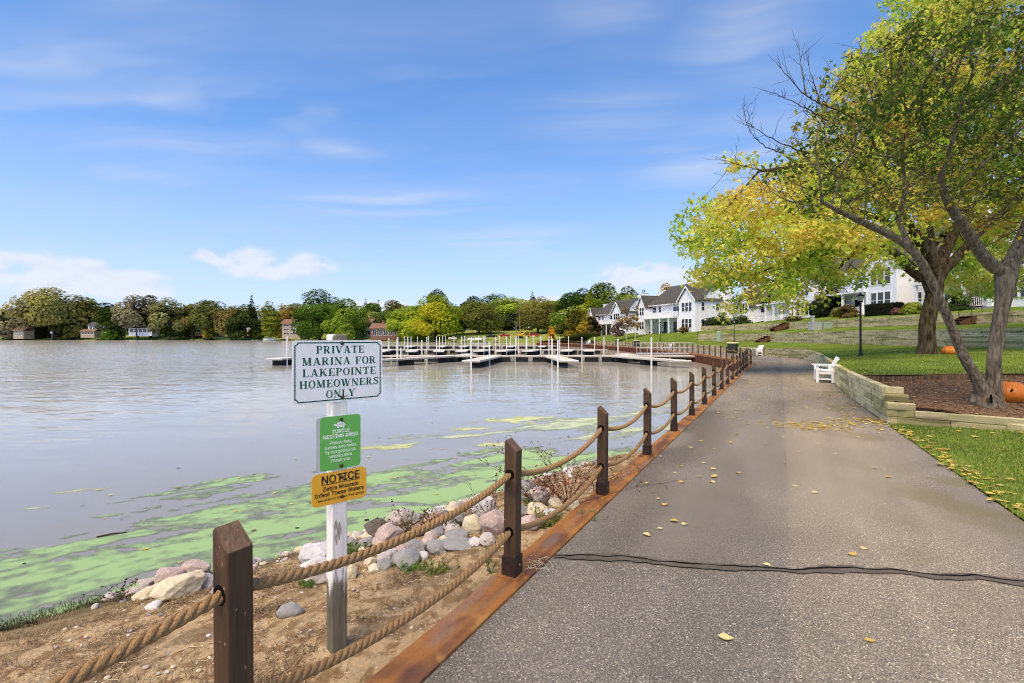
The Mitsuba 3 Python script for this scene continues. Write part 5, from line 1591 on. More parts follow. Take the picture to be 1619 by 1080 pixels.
def townhouse(label, y0, y1, x, z0, porch=True, h=5.6, flip=False):
    """A white townhouse on the slope, its front towards the lake: a gabled window bay and a columned porch."""
    L = y1 - y0
    b = Build("townhouse", label, (x, y0, z0), (0, 1))
    bw = 4.6
    b.gable(0.0, bw, -7.0, 1.6, -1.2, h, h + 2.6)
    b.add("wall", box(bw, L, -7.0, -0.6, -1.2, h - 0.2), "siding")
    b.add("roof", _roof(-0.4, L + 0.3, 0.4, -4.2, -9.0, h, h + 4.4, h), "roof")
    b.add("fascia", box(bw, L + 0.2, 0.25, 0.42, h - 0.32, h + 0.02), "white_paint")
    b.add("porch_roof", box(bw + 0.003, L - 0.1, -0.6, 2.0, 2.72, 2.95), "white_paint")
    b.add("porch_floor", box(bw + 0.003, L - 0.1, -0.6, 2.0, -1.0, 0.0), "plain_grey")
    n = max(2, int((L - bw) / 2.6))
    for i in range(n + 1):
        xx = bw + 0.3 + (L - bw - 0.85) * i / n
        b.add("column", cat([box(xx, xx + 0.26, 1.62, 1.88, 0, 2.72), box(xx - 0.10, xx + 0.36, 1.52, 1.98, 0.0, 0.7)]), "white_paint")
    b.add("porch_railing", cat([box(bw + 0.3, L - 0.5, 1.72, 1.78, 0.92, 0.98), box(bw + 0.3, L - 0.5, 1.72, 1.78, 0.12, 0.17)] + [box(q, q + 0.05, 1.72, 1.78, 0.17, 0.92) for q in np.arange(bw + 0.8, L - 0.6, 0.2)]), "white_paint")
    for z in (0.55, 3.3):
        for i in range(3):
            b.window(0.75 + i * 1.05, 1.6, z, 0.98, 1.95, 1, 2)
    for s in (-1, 1):
        b.add("corner_board", box(-0.03 if s < 0 else bw - 0.2, 0.2 if s < 0 else bw + 0.03, 1.45, 1.63, -1.2, h - 0.1), "white_paint")
    for xx in np.arange(bw + 0.8, L - 1.8, 2.7):
        d = b.add("patio_door", box(xx, xx + 1.5, -0.6, -0.54, 0.0, 2.2), "white_paint")
        b.add("pane", box(xx + 0.1, xx + 1.4, -0.56, -0.51, 0.1, 2.1), "pane", d)
        b.window(xx, -0.6, 3.5, 1.4, 1.5, 2, 2)
    for y in (-1.2, -4.0):
        for z in (0.7, 3.3):
            b.window(y, 0.0, z, 0.9, 1.6, 1, 2, side=True)
    b.add("chimney", cat([box(L - 2.6, L - 0.9, -4.9, -3.4, h - 0.5, h + 5.6), box(L - 2.7, L - 0.8, -5.0, -3.3, h + 5.6, h + 5.75)]), "siding")
    return b


townhouse("white townhouse on the upper lawn behind the dark maple trunk", 53.6, 66.0, 44.2, 4.35)
townhouse("white townhouse at the right edge, behind the thick grey trunk", 38.0, 51.5, 44.4, 4.35)
townhouse("white townhouse with a columned porch behind the yellow maple leaves", 68.0, 83.0, 43.8, 4.2)
townhouse("white townhouse end by the white lake house, below the hanging maple leaves", 87.5, 99.0, 44.6, 2.7, h=4.6)

# patio set on the porch, hedges and shrubs along the top of the slope are plants (below)

def far_house(name, label, px_o, ax, w, d, h, ridge, wall, roof, rows=2, cols=4, z0=None, chimney=False):
    x, y = px_o
    b = Build(name, label, (x, y, far_ground(x, y) - 0.3 if z0 is None else z0), ax)
    b.add("wall", box(0, w, -d, 0, -2, h), wall)
    b.add("roof", _roof(-0.7, w + 0.7, 0.9, -d / 2, -d - 0.7, h, h + ridge, h), roof)
    for r_ in range(rows):
        zz = 0.8 + r_ * (h / rows)
        for c in range(cols):
            xx = 0.8 + c * (w - 1.2) / cols
            b.window(xx, 0.0, zz, (w - 1.2) / cols - 0.7, h / rows - 1.3, 2, 1, 0.12)
    if chimney:
        b.add("chimney", box(w * 0.6, w * 0.6 + 1.4, -d / 2 - 0.7, -d / 2 + 0.7, h, h + ridge + 1.6), "brick_far")
    return b


far_house("cottage", "beige cottage with a red brown roof at the far left shore", (-387.76, 384.00), (-1, 0.1), 9, 8, 4.6, 3.0, "siding_tan", "roof_brown", 1, 4)
far_house("far_house", "pale house with a grey roof up the bank, left part of the far shore", (-327.18, 392.00), (-1, 0.1), 18, 8, 5.6, 3.0, "white_paint", "roof", 1, 5, 5.5)
far_house("far_house", "dark porch roofed house beside the pale far house", (-334.14, 387.00), (-1, 0.1), 12, 6, 3.2, 1.8, "siding_tan", "roof_brown", 1, 4, 3.0)
far_house("far_house", "white house half hidden by a grey brown tree on the far left bank", (-285.87, 384.00), (-1, 0.1), 20, 8, 4.4, 2.4, "white_paint", "roof", 1, 5, 4.5)
far_house("far_house", "reddish house almost hidden among trees on the far shore", (-244.20, 384.00), (-1, 0.1), 13, 8, 7.0, 2.6, "brick_far", "roof", 2, 2, 4.5)
far_house("far_house", "tan two storey house with a balcony left of the marina board", (-136.11, 316.00), (-1, 0.05), 14.5, 9, 8.0, 3.2, "siding_tan", "roof_brown", 3, 3, 2.4, True)
far_house("far_house", "tan two storey house at the edge of the green tree right of the marina board", (-84.55, 292.00), (-1, 0.05), 9, 8, 8.4, 2.4, "siding_tan", "roof_brown", 2, 2, 2.2)
far_house("ranch_house", "low brick house with a wide brown roof left of the yellow tree", (-60.79, 262.00), (-1, 0.05), 16, 9, 4.6, 2.8, "brick_far", "roof_brown", 1, 5, 1.8, True)
far_house("ranch_house", "small brick house peeping out left of the big yellow tree's base", (-48.46, 262.00), (-1, 0.05), 11, 8, 5.2, 2.4, "siding_tan", "roof_brown", 2, 3, 1.4)

# ---------------------------------------------------------------- boats, lifts, vehicles and poles on the far side
def hull_boat(L, B, H):
    n = 9
    rows = []
    for i in range(n):
        t = i / (n - 1)
        b = B / 2 * (1 - max(0, (t - 0.55) / 0.45) ** 1.8) + 0.02
        sheer = H * (0.85 + 0.25 * t * t)
        rows.append([[t * L, s * b * k, zz] for s, k, zz in ((-1, 1.0, sheer), (-1, 0.85, H * 0.3), (0, 0.1, 0.0 + 0.25 * H * t ** 3), (1, 0.85, H * 0.3), (1, 1.0, sheer))])
    v = np.array(rows).reshape(-1, 3)
    f = []
    for i in range(n - 1):
        for j in range(4):
            a = i * 5 + j
            f += [[a, a + 1, a + 6], [a, a + 6, a + 5]]
        f += [[i * 5 + 4, i * 5, i * 5 + 5], [i * 5 + 4, i * 5 + 5, i * 5 + 9]]
    f += [[0, 4, 1], [1, 4, 3], [1, 3, 2]]
    return v, np.array(f)


def boat(label, p, L, hullm, cover=None, yaw=180, z=None):
    k = thing("motorboat", label, "boat")
    m = T4().translate([p[0], p[1], WATER - 0.1 if z is None else z]).rotate([0, 0, 1], yaw)
    part(k, "hull", PLY(hull_boat(L, L * 0.36, L * 0.17), hullm, smooth=40), None, tw=m)
    if cover:
        part(k, "cover", PLY(hull(np.array([[0.1, s * L * 0.16, L * 0.15] for s in (-1, 1)] + [[L * 0.75, s * L * 0.13, L * 0.16] for s in (-1, 1)] + [[L * 0.3, s * 0.15, L * 0.30] for s in (-1, 1)] + [[L * 0.6, 0, L * 0.27], [L * 0.93, 0, L * 0.18]])), cover), None, tw=m)
    else:
        part(k, "windscreen", PLY(hull(np.array([[L * 0.5, s * L * 0.12, L * 0.17] for s in (-1, 1)] + [[L * 0.62, s * L * 0.10, L * 0.17] for s in (-1, 1)] + [[L * 0.5, s * L * 0.10, L * 0.26] for s in (-1, 1)])), "pane"), None, tw=m)
        part(k, "seat", PLY(cat([box(L * a, L * a + 0.5, -L * 0.11, L * 0.11, L * 0.10, L * 0.19) for a in (0.1, 0.32)]), "cream"), None, tw=m)
    part(k, "engine", PLY(cbox(-0.35, 0.02, -0.2, 0.2, L * 0.06, L * 0.22, 0.06), "lamp_black"), None, tw=m)


boat("dark blue covered boat on the far left shore beside the white boathouse", (-505.99, 520.62, -0.85)[:2], 8.6, "dark_blue", "dark_blue")
boat("white open speedboat moored at the far left shore", (-465.18, 493.22, -0.85)[:2], 12.0, "white_plastic")
boat("grey covered boat right of the white open one on the far left shore", (-447.13, 493.22, -0.85)[:2], 9.5, "utility_grey", "plain_grey")
boat("white boat under the flat pale lift canopy on the far left shore", (-427.78, 493.22, -0.85)[:2], 12.0, "white_plastic", "utility_grey")
boat("dark boat at the far left edge under a small canopy", (-520.13, 506.55, -0.85)[:2], 8.0, "utility_grey", "dark_blue")
boat("dark covered boat in the middle of the far shore beside a blue tent lift", (-231.04, 374.85, -0.85)[:2], 8.0, "lamp_black", "rubber")
boat("red kayak coloured boat on the bank below the brown tent lift", (-313.77, 425.97, -0.85)[:2], 6.0, "red_paint", "red_paint", 175, -0.6)


def lift(label, p, w, d, h, roofm, arched):
    k = thing("boat_lift", label, "boat lift")
    m = T4().translate([p[0], p[1], WATER])
    for sx in (0.04, 0.96):
        for y in (0.2, d - 0.2):
            part(k, "post", PLY(cyl(sx * w, y, -1.0, h, 0.12, 6), "alu"), None, tw=m)
    pr = [(0, h), (0, h + 0.3)] + [(w * t, h + 0.3 + arched * math.sin(math.pi * t)) for t in np.linspace(0.1, 0.9, 9)] + [(w, h + 0.3), (w, h)]
    part(k, "canopy", PLY(prism(pr[::-1], 0, d), roofm), None, tw=m)


lift("small cream boat canopy at the far left edge of the shore", (-515.47, 493.22, -0.85)[:2], 9, 6, 3.6, "cream", 0.7)
lift("long flat pale lift canopy on the far left shore", (-437.54, 480.58, -0.85)[:2], 18, 6, 3.6, "cream", 0.15)
lift("brown arched tent lift on the far shore below the grey brown tree", (-344.46, 446.25, -0.85)[:2], 13, 6, 3.0, "roof_brown", 1.4)
lift("dark blue arched tent lift in the middle of the far shore", (-240.66, 390.47, -0.85)[:2], 9.0, 5, 1.9, "dark_blue", 1.6)
k = thing("boathouse", "low white boathouse with a pale roof on the far left shore", "boathouse")
x, y = (-490.94, 480.58, -0.85)[:2]
part(k, "wall", box(x, x + 10, y, y + 7, WATER - 0.3, 2.6), "cream")
part(k, "roof", xf(_roof(-0.4, 10.4, 7.4, 3.5, -0.4, 2.6, 4.2, 2.6), (1, 0, 0), (0, 1, 0), (x, y, 0.003)), "white_paint")
part(k, "boat_door", box(x + 10.0, x + 10.05, y + 1, y + 6, -0.6, 2.0), "plain_grey")
k = thing("boathouse", "small grey roofed shed on the far bank beside the brown tent lift", "shed")
x, y = (-412.08, 520.62, -0.85)[:2]
part(k, "wall", box(x, x + 7, y + 6, y + 11, WATER, 2.4), "plain_grey")
part(k, "roof", xf(_roof(-0.4, 7.4, 11.4, 8.5, 5.6, 2.4, 4.2, 2.4), (1, 0, 0), (0, 1, 0), (x, y, 0.003)), "roof")
# pontoon boat moored on the far shore
k = thing("pontoon_boat", "white pontoon boat with a canopy frame left of the marina board", "boat")
x, y = (-166.22, 323.15, -0.85)[:2]
for d in (0, 2.1):
    part(k, "pontoon", tube([[x, y + d, WATER + 0.1], [x + 8.5, y + d, WATER + 0.1], [x + 9.3, y + d, WATER + 0.3]], [0.35, 0.35, 0.05], 10), "alu", smooth=40)
part(k, "deck", box(x, x + 8.6, y - 0.3, y + 2.4, WATER + 0.45, WATER + 0.6), "white_paint")
part(k, "fence", cat([box(x + 0.2, x + 8.4, y - 0.28, y - 0.22, WATER + 0.65, WATER + 1.5), box(x + 0.2, x + 8.4, y + 2.3, y + 2.36, WATER + 0.65, WATER + 1.5)]), "white_plastic")
part(k, "canopy_frame", cat([tube([[x + 1 + q, y + e, WATER + 0.6], [x + 2 + q * 0.6, y + e, WATER + 3.0]], 0.05, 5) for q in (0, 3) for e in (-0.2, 2.3)] + [box(x + 1.6, x + 4.2, y - 0.3, y + 2.4, WATER + 3.0, WATER + 3.08)]), "white_plastic")
for x, lab in ((-170.6, "first"), (-168.1, "second")):
    k = thing("personal_watercraft", f"small pale personal watercraft beside the pontoon boat, {lab} from the left", "watercraft")
    y = 318.0
    part(k, "hull", PLY(hull_boat(3.0, 1.3, 0.7), "utility_green", smooth=40), None, tw=T4().translate([x, y, WATER]).rotate([0, 0, 1], 120))
    part(k, "seat", PLY(cbox(0.4, 1.8, -0.25, 0.25, 0.5, 1.0, 0.1), "rubber"), None, tw=T4().translate([x, y, WATER]).rotate([0, 0, 1], 120))
k = thing("wooden_pier", "old wooden pier with pale posts on the far left shore", "pier")
x, y = (-406.13, 480.58, -0.85)[:2]
part(k, "deck", box(x, x + 34, y - 1.0, y + 0.6, WATER + 0.8, WATER + 1.0), "deck")
for q in np.arange(0.5, 34, 3.4):
    part(k, "post", cyl(x + q, y - 1.1, WATER - 1, WATER + 2.4, 0.16, 6), "pole_wood")
k = thing("flag", "white board on a pole among the trunks at the far left", "sign")
x, y = (-370.44, 389.00)
part(k, "pole", cyl(x, y, -0.5, 4.6, 0.08, 6), "alu")
part(k, "board", cbox(x - 1.0, x + 1.0, y - 0.05, y + 0.05, 4.6, 6.0, 0.02), "white_plastic")


def wheels(k, m, xs, r, half):
    for xw in xs:
        for s in (-1, 1):
            w_ = part(k, "wheel", PLY(tube([[xw, s * half - 0.12, r], [xw, s * half + 0.12, r]], r, 14), "rubber", smooth=40), None, tw=m)
            part(w_, "rim", PLY(tube([[xw, s * (half + 0.10), r], [xw, s * (half + 0.13), r]], r * 0.55, 10), "alu"), None, tw=m)


def pickup(label, p, yaw, paint, L=5.6, z=None):
    k = thing("parked_truck", label, "truck")
    m = T4().translate([p[0], p[1], far_ground(*p) if z is None else z]).rotate([0, 0, 1], yaw)
    part(k, "body", PLY(cat([cbox(0, L, -0.95, 0.95, 0.5, 1.15, 0.08), cbox(0, L * 0.42, -0.95, -0.82, 1.1, 1.45, 0.02), cbox(0, L * 0.42, 0.82, 0.95, 1.1, 1.45, 0.02), cbox(L * 0.76, L, -0.92, 0.92, 1.1, 1.32, 0.08)]), paint), None, tw=m)
    c = part(k, "cab", PLY(hull(np.array([[L * 0.42, s * 0.93, 1.12] for s in (-1, 1)] + [[L * 0.78, s * 0.93, 1.12] for s in (-1, 1)] + [[L * 0.45, s * 0.78, 1.92] for s in (-1, 1)] + [[L * 0.66, s * 0.78, 1.92] for s in (-1, 1)])), paint), None, tw=m)
    part(c, "window", PLY(hull(np.array([[L * 0.46, s * 0.95, 1.25] for s in (-1, 1)] + [[L * 0.72, s * 0.95, 1.25] for s in (-1, 1)] + [[L * 0.47, s * 0.83, 1.8] for s in (-1, 1)] + [[L * 0.655, s * 0.83, 1.8] for s in (-1, 1)])), "pane"), None, tw=m)
    wheels(k, m, (L * 0.18, L * 0.83), 0.40, 0.90)


pickup("white pickup truck with an open bed on the grass beyond the docks", (-13.78, 222.00), 175, "white_plastic", 6.6)
pickup("small pale green truck parked beside the big yellow tree", (-29.69, 226.00), 5, "cream", 3.9)
pickup("dark parked truck behind the white pickup", (-7.13, 232.00), 178, "lamp_black", 5.5)
pickup("red truck among the vehicles beyond the docks", (13.19, 232.00), 178, "red_paint", 6.2)
pickup("dark red truck left of the yellow excavator", (-1.08, 236.00), 178, "red_paint", 5.0)
k = thing("excavator", "yellow excavator with a raised cab beyond the docks", "excavator")
p = (3.69, 226.00)
m = T4().translate([p[0], p[1], far_ground(*p)])
for s in (-1, 1):
    part(k, "track", PLY(cbox(-1.7, 1.7, s * 1.1 - 0.3, s * 1.1 + 0.3, 0, 0.8, 0.25), "rubber"), None, tw=m)
part(k, "body", PLY(cat([cbox(-1.9, 1.3, -1.2, 1.2, 0.95, 1.9, 0.15), cyl(0, 0, 0.6, 1.0, 0.7, 12)]), "yellow_paint"), None, tw=m)
c = part(k, "cab", PLY(cbox(0.2, 1.6, 0.0, 1.2, 1.6, 3.1, 0.12), "yellow_paint"), None, tw=m)
part(c, "window", PLY(cat([box(0.35, 1.45, -0.02, 1.22, 2.2, 2.95), box(0.4, 1.62, 0.1, 1.1, 2.2, 2.9)]), "pane"), None, tw=m)
part(k, "arm", PLY(cat([tube([[1.2, -0.5, 1.6], [3.2, -0.5, 3.6], [4.6, -0.5, 2.8]], [0.28, 0.25, 0.2], 6), tube([[4.6, -0.5, 2.8], [4.2, -0.5, 1.0]], [0.18, 0.14], 6)]), "yellow_paint"), None, tw=m)
part(k, "bucket", PLY(hull(np.array([[4.0, q, 1.0] for q in (-1.0, 0.0)] + [[4.5, q, 0.5] for q in (-1.0, 0.0)] + [[3.6, q, 0.4] for q in (-1.0, 0.0)])), "rubber"), None, tw=m)
for j, (x, lab) in enumerate(((-7.6, "leftmost of the orange barrels beyond the docks"), (-5.6, "second orange barrel from the left beyond the docks"), (-4.5, "third orange barrel from the left beyond the docks"), (9.6, "fourth orange barrel, right of the red truck"), (16.8, "orange barrel farthest right beyond the docks"))):
    k = thing("traffic_barrel", lab, "barrel")
    y = 220.0
    part(k, "body", lathe([(0.36, 0), (0.34, 0.1), (0.30, 1.1), (0.0, 1.15)], 10, (x, y, far_ground(x, y))), "orange_plastic", smooth=40)
    part(k, "band", cat([lathe([(0.345, a), (0.335, a + 0.14)], 10, (x, y, far_ground(x, y))) for a in (0.35, 0.72)]), "white_plastic")
k = thing("utility_pole", "tall wooden utility pole with two crossarms beyond the docks", "utility pole")
x, y = (3.89, 238.00)
g = far_ground(x, y)
part(k, "pole", cyl(x, y, g - 0.5, 16.2, 0.22, 10, 0.15), "pole_wood", smooth=40)
for zz, w in ((15.6, 1.4), (13.2, 1.2)):
    a = part(k, "crossarm", box(x - 0.06, x + 0.06, y - w, y + w, zz, zz + 0.15), "pole_wood")
    part(a, "insulator", cat([cyl(x, y + e * w * 0.9, zz + 0.15, zz + 0.4, 0.06, 6) for e in (-1, 1)]), "lamp_black")
for zz, w in ((15.9, 1.25), (13.5, 1.05)):
    for e in (-1, 1):
        t = np.linspace(0, 1, 12)
        part(k, "wire", tube(np.column_stack([x - 70 * t, y + e * w + 26 * t, zz - 2.4 * np.sin(np.pi * t) * 0.8 - 0.5 * t]), 0.035, 4), "lamp_black")
k = thing("utility_pole", "shorter wooden pole just left of the tall utility pole", "utility pole")
x, y = (1.89, 222.00)
part(k, "pole", cyl(x, y, far_ground(x, y) - 0.5, 8.6, 0.16, 8), "pole_wood", smooth=40)
k = thing("street_light", "curved arm street light over the bushes left of the white houses", "street light")
x, y = (22.72, 182.00)
part(k, "pole", cyl(x, y, 0.2, 9.6, 0.12, 8, 0.08), "alu", smooth=40)
part(k, "arm", tube([[x, y, 9.5], [x - 1.4, y, 10.3], [x - 3.6, y, 10.5]], 0.06, 6), "alu", smooth=40)
part(k, "head", cbox(x - 4.7, x - 3.5, y - 0.25, y + 0.25, 10.36, 10.62, 0.08), "alu")

# ---------------------------------------------------------------- trees: grown branches with leaves on their twigs
def tree_leaves(P, r, kids, rng, per, spread, size, palette, shape, thin=0.02, keep=None, aspect=0.6, up=0.35):
    """Leaves round the thin branch nodes; palette: list of (colour, weight, field) chosen by a smooth noise so that clumps share a tone."""
    i = np.where(r < thin)[0]
    if keep is not None:
        i = i[keep(P[i])]
    pos = np.repeat(P[i], per, 0)
    pos = pos + rng.normal(size=pos.shape) * spread
    n = len(pos)
    f = meshkit.fbm(pos * 0.55 + 11, 3, 91) * 0.75 + meshkit.fbm(pos * 2.3, 2, 92) * 0.25 + rng.normal(size=n) * 0.07
    order = np.argsort(np.argsort(f)) / max(n - 1, 1)
    cols = np.array([c for c, _ in palette], float)
    edge = np.cumsum([w for _, w in palette])
    k = np.minimum(np.searchsorted(edge / edge[-1], order), len(cols) - 1)
    tint = cols[k] * (1 + 0.16 * rng.normal(size=(n, 1))) * (1 + 0.05 * rng.normal(size=(n, 3)))
    return leaves(pos, size, rng, np.clip(tint, 0.004, 0.9), shape, up, aspect)


# the twin-trunked tree in the mulch bed
r1_ = np.random.default_rng(9)
base = np.array([9.16, 9.32, 0.28])
right_trunk = [base + np.array([0.10, 0, -0.15]), base + np.array([0.12, 0.0, 0.3]), np.array((9.27, 9.30, 1.21)), np.array((9.34, 9.30, 1.76)), np.array((9.45, 9.30, 2.37)), np.array((9.50, 9.30, 2.85))]
left_trunk = [base + np.array([-0.10, -0.02, -0.15]), base + np.array([-0.12, -0.04, 0.28]), np.array((8.64, 9.20, 1.16)), np.array((8.25, 9.10, 1.87)), np.array((7.86, 9.00, 2.52)), np.array((7.45, 8.90, 3.12)), np.array((6.93, 8.80, 3.45)), np.array((6.40, 8.70, 3.64)), np.array((5.84, 8.50, 3.79)), np.array((5.32, 8.30, 3.93))]
R_left = [np.array((8.98, 9.20, 3.14)), np.array((8.45, 9.00, 3.61)), np.array((7.85, 8.70, 4.02)), np.array((7.45, 8.40, 4.43))]
R_right = [np.array((9.86, 9.40, 3.42)), np.array((10.21, 9.50, 4.06)), np.array((10.42, 9.60, 4.77))]
roots, rad = [], {}


def add_limb(pts, radii, parent):
    """Adds a hand-set limb to the roots; returns its node numbers."""
    out = []
    for p, q in zip(pts, radii):
        roots.append((p, parent))
        parent = len(roots) - 1
        rad[parent] = q
        out.append(parent)
    return out


rt = add_limb(spline(right_trunk, 0.22), np.interp(np.linspace(0, 1, len(spline(right_trunk, 0.22))), [0, 0.12, 0.3, 0.75, 1], [0.22, 0.140, 0.106, 0.112, 0.175]), -1)
add_limb(spline([right_trunk[-1]] + R_left, 0.2)[1:], np.linspace(0.115, 0.05, len(spline([right_trunk[-1]] + R_left, 0.2)) - 1), rt[-1])
add_limb(spline([right_trunk[-1]] + R_right, 0.2)[1:], np.linspace(0.13, 0.07, len(spline([right_trunk[-1]] + R_right, 0.2)) - 1), rt[-1])
lt = add_limb(spline(left_trunk, 0.22), np.interp(np.linspace(0, 1, len(spline(left_trunk, 0.22))), [0, 0.12, 0.3, 0.6, 0.8, 1], [0.17, 0.098, 0.078, 0.074, 0.058, 0.03]), -1)
near = lt[int(len(lt) * 0.62)]
add_limb([np.array((7.26, 9.10, 3.84)), np.array((7.57, 9.30, 4.43)), np.array((7.48, 9.30, 5.16))], [0.05, 0.04, 0.03], near)
lobes = [((7.63, 8.70, 5.50), (2.5, 1.9, 1.75)), ((5.93, 8.40, 4.71), (1.35, 1.3, 1.0)), ((4.94, 8.20, 4.26), (0.75, 0.9, 0.62)), ((8.82, 8.70, 6.41), (2.4, 1.9, 1.4)), ((9.77, 9.00, 5.16), (1.8, 1.9, 1.7)), ((6.70, 8.40, 5.48), (1.3, 1.2, 1.0)), ((6.30, 8.30, 4.02), (1.2, 1.0, 0.5))]
A = in_lobes(lobes, 5200, r1_, 0.1)
P1, par1 = grow(roots, A, 0.125, 2.2, 0.17, r1_, 150)
bm, rr1, kid1 = branch_mesh(P1, par1, 0.0042, 2.35, {i: v for i, v in rad.items()})
t1 = thing("twin_trunk_tree", "grey twin-trunked tree with dark green leaves and twiggy crown in the mulch bed", "tree")
part(t1, "trunk", bm, "bark_grey", smooth=True)
# bare dead shoots standing out of the crown
rd = np.random.default_rng(15)


def shoot(pts, r0, twigs=9):
    p = spline([np.array(q) for q in pts], 0.06)
    p = p + rd.normal(size=p.shape) * 0.006
    out = [tube(p, np.linspace(r0, 0.002, len(p)), 5, cap=False)]
    for _ in range(twigs):
        i = int(rd.uniform(0.15, 0.95) * (len(p) - 2))
        d = (p[i + 1] - p[i]) / np.linalg.norm(p[i + 1] - p[i]) + rd.normal(size=3) * 0.55 + np.array([0, 0, 0.35])
        L = rd.uniform(0.12, 0.5)
        k = np.linspace(0, 1, 6)[:, None]
        q = p[i] + L * k * d / np.linalg.norm(d) + rd.normal(size=(6, 3)) * 0.008
        out.append(tube(q, np.linspace(0.0045, 0.0015, 6), 3, cap=False))
        for _ in range(2):
            j = rd.integers(1, 5)
            e = d + rd.normal(size=3) * 0.7
            out.append(tube([q[j], q[j] + e / np.linalg.norm(e) * rd.uniform(0.04, 0.14)], [0.0025, 0.001], 3, cap=False))
    return out


dead = []
for pts, r0, n in ((((6.32, 8.40, 4.87), (5.65, 8.30, 5.48), (4.99, 8.20, 5.71), (4.61, 8.10, 5.99), (4.29, 8.10, 6.34)), 0.022, 12), (((4.99, 8.20, 5.71), (4.91, 8.20, 6.13), (4.85, 8.20, 6.67)), 0.012, 7), (((5.26, 8.20, 5.51), (5.10, 8.20, 5.97), (5.05, 8.30, 6.43)), 0.011, 7), (((5.36, 8.20, 5.28), (4.72, 8.10, 5.55), (4.17, 8.00, 5.71)), 0.014, 9),
                   (((4.98, 8.10, 4.70), (4.24, 8.00, 4.93), (3.67, 7.90, 5.25)), 0.013, 10), (((4.50, 8.00, 4.66), (3.98, 8.00, 4.96), (3.85, 8.00, 5.61)), 0.010, 6), (((6.69, 8.60, 5.46), (6.75, 8.60, 6.36), (6.69, 8.60, 7.31)), 0.018, 8), (((6.81, 8.60, 5.57), (6.92, 8.60, 6.58), (7.14, 8.60, 7.54)), 0.017, 9), (((6.47, 8.60, 5.68), (6.24, 8.60, 6.52), (6.19, 8.60, 6.97)), 0.010, 6), (((4.40, 8.00, 4.35), (3.83, 7.90, 4.40), (3.31, 7.90, 4.57)), 0.010, 9)):
    dead += shoot(pts, r0, n)
part(t1, "dead_branches", cat(dead), "bark_dark", smooth=True, label="bare dead twigs sticking out of the crown")
# fine interior twigs
tw = []
cand = np.where((rr1 < 0.012))[0]
for i in r1_.choice(cand, min(4200, len(cand)), replace=False):
    d = r1_.normal(size=3) + np.array([-0.2, 0, 0.3])
    q = P1[i]
    e = q + d / np.linalg.norm(d) * r1_.uniform(0.1, 0.34)
    tw.append(tube([q, (q + e) / 2 + r1_.normal(size=3) * 0.02, e], [0.004, 0.003, 0.0015], 3, cap=False))
part(t1, "twigs", cat(tw), "bark_dark", smooth=True, kind="stuff")


def keep1(q):
    """Thin on the underside, where the photograph shows bare twigs."""
    n = meshkit.fbm(q * 1.5 + 5, 3, 33)
    low = np.clip((q[:, 2] - (3.35 + 0.12 * (8.2 - q[:, 0]))) / 1.0, 0, 1)
    return r1_.uniform(size=len(q)) < (0.08 + 0.92 * low) * np.clip((n - 0.41) * 5.5, 0.02, 1)


lm, lc = tree_leaves(P1, rr1, kid1, r1_, 6, 0.075, 0.10, [(C(78, 104, 42), 3), (C(104, 130, 52), 3), (C(136, 150, 62), 2.4), (C(192, 188, 78), 1.2), (C(228, 196, 84), 0.4), (C(186, 136, 70), 0.15)], "oval", 0.014, keep1, 0.55)
part(t1, "leaves", lm, "leaf", color=lc, smooth=True)
print("tree1", len(P1), len(lm[1]))
# root collar with a dark hollow
rc = lump(np.random.default_rng(3), (0.30, 0.25, 0.30), 5, 4, 0.5, 2.0)
part(t1, "root_collar", (rc[0] + base + np.array([0.0, 0, 0.02]), rc[1]), "bark_grey", smooth=True)
hv, hf = lathe([(0.0, 0.0), (0.055, 0.004), (0.06, 0.0)], 14)
part(t1, "hollow", (hv * np.array([0.8, 1.5, 1]) @ np.array([[0.93, 0.36, 0], [0.0, 0.1, 0.995], [-0.35, -0.92, 0.16]]) + np.array([base[0] - 0.165, base[1] - 0.24, 0.46]), hf), "hollow")

# the yellow maple behind it
r2_ = np.random.default_rng(21)
roots, rad = [], {}
b2 = np.array([19.45, 22.7, 0.80])
fork = np.array((19.81, 22.70, 4.36))
tr = spline([b2 + np.array([0, 0, -0.2]), b2 + np.array([0.02, 0, 0.5]), b2 + np.array([0.05, 0, 1.6]), np.array([19.7, 22.7, 3.2]), fork], 0.35)
a = add_limb(tr, np.interp(np.linspace(0, 1, len(tr)), [0, 0.12, 0.25, 0.7, 1], [0.50, 0.365, 0.325, 0.32, 0.345]), -1)
for pts, ra, rb, k in ((((18.67, 22.30, 4.54), (17.11, 21.80, 5.45), (15.26, 21.20, 5.62), (13.21, 20.60, 5.18), (11.63, 20.20, 4.85)), 0.27, 0.08, -3), (((19.69, 22.80, 5.56), (19.62, 23.00, 7.10), (18.96, 23.00, 8.91), (18.20, 22.80, 11.52), (18.79, 22.80, 14.80)), 0.30, 0.08, -1), (((20.52, 23.00, 5.60), (21.49, 23.40, 6.89), (22.57, 23.80, 8.85), (23.55, 24.00, 12.05)), 0.27, 0.08, -1),
                       (((20.31, 22.50, 4.92), (21.01, 22.00, 6.14), (22.04, 21.60, 7.33), (23.79, 21.40, 9.24)), 0.22, 0.07, -2), (((18.76, 22.00, 5.57), (16.92, 21.20, 7.23), (14.68, 20.40, 8.61), (12.56, 20.00, 8.74), (10.00, 19.60, 8.34)), 0.22, 0.06, -1), (((19.29, 23.40, 6.28), (17.90, 24.00, 7.65), (15.64, 24.40, 8.07), (12.35, 24.20, 7.39)), 0.18, 0.05, -2)):
    l = spline([fork] + [np.array(q) for q in pts], 0.45)[1:]
    add_limb(l, np.linspace(ra, rb, len(l)), a[k])
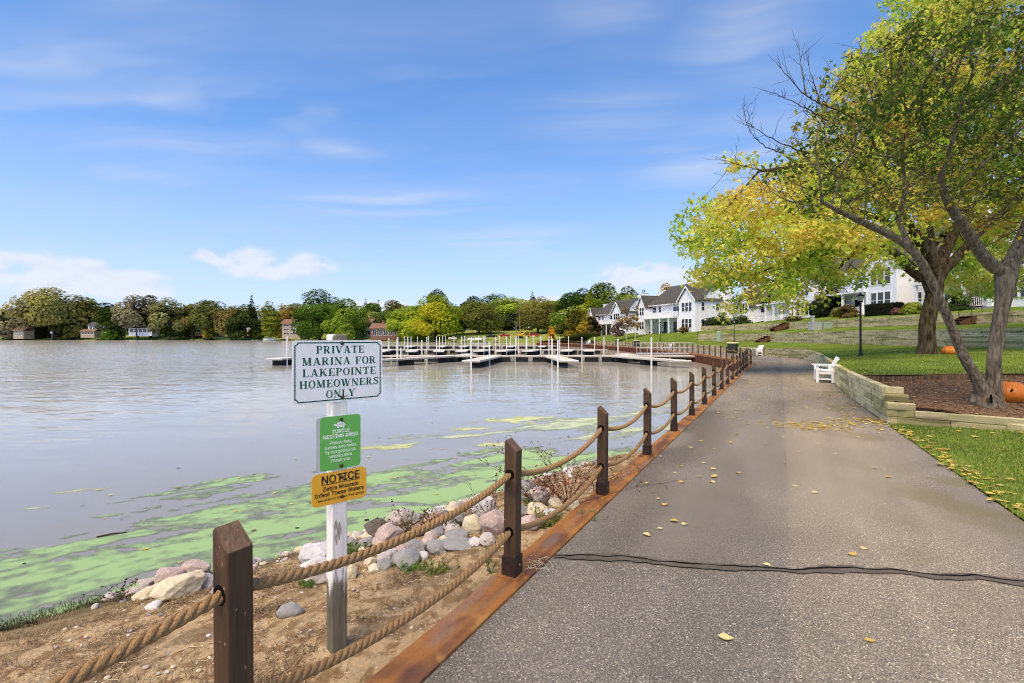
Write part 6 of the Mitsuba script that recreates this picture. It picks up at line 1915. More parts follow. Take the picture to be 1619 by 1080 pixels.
lobes = [((16.3, 22.0, 8.6), (3.6, 3.6, 3.4)), ((10.38, 20.60, 5.77), (3.1, 3.2, 2.45)), ((8.28, 20.40, 5.95), (1.55, 2.0, 1.5)), ((13.06, 20.80, 6.58), (3.0, 3.4, 2.9)), ((14.29, 21.00, 5.11), (2.6, 2.6, 1.3)), ((17.44, 22.60, 12.32), (3.0, 3.6, 3.6)), ((20.76, 23.00, 15.82), (3.8, 4.2, 3.4)), ((24.80, 24.00, 18.32), (4.0, 4.2, 3.4)), ((22.73, 23.80, 10.40), (4.2, 4.4, 4.2)), ((25.51, 23.50, 9.99), (4.2, 4.4, 4.4)), ((22.53, 24.60, 5.23), (2.2, 2.2, 1.25)), ((25.51, 26.00, 4.76), (1.9, 2.2, 1.2)), ((10.41, 20.40, 3.81), (1.5, 1.8, 1.0)), ((9.35, 20.40, 7.81), (1.5, 1.8, 1.3)), ((8.86, 20.20, 4.45), (1.2, 1.4, 0.9)), ((10.55, 20.40, 3.28), (1.2, 1.4, 0.7)), ((12.13, 20.60, 3.70), (1.4, 1.6, 0.8)), ((14.29, 21.00, 4.02), (1.3, 1.5, 0.7)), ((16.17, 21.50, 4.49), (1.0, 1.2, 0.5)), ((8.07, 20.20, 4.19), (0.9, 1.2, 0.6)), ((8.99, 20.20, 3.47), (1.0, 1.3, 0.6)), ((9.69, 20.00, 2.85), (0.9, 1.2, 0.45)), ((11.35, 20.40, 3.01), (0.9, 1.2, 0.4)), ((13.46, 21.00, 3.33), (0.8, 1.0, 0.4))]
A = in_lobes(lobes, 6500, r2_, 0.05)
A = A[A[:, 2] > 2.45]
P2, par2 = grow(roots, A, 0.33, 5.0, 0.42, r2_, 150)
bm, rr2, kid2 = branch_mesh(P2, par2, 0.007, 2.3, {i: v for i, v in rad.items()})
t2 = thing("maple_tree", "big dark trunked maple with bright yellow and lime leaves over the lawn", "tree")
part(t2, "trunk", bm, "bark_dark", smooth=True)


def keep2(q):
    n = meshkit.fbm(q * 0.6 + 15, 3, 37)
    return r2_.uniform(size=len(q)) < np.clip((n - 0.31 - 0.05 * np.clip((q[:, 2] - 8.0) / 3.0, 0, 1)) * 6.0, 0.03, 1)


lm, lc = tree_leaves(P2, rr2, kid2, r2_, 19, 0.20, 0.205, [(C(166, 198, 72), 1.8), (C(210, 226, 92), 3.0), (C(242, 232, 114), 3.0), (C(248, 222, 108), 2.0), (C(242, 200, 96), 0.35)], "star", 0.03, keep2)
part(t2, "leaves", lm, "leaf", color=lc, smooth=True)
print("tree2", len(P2), len(lm[1]))


def sprays(p, size, rng, tint, out):
    """Leaf sprays of two triangles, turned mostly outwards and upwards."""
    n = len(p)
    nn = out * 0.9 + np.array([0, 0, 0.5]) + rng.normal(size=(n, 3)) * 0.22
    nn /= np.linalg.norm(nn, axis=1, keepdims=True)
    a = np.cross(nn, rng.normal(size=(n, 3)))
    a /= np.linalg.norm(a, axis=1, keepdims=True) + 1e-9
    b = np.cross(nn, a)
    s = (size * rng.uniform(0.6, 1.3, n))[:, None] * 0.5
    v = np.stack([p - s * a, p - s * 0.8 * b, p + s * a, p + s * 0.8 * b], 1)
    f = (np.arange(n)[:, None, None] * 4 + np.array([[0, 1, 2], [0, 2, 3]])[None]).reshape(-1, 3)
    return (v.reshape(-1, 3), f), np.repeat(tint, 4, 0)


# background trees: trunk, limbs and a crown of leaf sprays
def bg_tree(name, label, x, y, h, w, cols, z0=None, dens=1.0, lift=0.18, bark="bark_far", sz=None, kind="round", seed=0, group=None, trunk_r=None):
    rng = np.random.default_rng(1000 + seed)
    z0 = far_ground(x, y) if z0 is None else z0
    k = thing(name, label, "tree", group)
    d = math.hypot(x, y)
    s = sz or max(0.2, d / 484.0 * 1.15)
    lob, rx, lz = [], w / 2, h * lift
    if kind == "round":
        n = 13 + int(w / 2.5)
        for i in range(n):
            t = rng.uniform(0, 1) ** 1.15
            ring_ = rx * (0.72 * math.sqrt(max(0.04, 1 - (1.7 * t - 0.62) ** 2 * 0.9)))
            a = rng.uniform(0, 2 * math.pi)
            cz = z0 + lz + (h - lz) * (0.06 + 0.80 * t)
            q = rng.uniform(0.24, 0.42) * w * 0.62
            lob.append(((x + ring_ * math.cos(a), y + ring_ * math.sin(a), cz), (q, q, min(q * rng.uniform(0.6, 0.85), (h - lz) * 0.3))))
        lob.append(((x, y, z0 + h - min(w * 0.25, h * 0.22)), (w * 0.26, w * 0.26, min(w * 0.25, h * 0.22))))
    elif kind == "column":
        for t in np.linspace(0.08, 0.92, 7):
            q = rx * (1.0 - 0.75 * abs(t - 0.38) ** 1.4 * 2) * rng.uniform(0.85, 1.05)
            lob.append(((x + rng.normal() * 0.05 * w, y, z0 + lz + (h - lz) * t), (q, q, (h - lz) * 0.13)))
    elif kind == "conifer":
        for t in np.linspace(0.02, 0.95, 11):
            q = rx * (1.02 - t) * rng.uniform(0.85, 1.1) + 0.15
            lob.append(((x, y, z0 + lz + (h - lz) * t), (q, q, (h - lz) * 0.065)))
    area = w * (h - lz)
    n = int(np.clip(area / (s * s) * 6.5 * dens, 300, 16000))
    p = in_lobes(lob, n, rng, 0.5 if kind != "conifer" else 0.3)
    zmin = z0 + 0.15
    p = p[p[:, 2] > zmin]
    f = meshkit.fbm(p * (2.2 / max(w, 3)) + seed * 3.1, 3, 5) + rng.normal(size=len(p)) * 0.06
    t = np.clip((f - 0.30) / 0.40, 0, 1)[:, None] * (len(cols) - 1)
    i = np.minimum(t.astype(int), len(cols) - 2) if len(cols) > 1 else np.zeros_like(t, int)
    cc = np.array(cols, float)
    tint = cc[i[:, 0]] * (1 - (t - i)) + cc[np.minimum(i[:, 0] + 1, len(cc) - 1)] * (t - i) if len(cols) > 1 else np.repeat(cc, len(p), 0)
    tint = np.clip(tint * (np.array([1.33, 1.50, 1.30]) if d > 150 else 1.1) * (1 + 0.10 * rng.normal(size=(len(p), 1))), 0.004, 0.9)  # distant crowns get a haze-like lightening mixed into their leaf colour
    ctr = np.array([x, y, z0 + lz + 0.35 * (h - lz)])
    lmesh, lcol = sprays(p, s * 1.75, rng, tint, (p - ctr) / (np.linalg.norm(p - ctr, axis=1, keepdims=True) + 1e-9))
    part(k, "crown", lmesh, "leaf", color=lcol, smooth=False)
    tr_ = trunk_r or max(0.12, 0.016 * h + 0.012 * w)
    top = z0 + h * 0.72
    pts = [[x, y, z0 - 0.6], [x + 0.01 * w, y, z0 + h * 0.25], [x + rng.normal() * 0.02 * w, y, top]]
    ms = [tube(pts, [tr_ * 1.25, tr_, tr_ * 0.35], 7)]
    if kind == "round":
        for (c, r) in lob[:: 2]:
            st = np.array([x, y, z0 + lz * 0.8 + rng.uniform(0, 0.2) * h])
            md = (st + np.array(c)) / 2 + np.array([0, 0, -0.04 * h])
            ms.append(tube([st, md, c], [tr_ * 0.5, tr_ * 0.34, tr_ * 0.14], 5))
    part(k, "trunk", cat(ms), bark, smooth=True)
    return k


OLIVE, DGREEN, MGREEN, YGREEN, YEL, BROWN, GREYB, DARK, ORANGE = ([C(98, 94, 52), C(140, 130, 78)], [C(46, 60, 30), C(80, 94, 44)], [C(66, 90, 36), C(110, 130, 52)], [C(116, 136, 46), C(168, 172, 64)], [C(112, 124, 36), C(156, 158, 46), C(176, 160, 48)],
                                                             [C(112, 96, 58), C(144, 126, 78)], [C(122, 108, 88), C(150, 138, 112)], [C(38, 44, 30), C(62, 70, 44)], [C(132, 104, 56), C(154, 130, 66)])
BG = [
 (-421.2, 24.6, 20.9, 400, DARK, "round", "dark tree at the far left edge of the shore", .1), (-416.9, 22.2, 31.8, 405, GREYB, "round", "grey brown scrubby tree behind the beige cottage", .05),
 (-417.7, 28.0, 26.9, 412, DARK, "round", "dark tree behind the cottage's red brown roof", .05),
 (-388.2, 38.5, 31.8, 392, [C(142, 128, 88), C(172, 158, 112)], "round", "tall sparse pale cottonwood with a thin leaning trunk, far left", .42),
 (-375.6, 43.0, 38.3, 396, [C(124, 116, 66), C(160, 148, 92)], "round", "tallest cottonwood of the far left shore with a thick pale trunk", .34),
 (-365.2, 38.0, 32.7, 404, OLIVE, "round", "broad olive tree right of the tall cottonwoods", .08), (-406.0, 21.9, 43.9, 420, DARK, "round", "dark undergrowth tree between the cottonwood trunks", .02),
 (-386.6, 23.2, 33.3, 424, DGREEN, "round", "dark green low tree behind the orange shrub", .02), (-374.6, 36.4, 19.1, 430, YGREEN, "round", "yellow green tree behind the pale far house", .1),
 (-359.5, 32.9, 24.6, 428, DARK, "round", "dark evergreen mass between two far left houses", .03), (-322.7, 26.8, 24.7, 394, DGREEN, "round", "leaning dark green tree right of the pale far house", .35),
 (-299.0, 33.9, 31.3, 386, GREYB, "round", "big grey brown tree with a forked pale trunk", .32), (-300.3, 36.8, 23.1, 402, OLIVE, "round", "olive tree peeping over the grey brown one", .1),
 (-267.6, 31.7, 26.7, 378, [C(122, 118, 76), C(150, 146, 100)], "round", "pale olive willow-like tree on the far shore", .18), (-253.7, 28.2, 22.1, 384, [C(106, 96, 58), C(142, 126, 80)], "round", "brownish tree with a bare dead top", .2),
 (-232.7, 29.8, 27.2, 372, [C(80, 88, 44), C(118, 116, 62)], "round", "green spreading tree above the dark tent lift", .25), (-209.9, 24.8, 21.8, 362, BROWN, "round", "rusty brown tree on the far shore", .18),
 (-265.1, 22.9, 46.8, 398, DGREEN, "round", "dark tree filling the bank behind the reddish house", .03), (-193.9, 26.0, 23.0, 352, [C(52, 64, 32), C(84, 92, 48)], "round", "dark green rounded tree left of the narrow olive one", .03),
 (-200.1, 35.2, 9.7, 372, [C(44, 54, 40), C(62, 72, 52)], "conifer", "lone pine standing over the far tree line", .3), (-160.6, 24.8, 14.3, 322, [C(110, 116, 40), C(146, 144, 56)], "column", "narrow olive yellow tree at the water left of the marina board", .02),
 (-159.9, 24.6, 19.8, 345, ORANGE, "round", "orange brown tree behind the tan house roof", .1), (-159.8, 27.5, 18.8, 360, DGREEN, "round", "green tree at the skyline above the tan house", .1), (-130.2, 13.6, 10.4, 305, DARK, "column", "dark spruce beside the tan house", .0),
 (-121.4, 32.3, 30.3, 305, [C(58, 80, 32), C(94, 114, 46)], "round", "tall dark green tree above the marina board", .06), (-96.8, 24.5, 24.3, 282, [C(86, 108, 38), C(132, 144, 56)], "round", "rounded mid green tree right of the tall dark one", .05),
 (-104.4, 29.1, 10.8, 345, DARK, "conifer", "dark spruce tip over the skyline, left of two", .1), (-96.2, 28.4, 10.0, 348, DARK, "conifer", "dark spruce tip over the skyline, right of two", .1), (-96.1, 25.7, 19.3, 335, MGREEN, "round", "mid green tree behind the brick ranch house", .05),
 (-80.9, 27.1, 19.8, 330, [C(98, 92, 50), C(136, 128, 66)], "round", "olive brown tree on the skyline above the ranch house", .05), (-58.5, 16.4, 14.5, 252, YGREEN, "round", "yellow green tree left of the big yellow one", .22),
 (-39.1, 21.5, 29.1, 242, YEL, "round", "big round yellow tree standing on the far bank", .06), (-49.8, 18.1, 17.5, 248, [C(124, 142, 44), C(176, 176, 58)], "round", "lime yellow tree overlapping the left of the big yellow one", .10), (-46.9, 31.0, 17.3, 300, [C(60, 72, 40), C(92, 102, 56)], "round", "dark oak rising behind the big yellow tree", .3),
 (-30.0, 12.9, 11.6, 262, DGREEN, "round", "dark green tree right of the big yellow one", .0), (-18.0, 20.4, 25.3, 262, [C(96, 98, 46), C(136, 126, 62)], "round", "broad olive tree behind the white pickup truck", .16),
 (-26.5, 30.1, 17.3, 330, DGREEN, "round", "dark tree top on the skyline left of the pole", .2), (-11.5, 30.9, 23.4, 320, MGREEN, "round", "green skyline tree left of the utility pole", .1), (-1.4, 26.3, 20.4, 300, YGREEN, "round", "yellow green tree behind the utility pole wires", .1),
 (-3.6, 14.1, 22.7, 290, DARK, "round", "dark tree behind the tall utility pole", .02), (13.7, 22.2, 24.3, 258, [C(98, 92, 46), C(140, 126, 66)], "round", "olive brown oak right of the utility pole", .16), (14.0, 33.5, 10.4, 330, DGREEN, "conifer", "pine top over the olive brown oak", .3),
 (23.6, 21.0, 16.8, 280, [C(80, 80, 44), C(112, 106, 56)], "round", "dull olive tree left of the street light", .04), (28.4, 23.9, 19.5, 240, MGREEN, "round", "green tree behind the street light", .08),
 (42.8, 26.6, 21.8, 225, [C(84, 104, 36), C(128, 134, 50)], "round", "big green tree behind the white chimney, left of the near lake house", .06), (56.1, 26.5, 14.1, 235, [C(104, 112, 40), C(148, 142, 56)], "round", "olive green tree top just left of the near lake house", .06), (32.8, 20.6, 7.0, 205, YEL, "column", "narrow bright yellow tree left of the far lake house", .1),
 (36.0, 26.6, 16.0, 245, MGREEN, "round", "green tree on the skyline over the bright yellow one", .06), (47.7, 18.5, 6.3, 150, [C(176, 150, 70), C(204, 174, 88)], "round", "small golden tree over the roof of the near lake house", .3),
]
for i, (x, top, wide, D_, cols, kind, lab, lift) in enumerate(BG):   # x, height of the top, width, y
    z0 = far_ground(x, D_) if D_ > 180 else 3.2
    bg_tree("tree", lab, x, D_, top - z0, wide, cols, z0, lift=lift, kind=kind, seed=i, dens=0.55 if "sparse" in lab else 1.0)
rgw = np.random.default_rng(515)


def wood(name, label, pts, depth, hfun, n, cols, s):
    """A belt of far woodland behind the trees one can tell apart."""
    p = np.array(spline([(x, y, 0) for x, y in pts], 4.0))
    i = rgw.integers(0, len(p), n)
    q = p[i, :2] + np.column_stack([rgw.normal(size=n) * 3, rgw.uniform(0, depth, n)])
    H = hfun * (0.62 + 0.75 * meshkit.fbm(np.column_stack([q[:, 0] * 0.055, q[:, 1] * 0.03, 0 * q[:, 0]]), 3, 61))
    z = far_z(q[:, 0], q[:, 1])
    zz = z + H * rgw.uniform(0.02, 1.0, n) ** 0.75
    pos = np.column_stack([q, zz])
    f = np.clip((meshkit.fbm(pos * 0.07, 3, 62) - 0.3) / 0.4, 0, 0.999) * (len(cols) - 1)
    k = f.astype(int)
    cc = np.array(cols)
    t = (f - k)[:, None]
    tint = np.array([1.36, 1.50, 1.34]) * (cc[k] * (1 - t) + cc[k + 1] * t) * (1 + 0.14 * rgw.normal(size=(n, 1)))  # woodland tint lifted too, distance haze put into the colour
    m, c = sprays(pos, s, rgw, np.clip(tint, 0.004, 0.9), np.tile([0.0, -0.8, 0.4], (n, 1)))
    whole(name, m, "far_leaf", label, "woodland", color=c, kind="stuff")


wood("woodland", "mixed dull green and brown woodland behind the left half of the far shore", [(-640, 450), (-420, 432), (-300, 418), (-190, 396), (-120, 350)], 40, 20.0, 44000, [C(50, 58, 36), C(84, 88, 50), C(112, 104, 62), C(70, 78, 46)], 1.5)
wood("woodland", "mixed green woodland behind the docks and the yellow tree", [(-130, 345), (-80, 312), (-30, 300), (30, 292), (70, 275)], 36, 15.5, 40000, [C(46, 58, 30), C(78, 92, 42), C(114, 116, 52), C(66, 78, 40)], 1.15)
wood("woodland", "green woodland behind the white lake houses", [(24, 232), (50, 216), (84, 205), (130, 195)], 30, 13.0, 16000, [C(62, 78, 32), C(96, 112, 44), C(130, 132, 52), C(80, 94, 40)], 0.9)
BUSH = [
 (-363.9, 13.0, 9.4, 398, ORANGE, "rounded orange brown shrub on the far left bank"), (-323.6, 9.8, 15.4, 392, MGREEN, "low bright green shrubs by the old wooden pier"), (-231.6, 13.1, 7.2, 368, [C(150, 150, 50), C(190, 160, 60)], "small yellow bush beside the dark tent lift"),
 (19.0, 9.5, 10.1, 138, [C(84, 88, 38), C(150, 140, 50), C(190, 156, 52)], "large olive and yellow bush left of the far lake house"), (16.0, 6.7, 6.2, 140, [C(70, 78, 36), C(110, 104, 48)], "dark round bush left of the olive and yellow one"), (22.0, 7.4, 5.3, 134, [C(86, 80, 44), C(122, 106, 58)], "brownish bush against the far lake house"),
]
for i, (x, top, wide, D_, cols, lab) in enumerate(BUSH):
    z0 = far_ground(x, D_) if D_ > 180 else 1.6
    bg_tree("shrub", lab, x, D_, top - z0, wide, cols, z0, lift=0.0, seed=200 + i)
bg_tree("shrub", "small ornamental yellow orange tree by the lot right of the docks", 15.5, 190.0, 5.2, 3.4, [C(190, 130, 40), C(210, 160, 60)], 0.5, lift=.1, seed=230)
# the birches in front of the lake houses
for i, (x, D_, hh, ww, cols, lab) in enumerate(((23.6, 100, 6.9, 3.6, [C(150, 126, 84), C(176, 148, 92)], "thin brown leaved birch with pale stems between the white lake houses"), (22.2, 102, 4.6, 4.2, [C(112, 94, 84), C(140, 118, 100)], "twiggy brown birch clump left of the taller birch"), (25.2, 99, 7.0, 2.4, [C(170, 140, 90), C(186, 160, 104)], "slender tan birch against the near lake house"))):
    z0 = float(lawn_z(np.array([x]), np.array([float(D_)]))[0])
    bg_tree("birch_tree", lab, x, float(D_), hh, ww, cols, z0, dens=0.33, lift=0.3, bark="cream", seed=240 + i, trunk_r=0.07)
# plants along the top of the slope
TOP = [
 (43.7, 66.0, 5.2, 4.4, [C(34, 46, 30), C(54, 68, 38)], "conifer", "dark evergreen standing by the townhouse porch"), (41.4, 65.0, 3.4, 3.4, [C(34, 46, 30), C(54, 66, 38)], "column", "dark rounded evergreen left of the porch evergreen"),
 (33.3, 80.0, 1.6, 3.6, [C(46, 64, 34), C(72, 90, 44)], "round", "dark green spreading shrub at the top of the terrace wall, leftmost"), (34.0, 78.0, 2.3, 2.2, [C(60, 80, 38), C(92, 108, 52)], "round", "upright green shrub beside the white corner of the lake house"), (34.0, 76.0, 1.2, 2.0, [C(88, 112, 60), C(120, 140, 78)], "round", "pale green low shrub on the terrace wall"),
 (36.0, 76.0, 1.3, 3.0, [C(60, 76, 38), C(92, 104, 52)], "round", "green shrub at the foot of the porch wall"), (39.5, 57.0, 1.6, 2.2, [C(104, 92, 60), C(140, 124, 76)], "round", "dry brownish bush left of the clipped hedge"), (41.0, 60.0, 1.4, 2.4, [C(150, 146, 52), C(186, 176, 70)], "round", "yellow shrub at the upper wall left of the lamp"),
 (39.3, 47.5, 1.3, 1.9, [C(120, 140, 48), C(168, 176, 72)], "round", "yellow green clump of plants left of the dark maple trunk"), (38.6, 48.5, 0.9, 1.2, [C(120, 84, 80), C(150, 112, 98)], "round", "small reddish shrub in front of the clipped hedge"), (41.3, 45.0, 2.0, 2.2, [C(60, 84, 36), C(96, 118, 50)], "round", "green bush between the two trees at the townhouse wall"),
 (37.3, 64.0, 0.8, 2.2, [C(96, 92, 62), C(130, 120, 80)], "round", "low dry plants beside the upper stairs"), (30.4, 86.0, 1.0, 2.6, [C(96, 84, 52), C(140, 112, 60)], "round", "orange brown low shrub at the foot of the near lake house"),
]
for i, (x, D_, hh, ww, cols, kind, lab) in enumerate(TOP):
    z0 = max(float(top_z(np.array([x]), np.array([float(D_)]))[0]), 0.0) if D_ < 85 else 2.5
    bg_tree("shrub", lab, x, float(D_), hh, ww, cols, z0 - 0.1, lift=0.0, kind=kind, seed=300 + i, sz=0.16)
k = thing("hedge", "dark clipped hedge below the townhouse windows", "hedge")
rh = np.random.default_rng(8)
q0, q1 = np.array((39.71, 54.00)), np.array((40.16, 50.00))
n = 9000
t, u, w = rh.uniform(0, 1, n), rh.uniform(-0.5, 0.5, n), rh.uniform(0, 1, n)
pos = np.column_stack([q0 + (q1 - q0) * t[:, None] + np.column_stack([u * 1.0, u * 0.3]), 4.0 + 1.25 * w])
hm, hc = leaves(pos, 0.10, rh, jitter_rgb(C(44, 58, 30), n, rh, 0.3), "oval", 0.1, 0.8)
part(k, "leaves", hm, "far_leaf", color=hc)
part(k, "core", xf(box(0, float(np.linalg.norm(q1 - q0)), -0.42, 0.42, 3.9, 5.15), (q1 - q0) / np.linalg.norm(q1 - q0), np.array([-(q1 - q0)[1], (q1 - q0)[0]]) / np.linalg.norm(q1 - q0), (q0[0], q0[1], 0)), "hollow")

# ---------------------------------------------------------------- grass, fallen leaves, weeds and litter
rg = np.random.default_rng(88)


def pts_in(poly, n, rng):
    pg = sg.Polygon(poly) if not isinstance(poly, sg.Polygon) else poly
    x0, y0, x1, y1 = pg.bounds
    p = np.column_stack([rng.uniform(x0, x1, n), rng.uniform(y0, y1, n)])
    return p[shapely.contains_xy(pg, p[:, 0], p[:, 1])]


def grass_tint(p, rng):
    f = meshkit.fbm(np.column_stack([p[:, :2] * 0.9, 0 * p[:, 0]]), 3, 71)[:, None]
    c = np.array(C(66, 104, 28)) * (1 - f) + np.array(C(150, 172, 70)) * f
    dry = (rng.uniform(size=len(p)) < 0.14)[:, None]
    return np.clip(np.where(dry, np.array(C(176, 164, 98)), c) * (1 + 0.22 * rng.normal(size=(len(p), 1))), 0.005, 0.9)


verge = [(3.2, 1.7), (4.46, 4.27), (5.65, 6.55), (6.93, 9.0), (8.47, 7.92), (10.0, 7.62), (11.0, 7.6), (8.6, 4.6), (5.8, 2.2)]
q = pts_in(verge, 150000, rg)
edge_x = np.interp(q[:, 1], [1.7, 4.27, 6.55, 9.0], [3.2, 4.51, 5.70, 6.98])
q = q[(q[:, 0] - edge_x > 0.05 * rg.normal(size=len(q)) + 0.02)]
pos = np.column_stack([q, near_z(q[:, 0], q[:, 1]) - 0.004])
m, c = blades(pos, 0.052, 0.0032, rg, grass_tint(pos, rg))
whole("grass", m, "blade", "mown grass blades of the verge beside the asphalt", "grass", color=c, kind="stuff")
pl = lawn.intersection(sg.box(6, 12, 31, 34))
q = pts_in(pl, 230000, rg)
w_ = np.clip(14.0 / q[:, 1], 0.35, 1.0)
q = q[rg.uniform(size=len(q)) < w_]
pos = np.column_stack([q, lawn_z(q[:, 0], q[:, 1]) - 0.004])
m, c = blades(pos, 0.055, 0.0055, rg, grass_tint(pos, rg))
whole("grass", m, "blade", "mown grass blades of the lawn above the near timber wall", "grass", color=c, kind="stuff")


def leaf_curl(rng, s):
    """One fallen leaf: a small pointed sheet, folded and curled."""
    u = np.linspace(0, 1, 6)
    w = np.array([0.02, 0.30, 0.42, 0.36, 0.20, 0.0]) * rng.uniform(0.8, 1.1)
    cu, fo = rng.uniform(-0.5, 0.9), rng.uniform(0.05, 0.5)
    rows = []
    for a, b in zip(u, w):
        z = cu * 0.5 * (a - 0.5) ** 2
        rows += [[a - 0.5, -b, z + fo * b], [a - 0.5, 0, z], [a - 0.5, b, z + fo * b * rng.uniform(0.4, 1.2)]]
    v = np.array(rows) * s
    v[:, 2] -= v[:, 2].min()
    f = []
    for i in range(5):
        for j in range(2):
            k = i * 3 + j
            f += [[k, k + 1, k + 4], [k, k + 4, k + 3]]
    a = rng.uniform(0, 2 * np.pi)
    R = np.array([[math.cos(a), math.sin(a), 0], [-math.sin(a), math.cos(a), 0], [0, 0, 1]])
    return v @ R, np.array(f)


LEAFC = [C(226, 204, 110), C(214, 186, 84), C(232, 214, 140), C(190, 152, 76), C(206, 176, 70)]
mat("leaf_yellow", C(222, 206, 136), 0.7, 0.3)
mat("leaf_gold", C(200, 172, 96), 0.7, 0.3)
spotsL = [(1.47, 4.67, 0.00), (1.25, 4.09, 0.00), (1.49, 4.18, 0.00), (1.88, 5.37, 0.00), (2.23, 5.39, 0.00), (1.80, 3.42, 0.00), (3.51, 6.24, 0.00), (3.07, 5.25, 0.00), (3.14, 5.02, 0.00), (2.53, 3.60, 0.00), (2.69, 3.70, 0.00), (4.48, 5.97, 0.00), (4.35, 5.59, 0.00), (2.46, 6.21, 0.00), (1.94, 5.75, 0.00), (2.69, 5.75, 0.00), (4.46, 6.69, 0.00), (4.64, 7.33, 0.00), (5.73, 8.21, 0.00), (5.57, 7.80, 0.00), (1.15, 2.60, 0.00), (1.91, 2.58, 0.00), (1.10, 3.95, 0.00), (4.51, 9.56, 0.00), (4.01, 8.81, 0.00), (2.62, 7.08, 0.00), (2.01, 6.55, 0.00), (3.86, 7.33, 0.00), (4.35, 7.80, 0.00), (4.04, 6.84, 0.00), (5.73, 11.44, 0.00), (4.26, 9.64, 0.00), (4.39, 10.29, 0.00), (5.99, 12.36, 0.00), (5.83, 10.46, 0.00), (6.71, 11.44, 0.00)]
for i, (x, y, z) in enumerate(spotsL):
    v, f = leaf_curl(rg, rg.uniform(0.05, 0.085))
    lab = {5: "yellow fallen leaf lying on the dark tar seal of the crack", 20: "left of the two fallen leaves nearest the viewer on the asphalt", 21: "right of the two fallen leaves nearest the viewer on the asphalt", 9: "left of two fallen leaves just beyond the right part of the crack", 10: "right of two fallen leaves just beyond the right part of the crack",
           11: "fallen leaf on the mossy right side of the path, left of two", 12: "fallen leaf on the mossy right side of the path, right of two"}.get(i, "single yellow fallen leaf lying by itself on the asphalt path beyond the crack")
    whole("fallen_leaf", (v + np.array([x, y, 0.012 if i == 5 else 0.004]), f), "leaf_yellow" if i % 3 else "leaf_gold", lab, "leaf", smooth=True, group="single yellow leaves on the path")
ms, cs = [], []


def litter(points, zf, s0, s1, lift=0.004):
    for x, y in points:
        v, f = leaf_curl(rg, rg.uniform(s0, s1))
        ms.append((v + np.array([x, y, float(zf(x, y)) + lift]), f))
        cs.append(np.repeat([np.array(LEAFC[rg.integers(5)]) * rg.uniform(0.6, 1.1)], len(v), 0))


flat0 = lambda x, y: 0.0
for (px, py, _), n, sx, sy in (((5.42, 8.81, 0.00), 110, 0.35, 0.28), ((6.35, 9.07, 0.00), 75, 0.45, 0.28), ((7.03, 9.34, 0.00), 60, 0.3, 0.25), ((7.78, 11.44, 0.00), 60, 0.7, 0.8), ((9.02, 14.07, 0.00), 70, 1.0, 1.6), ((6.44, 11.44, 0.00), 40, 1.3, 1.6), ((10.52, 18.27, 0.00), 60, 1.6, 3.0)):
    litter(np.column_stack([px + sx * rg.normal(size=n), py + sy * rg.normal(size=n)]), flat0, 0.05, 0.10)
# along the edge of the asphalt
t = rg.uniform(0, 1, 130)
ex_ = np.interp(t, [0, 0.5, 1], [4.6, 5.8, 7.0])
ey_ = np.interp(t, [0, 0.5, 1], [4.3, 6.6, 9.0])
litter(np.column_stack([ex_ + 0.09 * rg.normal(size=130) + 0.05, ey_ + 0.05 * rg.normal(size=130)]), lambda x, y: 0.02, 0.05, 0.10)
pq = [p for p in pts_in(verge, 160, rg)]
litter(pq[:60], lambda x, y: near_z(np.array([x]), np.array([y]))[0] + 0.03, 0.06, 0.11)
pq = pts_in(lawn.intersection(sg.box(6, 12, 30, 30)), 700, rg)
litter(pq[:260], lambda x, y: lawn_z(np.array([x]), np.array([y]))[0] + 0.03, 0.06, 0.12)
pq = pts_in(bed, 260, rg)
litter(pq[:130], lambda x, y: bed_z(np.array([x]), np.array([y]))[0] + 0.01, 0.05, 0.09)
litter([along(rg.uniform(1.2, 20), -rg.uniform(0.2, 1.2)) for _ in range(60)], flat0, 0.04, 0.08, 0.012)
m = cat(ms)
whole("leaf_litter", m, "blade", "drifts of yellow and brown fallen leaves on the path, lawn and mulch bed", "leaves", smooth=True, color=np.vstack(cs), kind="stuff")
# bark chips on the bed
ms, cs = [], []
for x, y in pts_in(bed[:3] + [(12.0, 7.8), (14.2, 9.5), (14.2, 12.6), (12.3, 12.8), (9.25, 12.75)], 3600, rg):
    L, w = rg.uniform(0.03, 0.09), rg.uniform(0.008, 0.02)
    a, b = rg.uniform(0, 6.28), rg.normal() * 0.35
    d = np.array([math.cos(a), math.sin(a), b])
    e = np.array([-math.sin(a), math.cos(a), rg.normal() * 0.4])
    o = np.array([x, y, float(bed_z(np.array([x]), np.array([y]))[0]) + 0.012])
    v = np.array([o - d * L / 2 - e * w / 2, o + d * L / 2 - e * w / 2, o + d * L / 2 + e * w / 2, o - d * L / 2 + e * w / 2, o + np.array([0, 0, 0.012])])
    ms.append((v, np.array([[0, 1, 4], [1, 2, 4], [2, 3, 4], [3, 0, 4]])))
    cs.append(np.repeat([np.array(C(124, 98, 76)) * rg.uniform(0.45, 1.7)], 5, 0))
whole("bark_chips", cat(ms), "blade", "loose brown bark chips on the planting bed", "mulch", color=np.vstack(cs), kind="stuff")

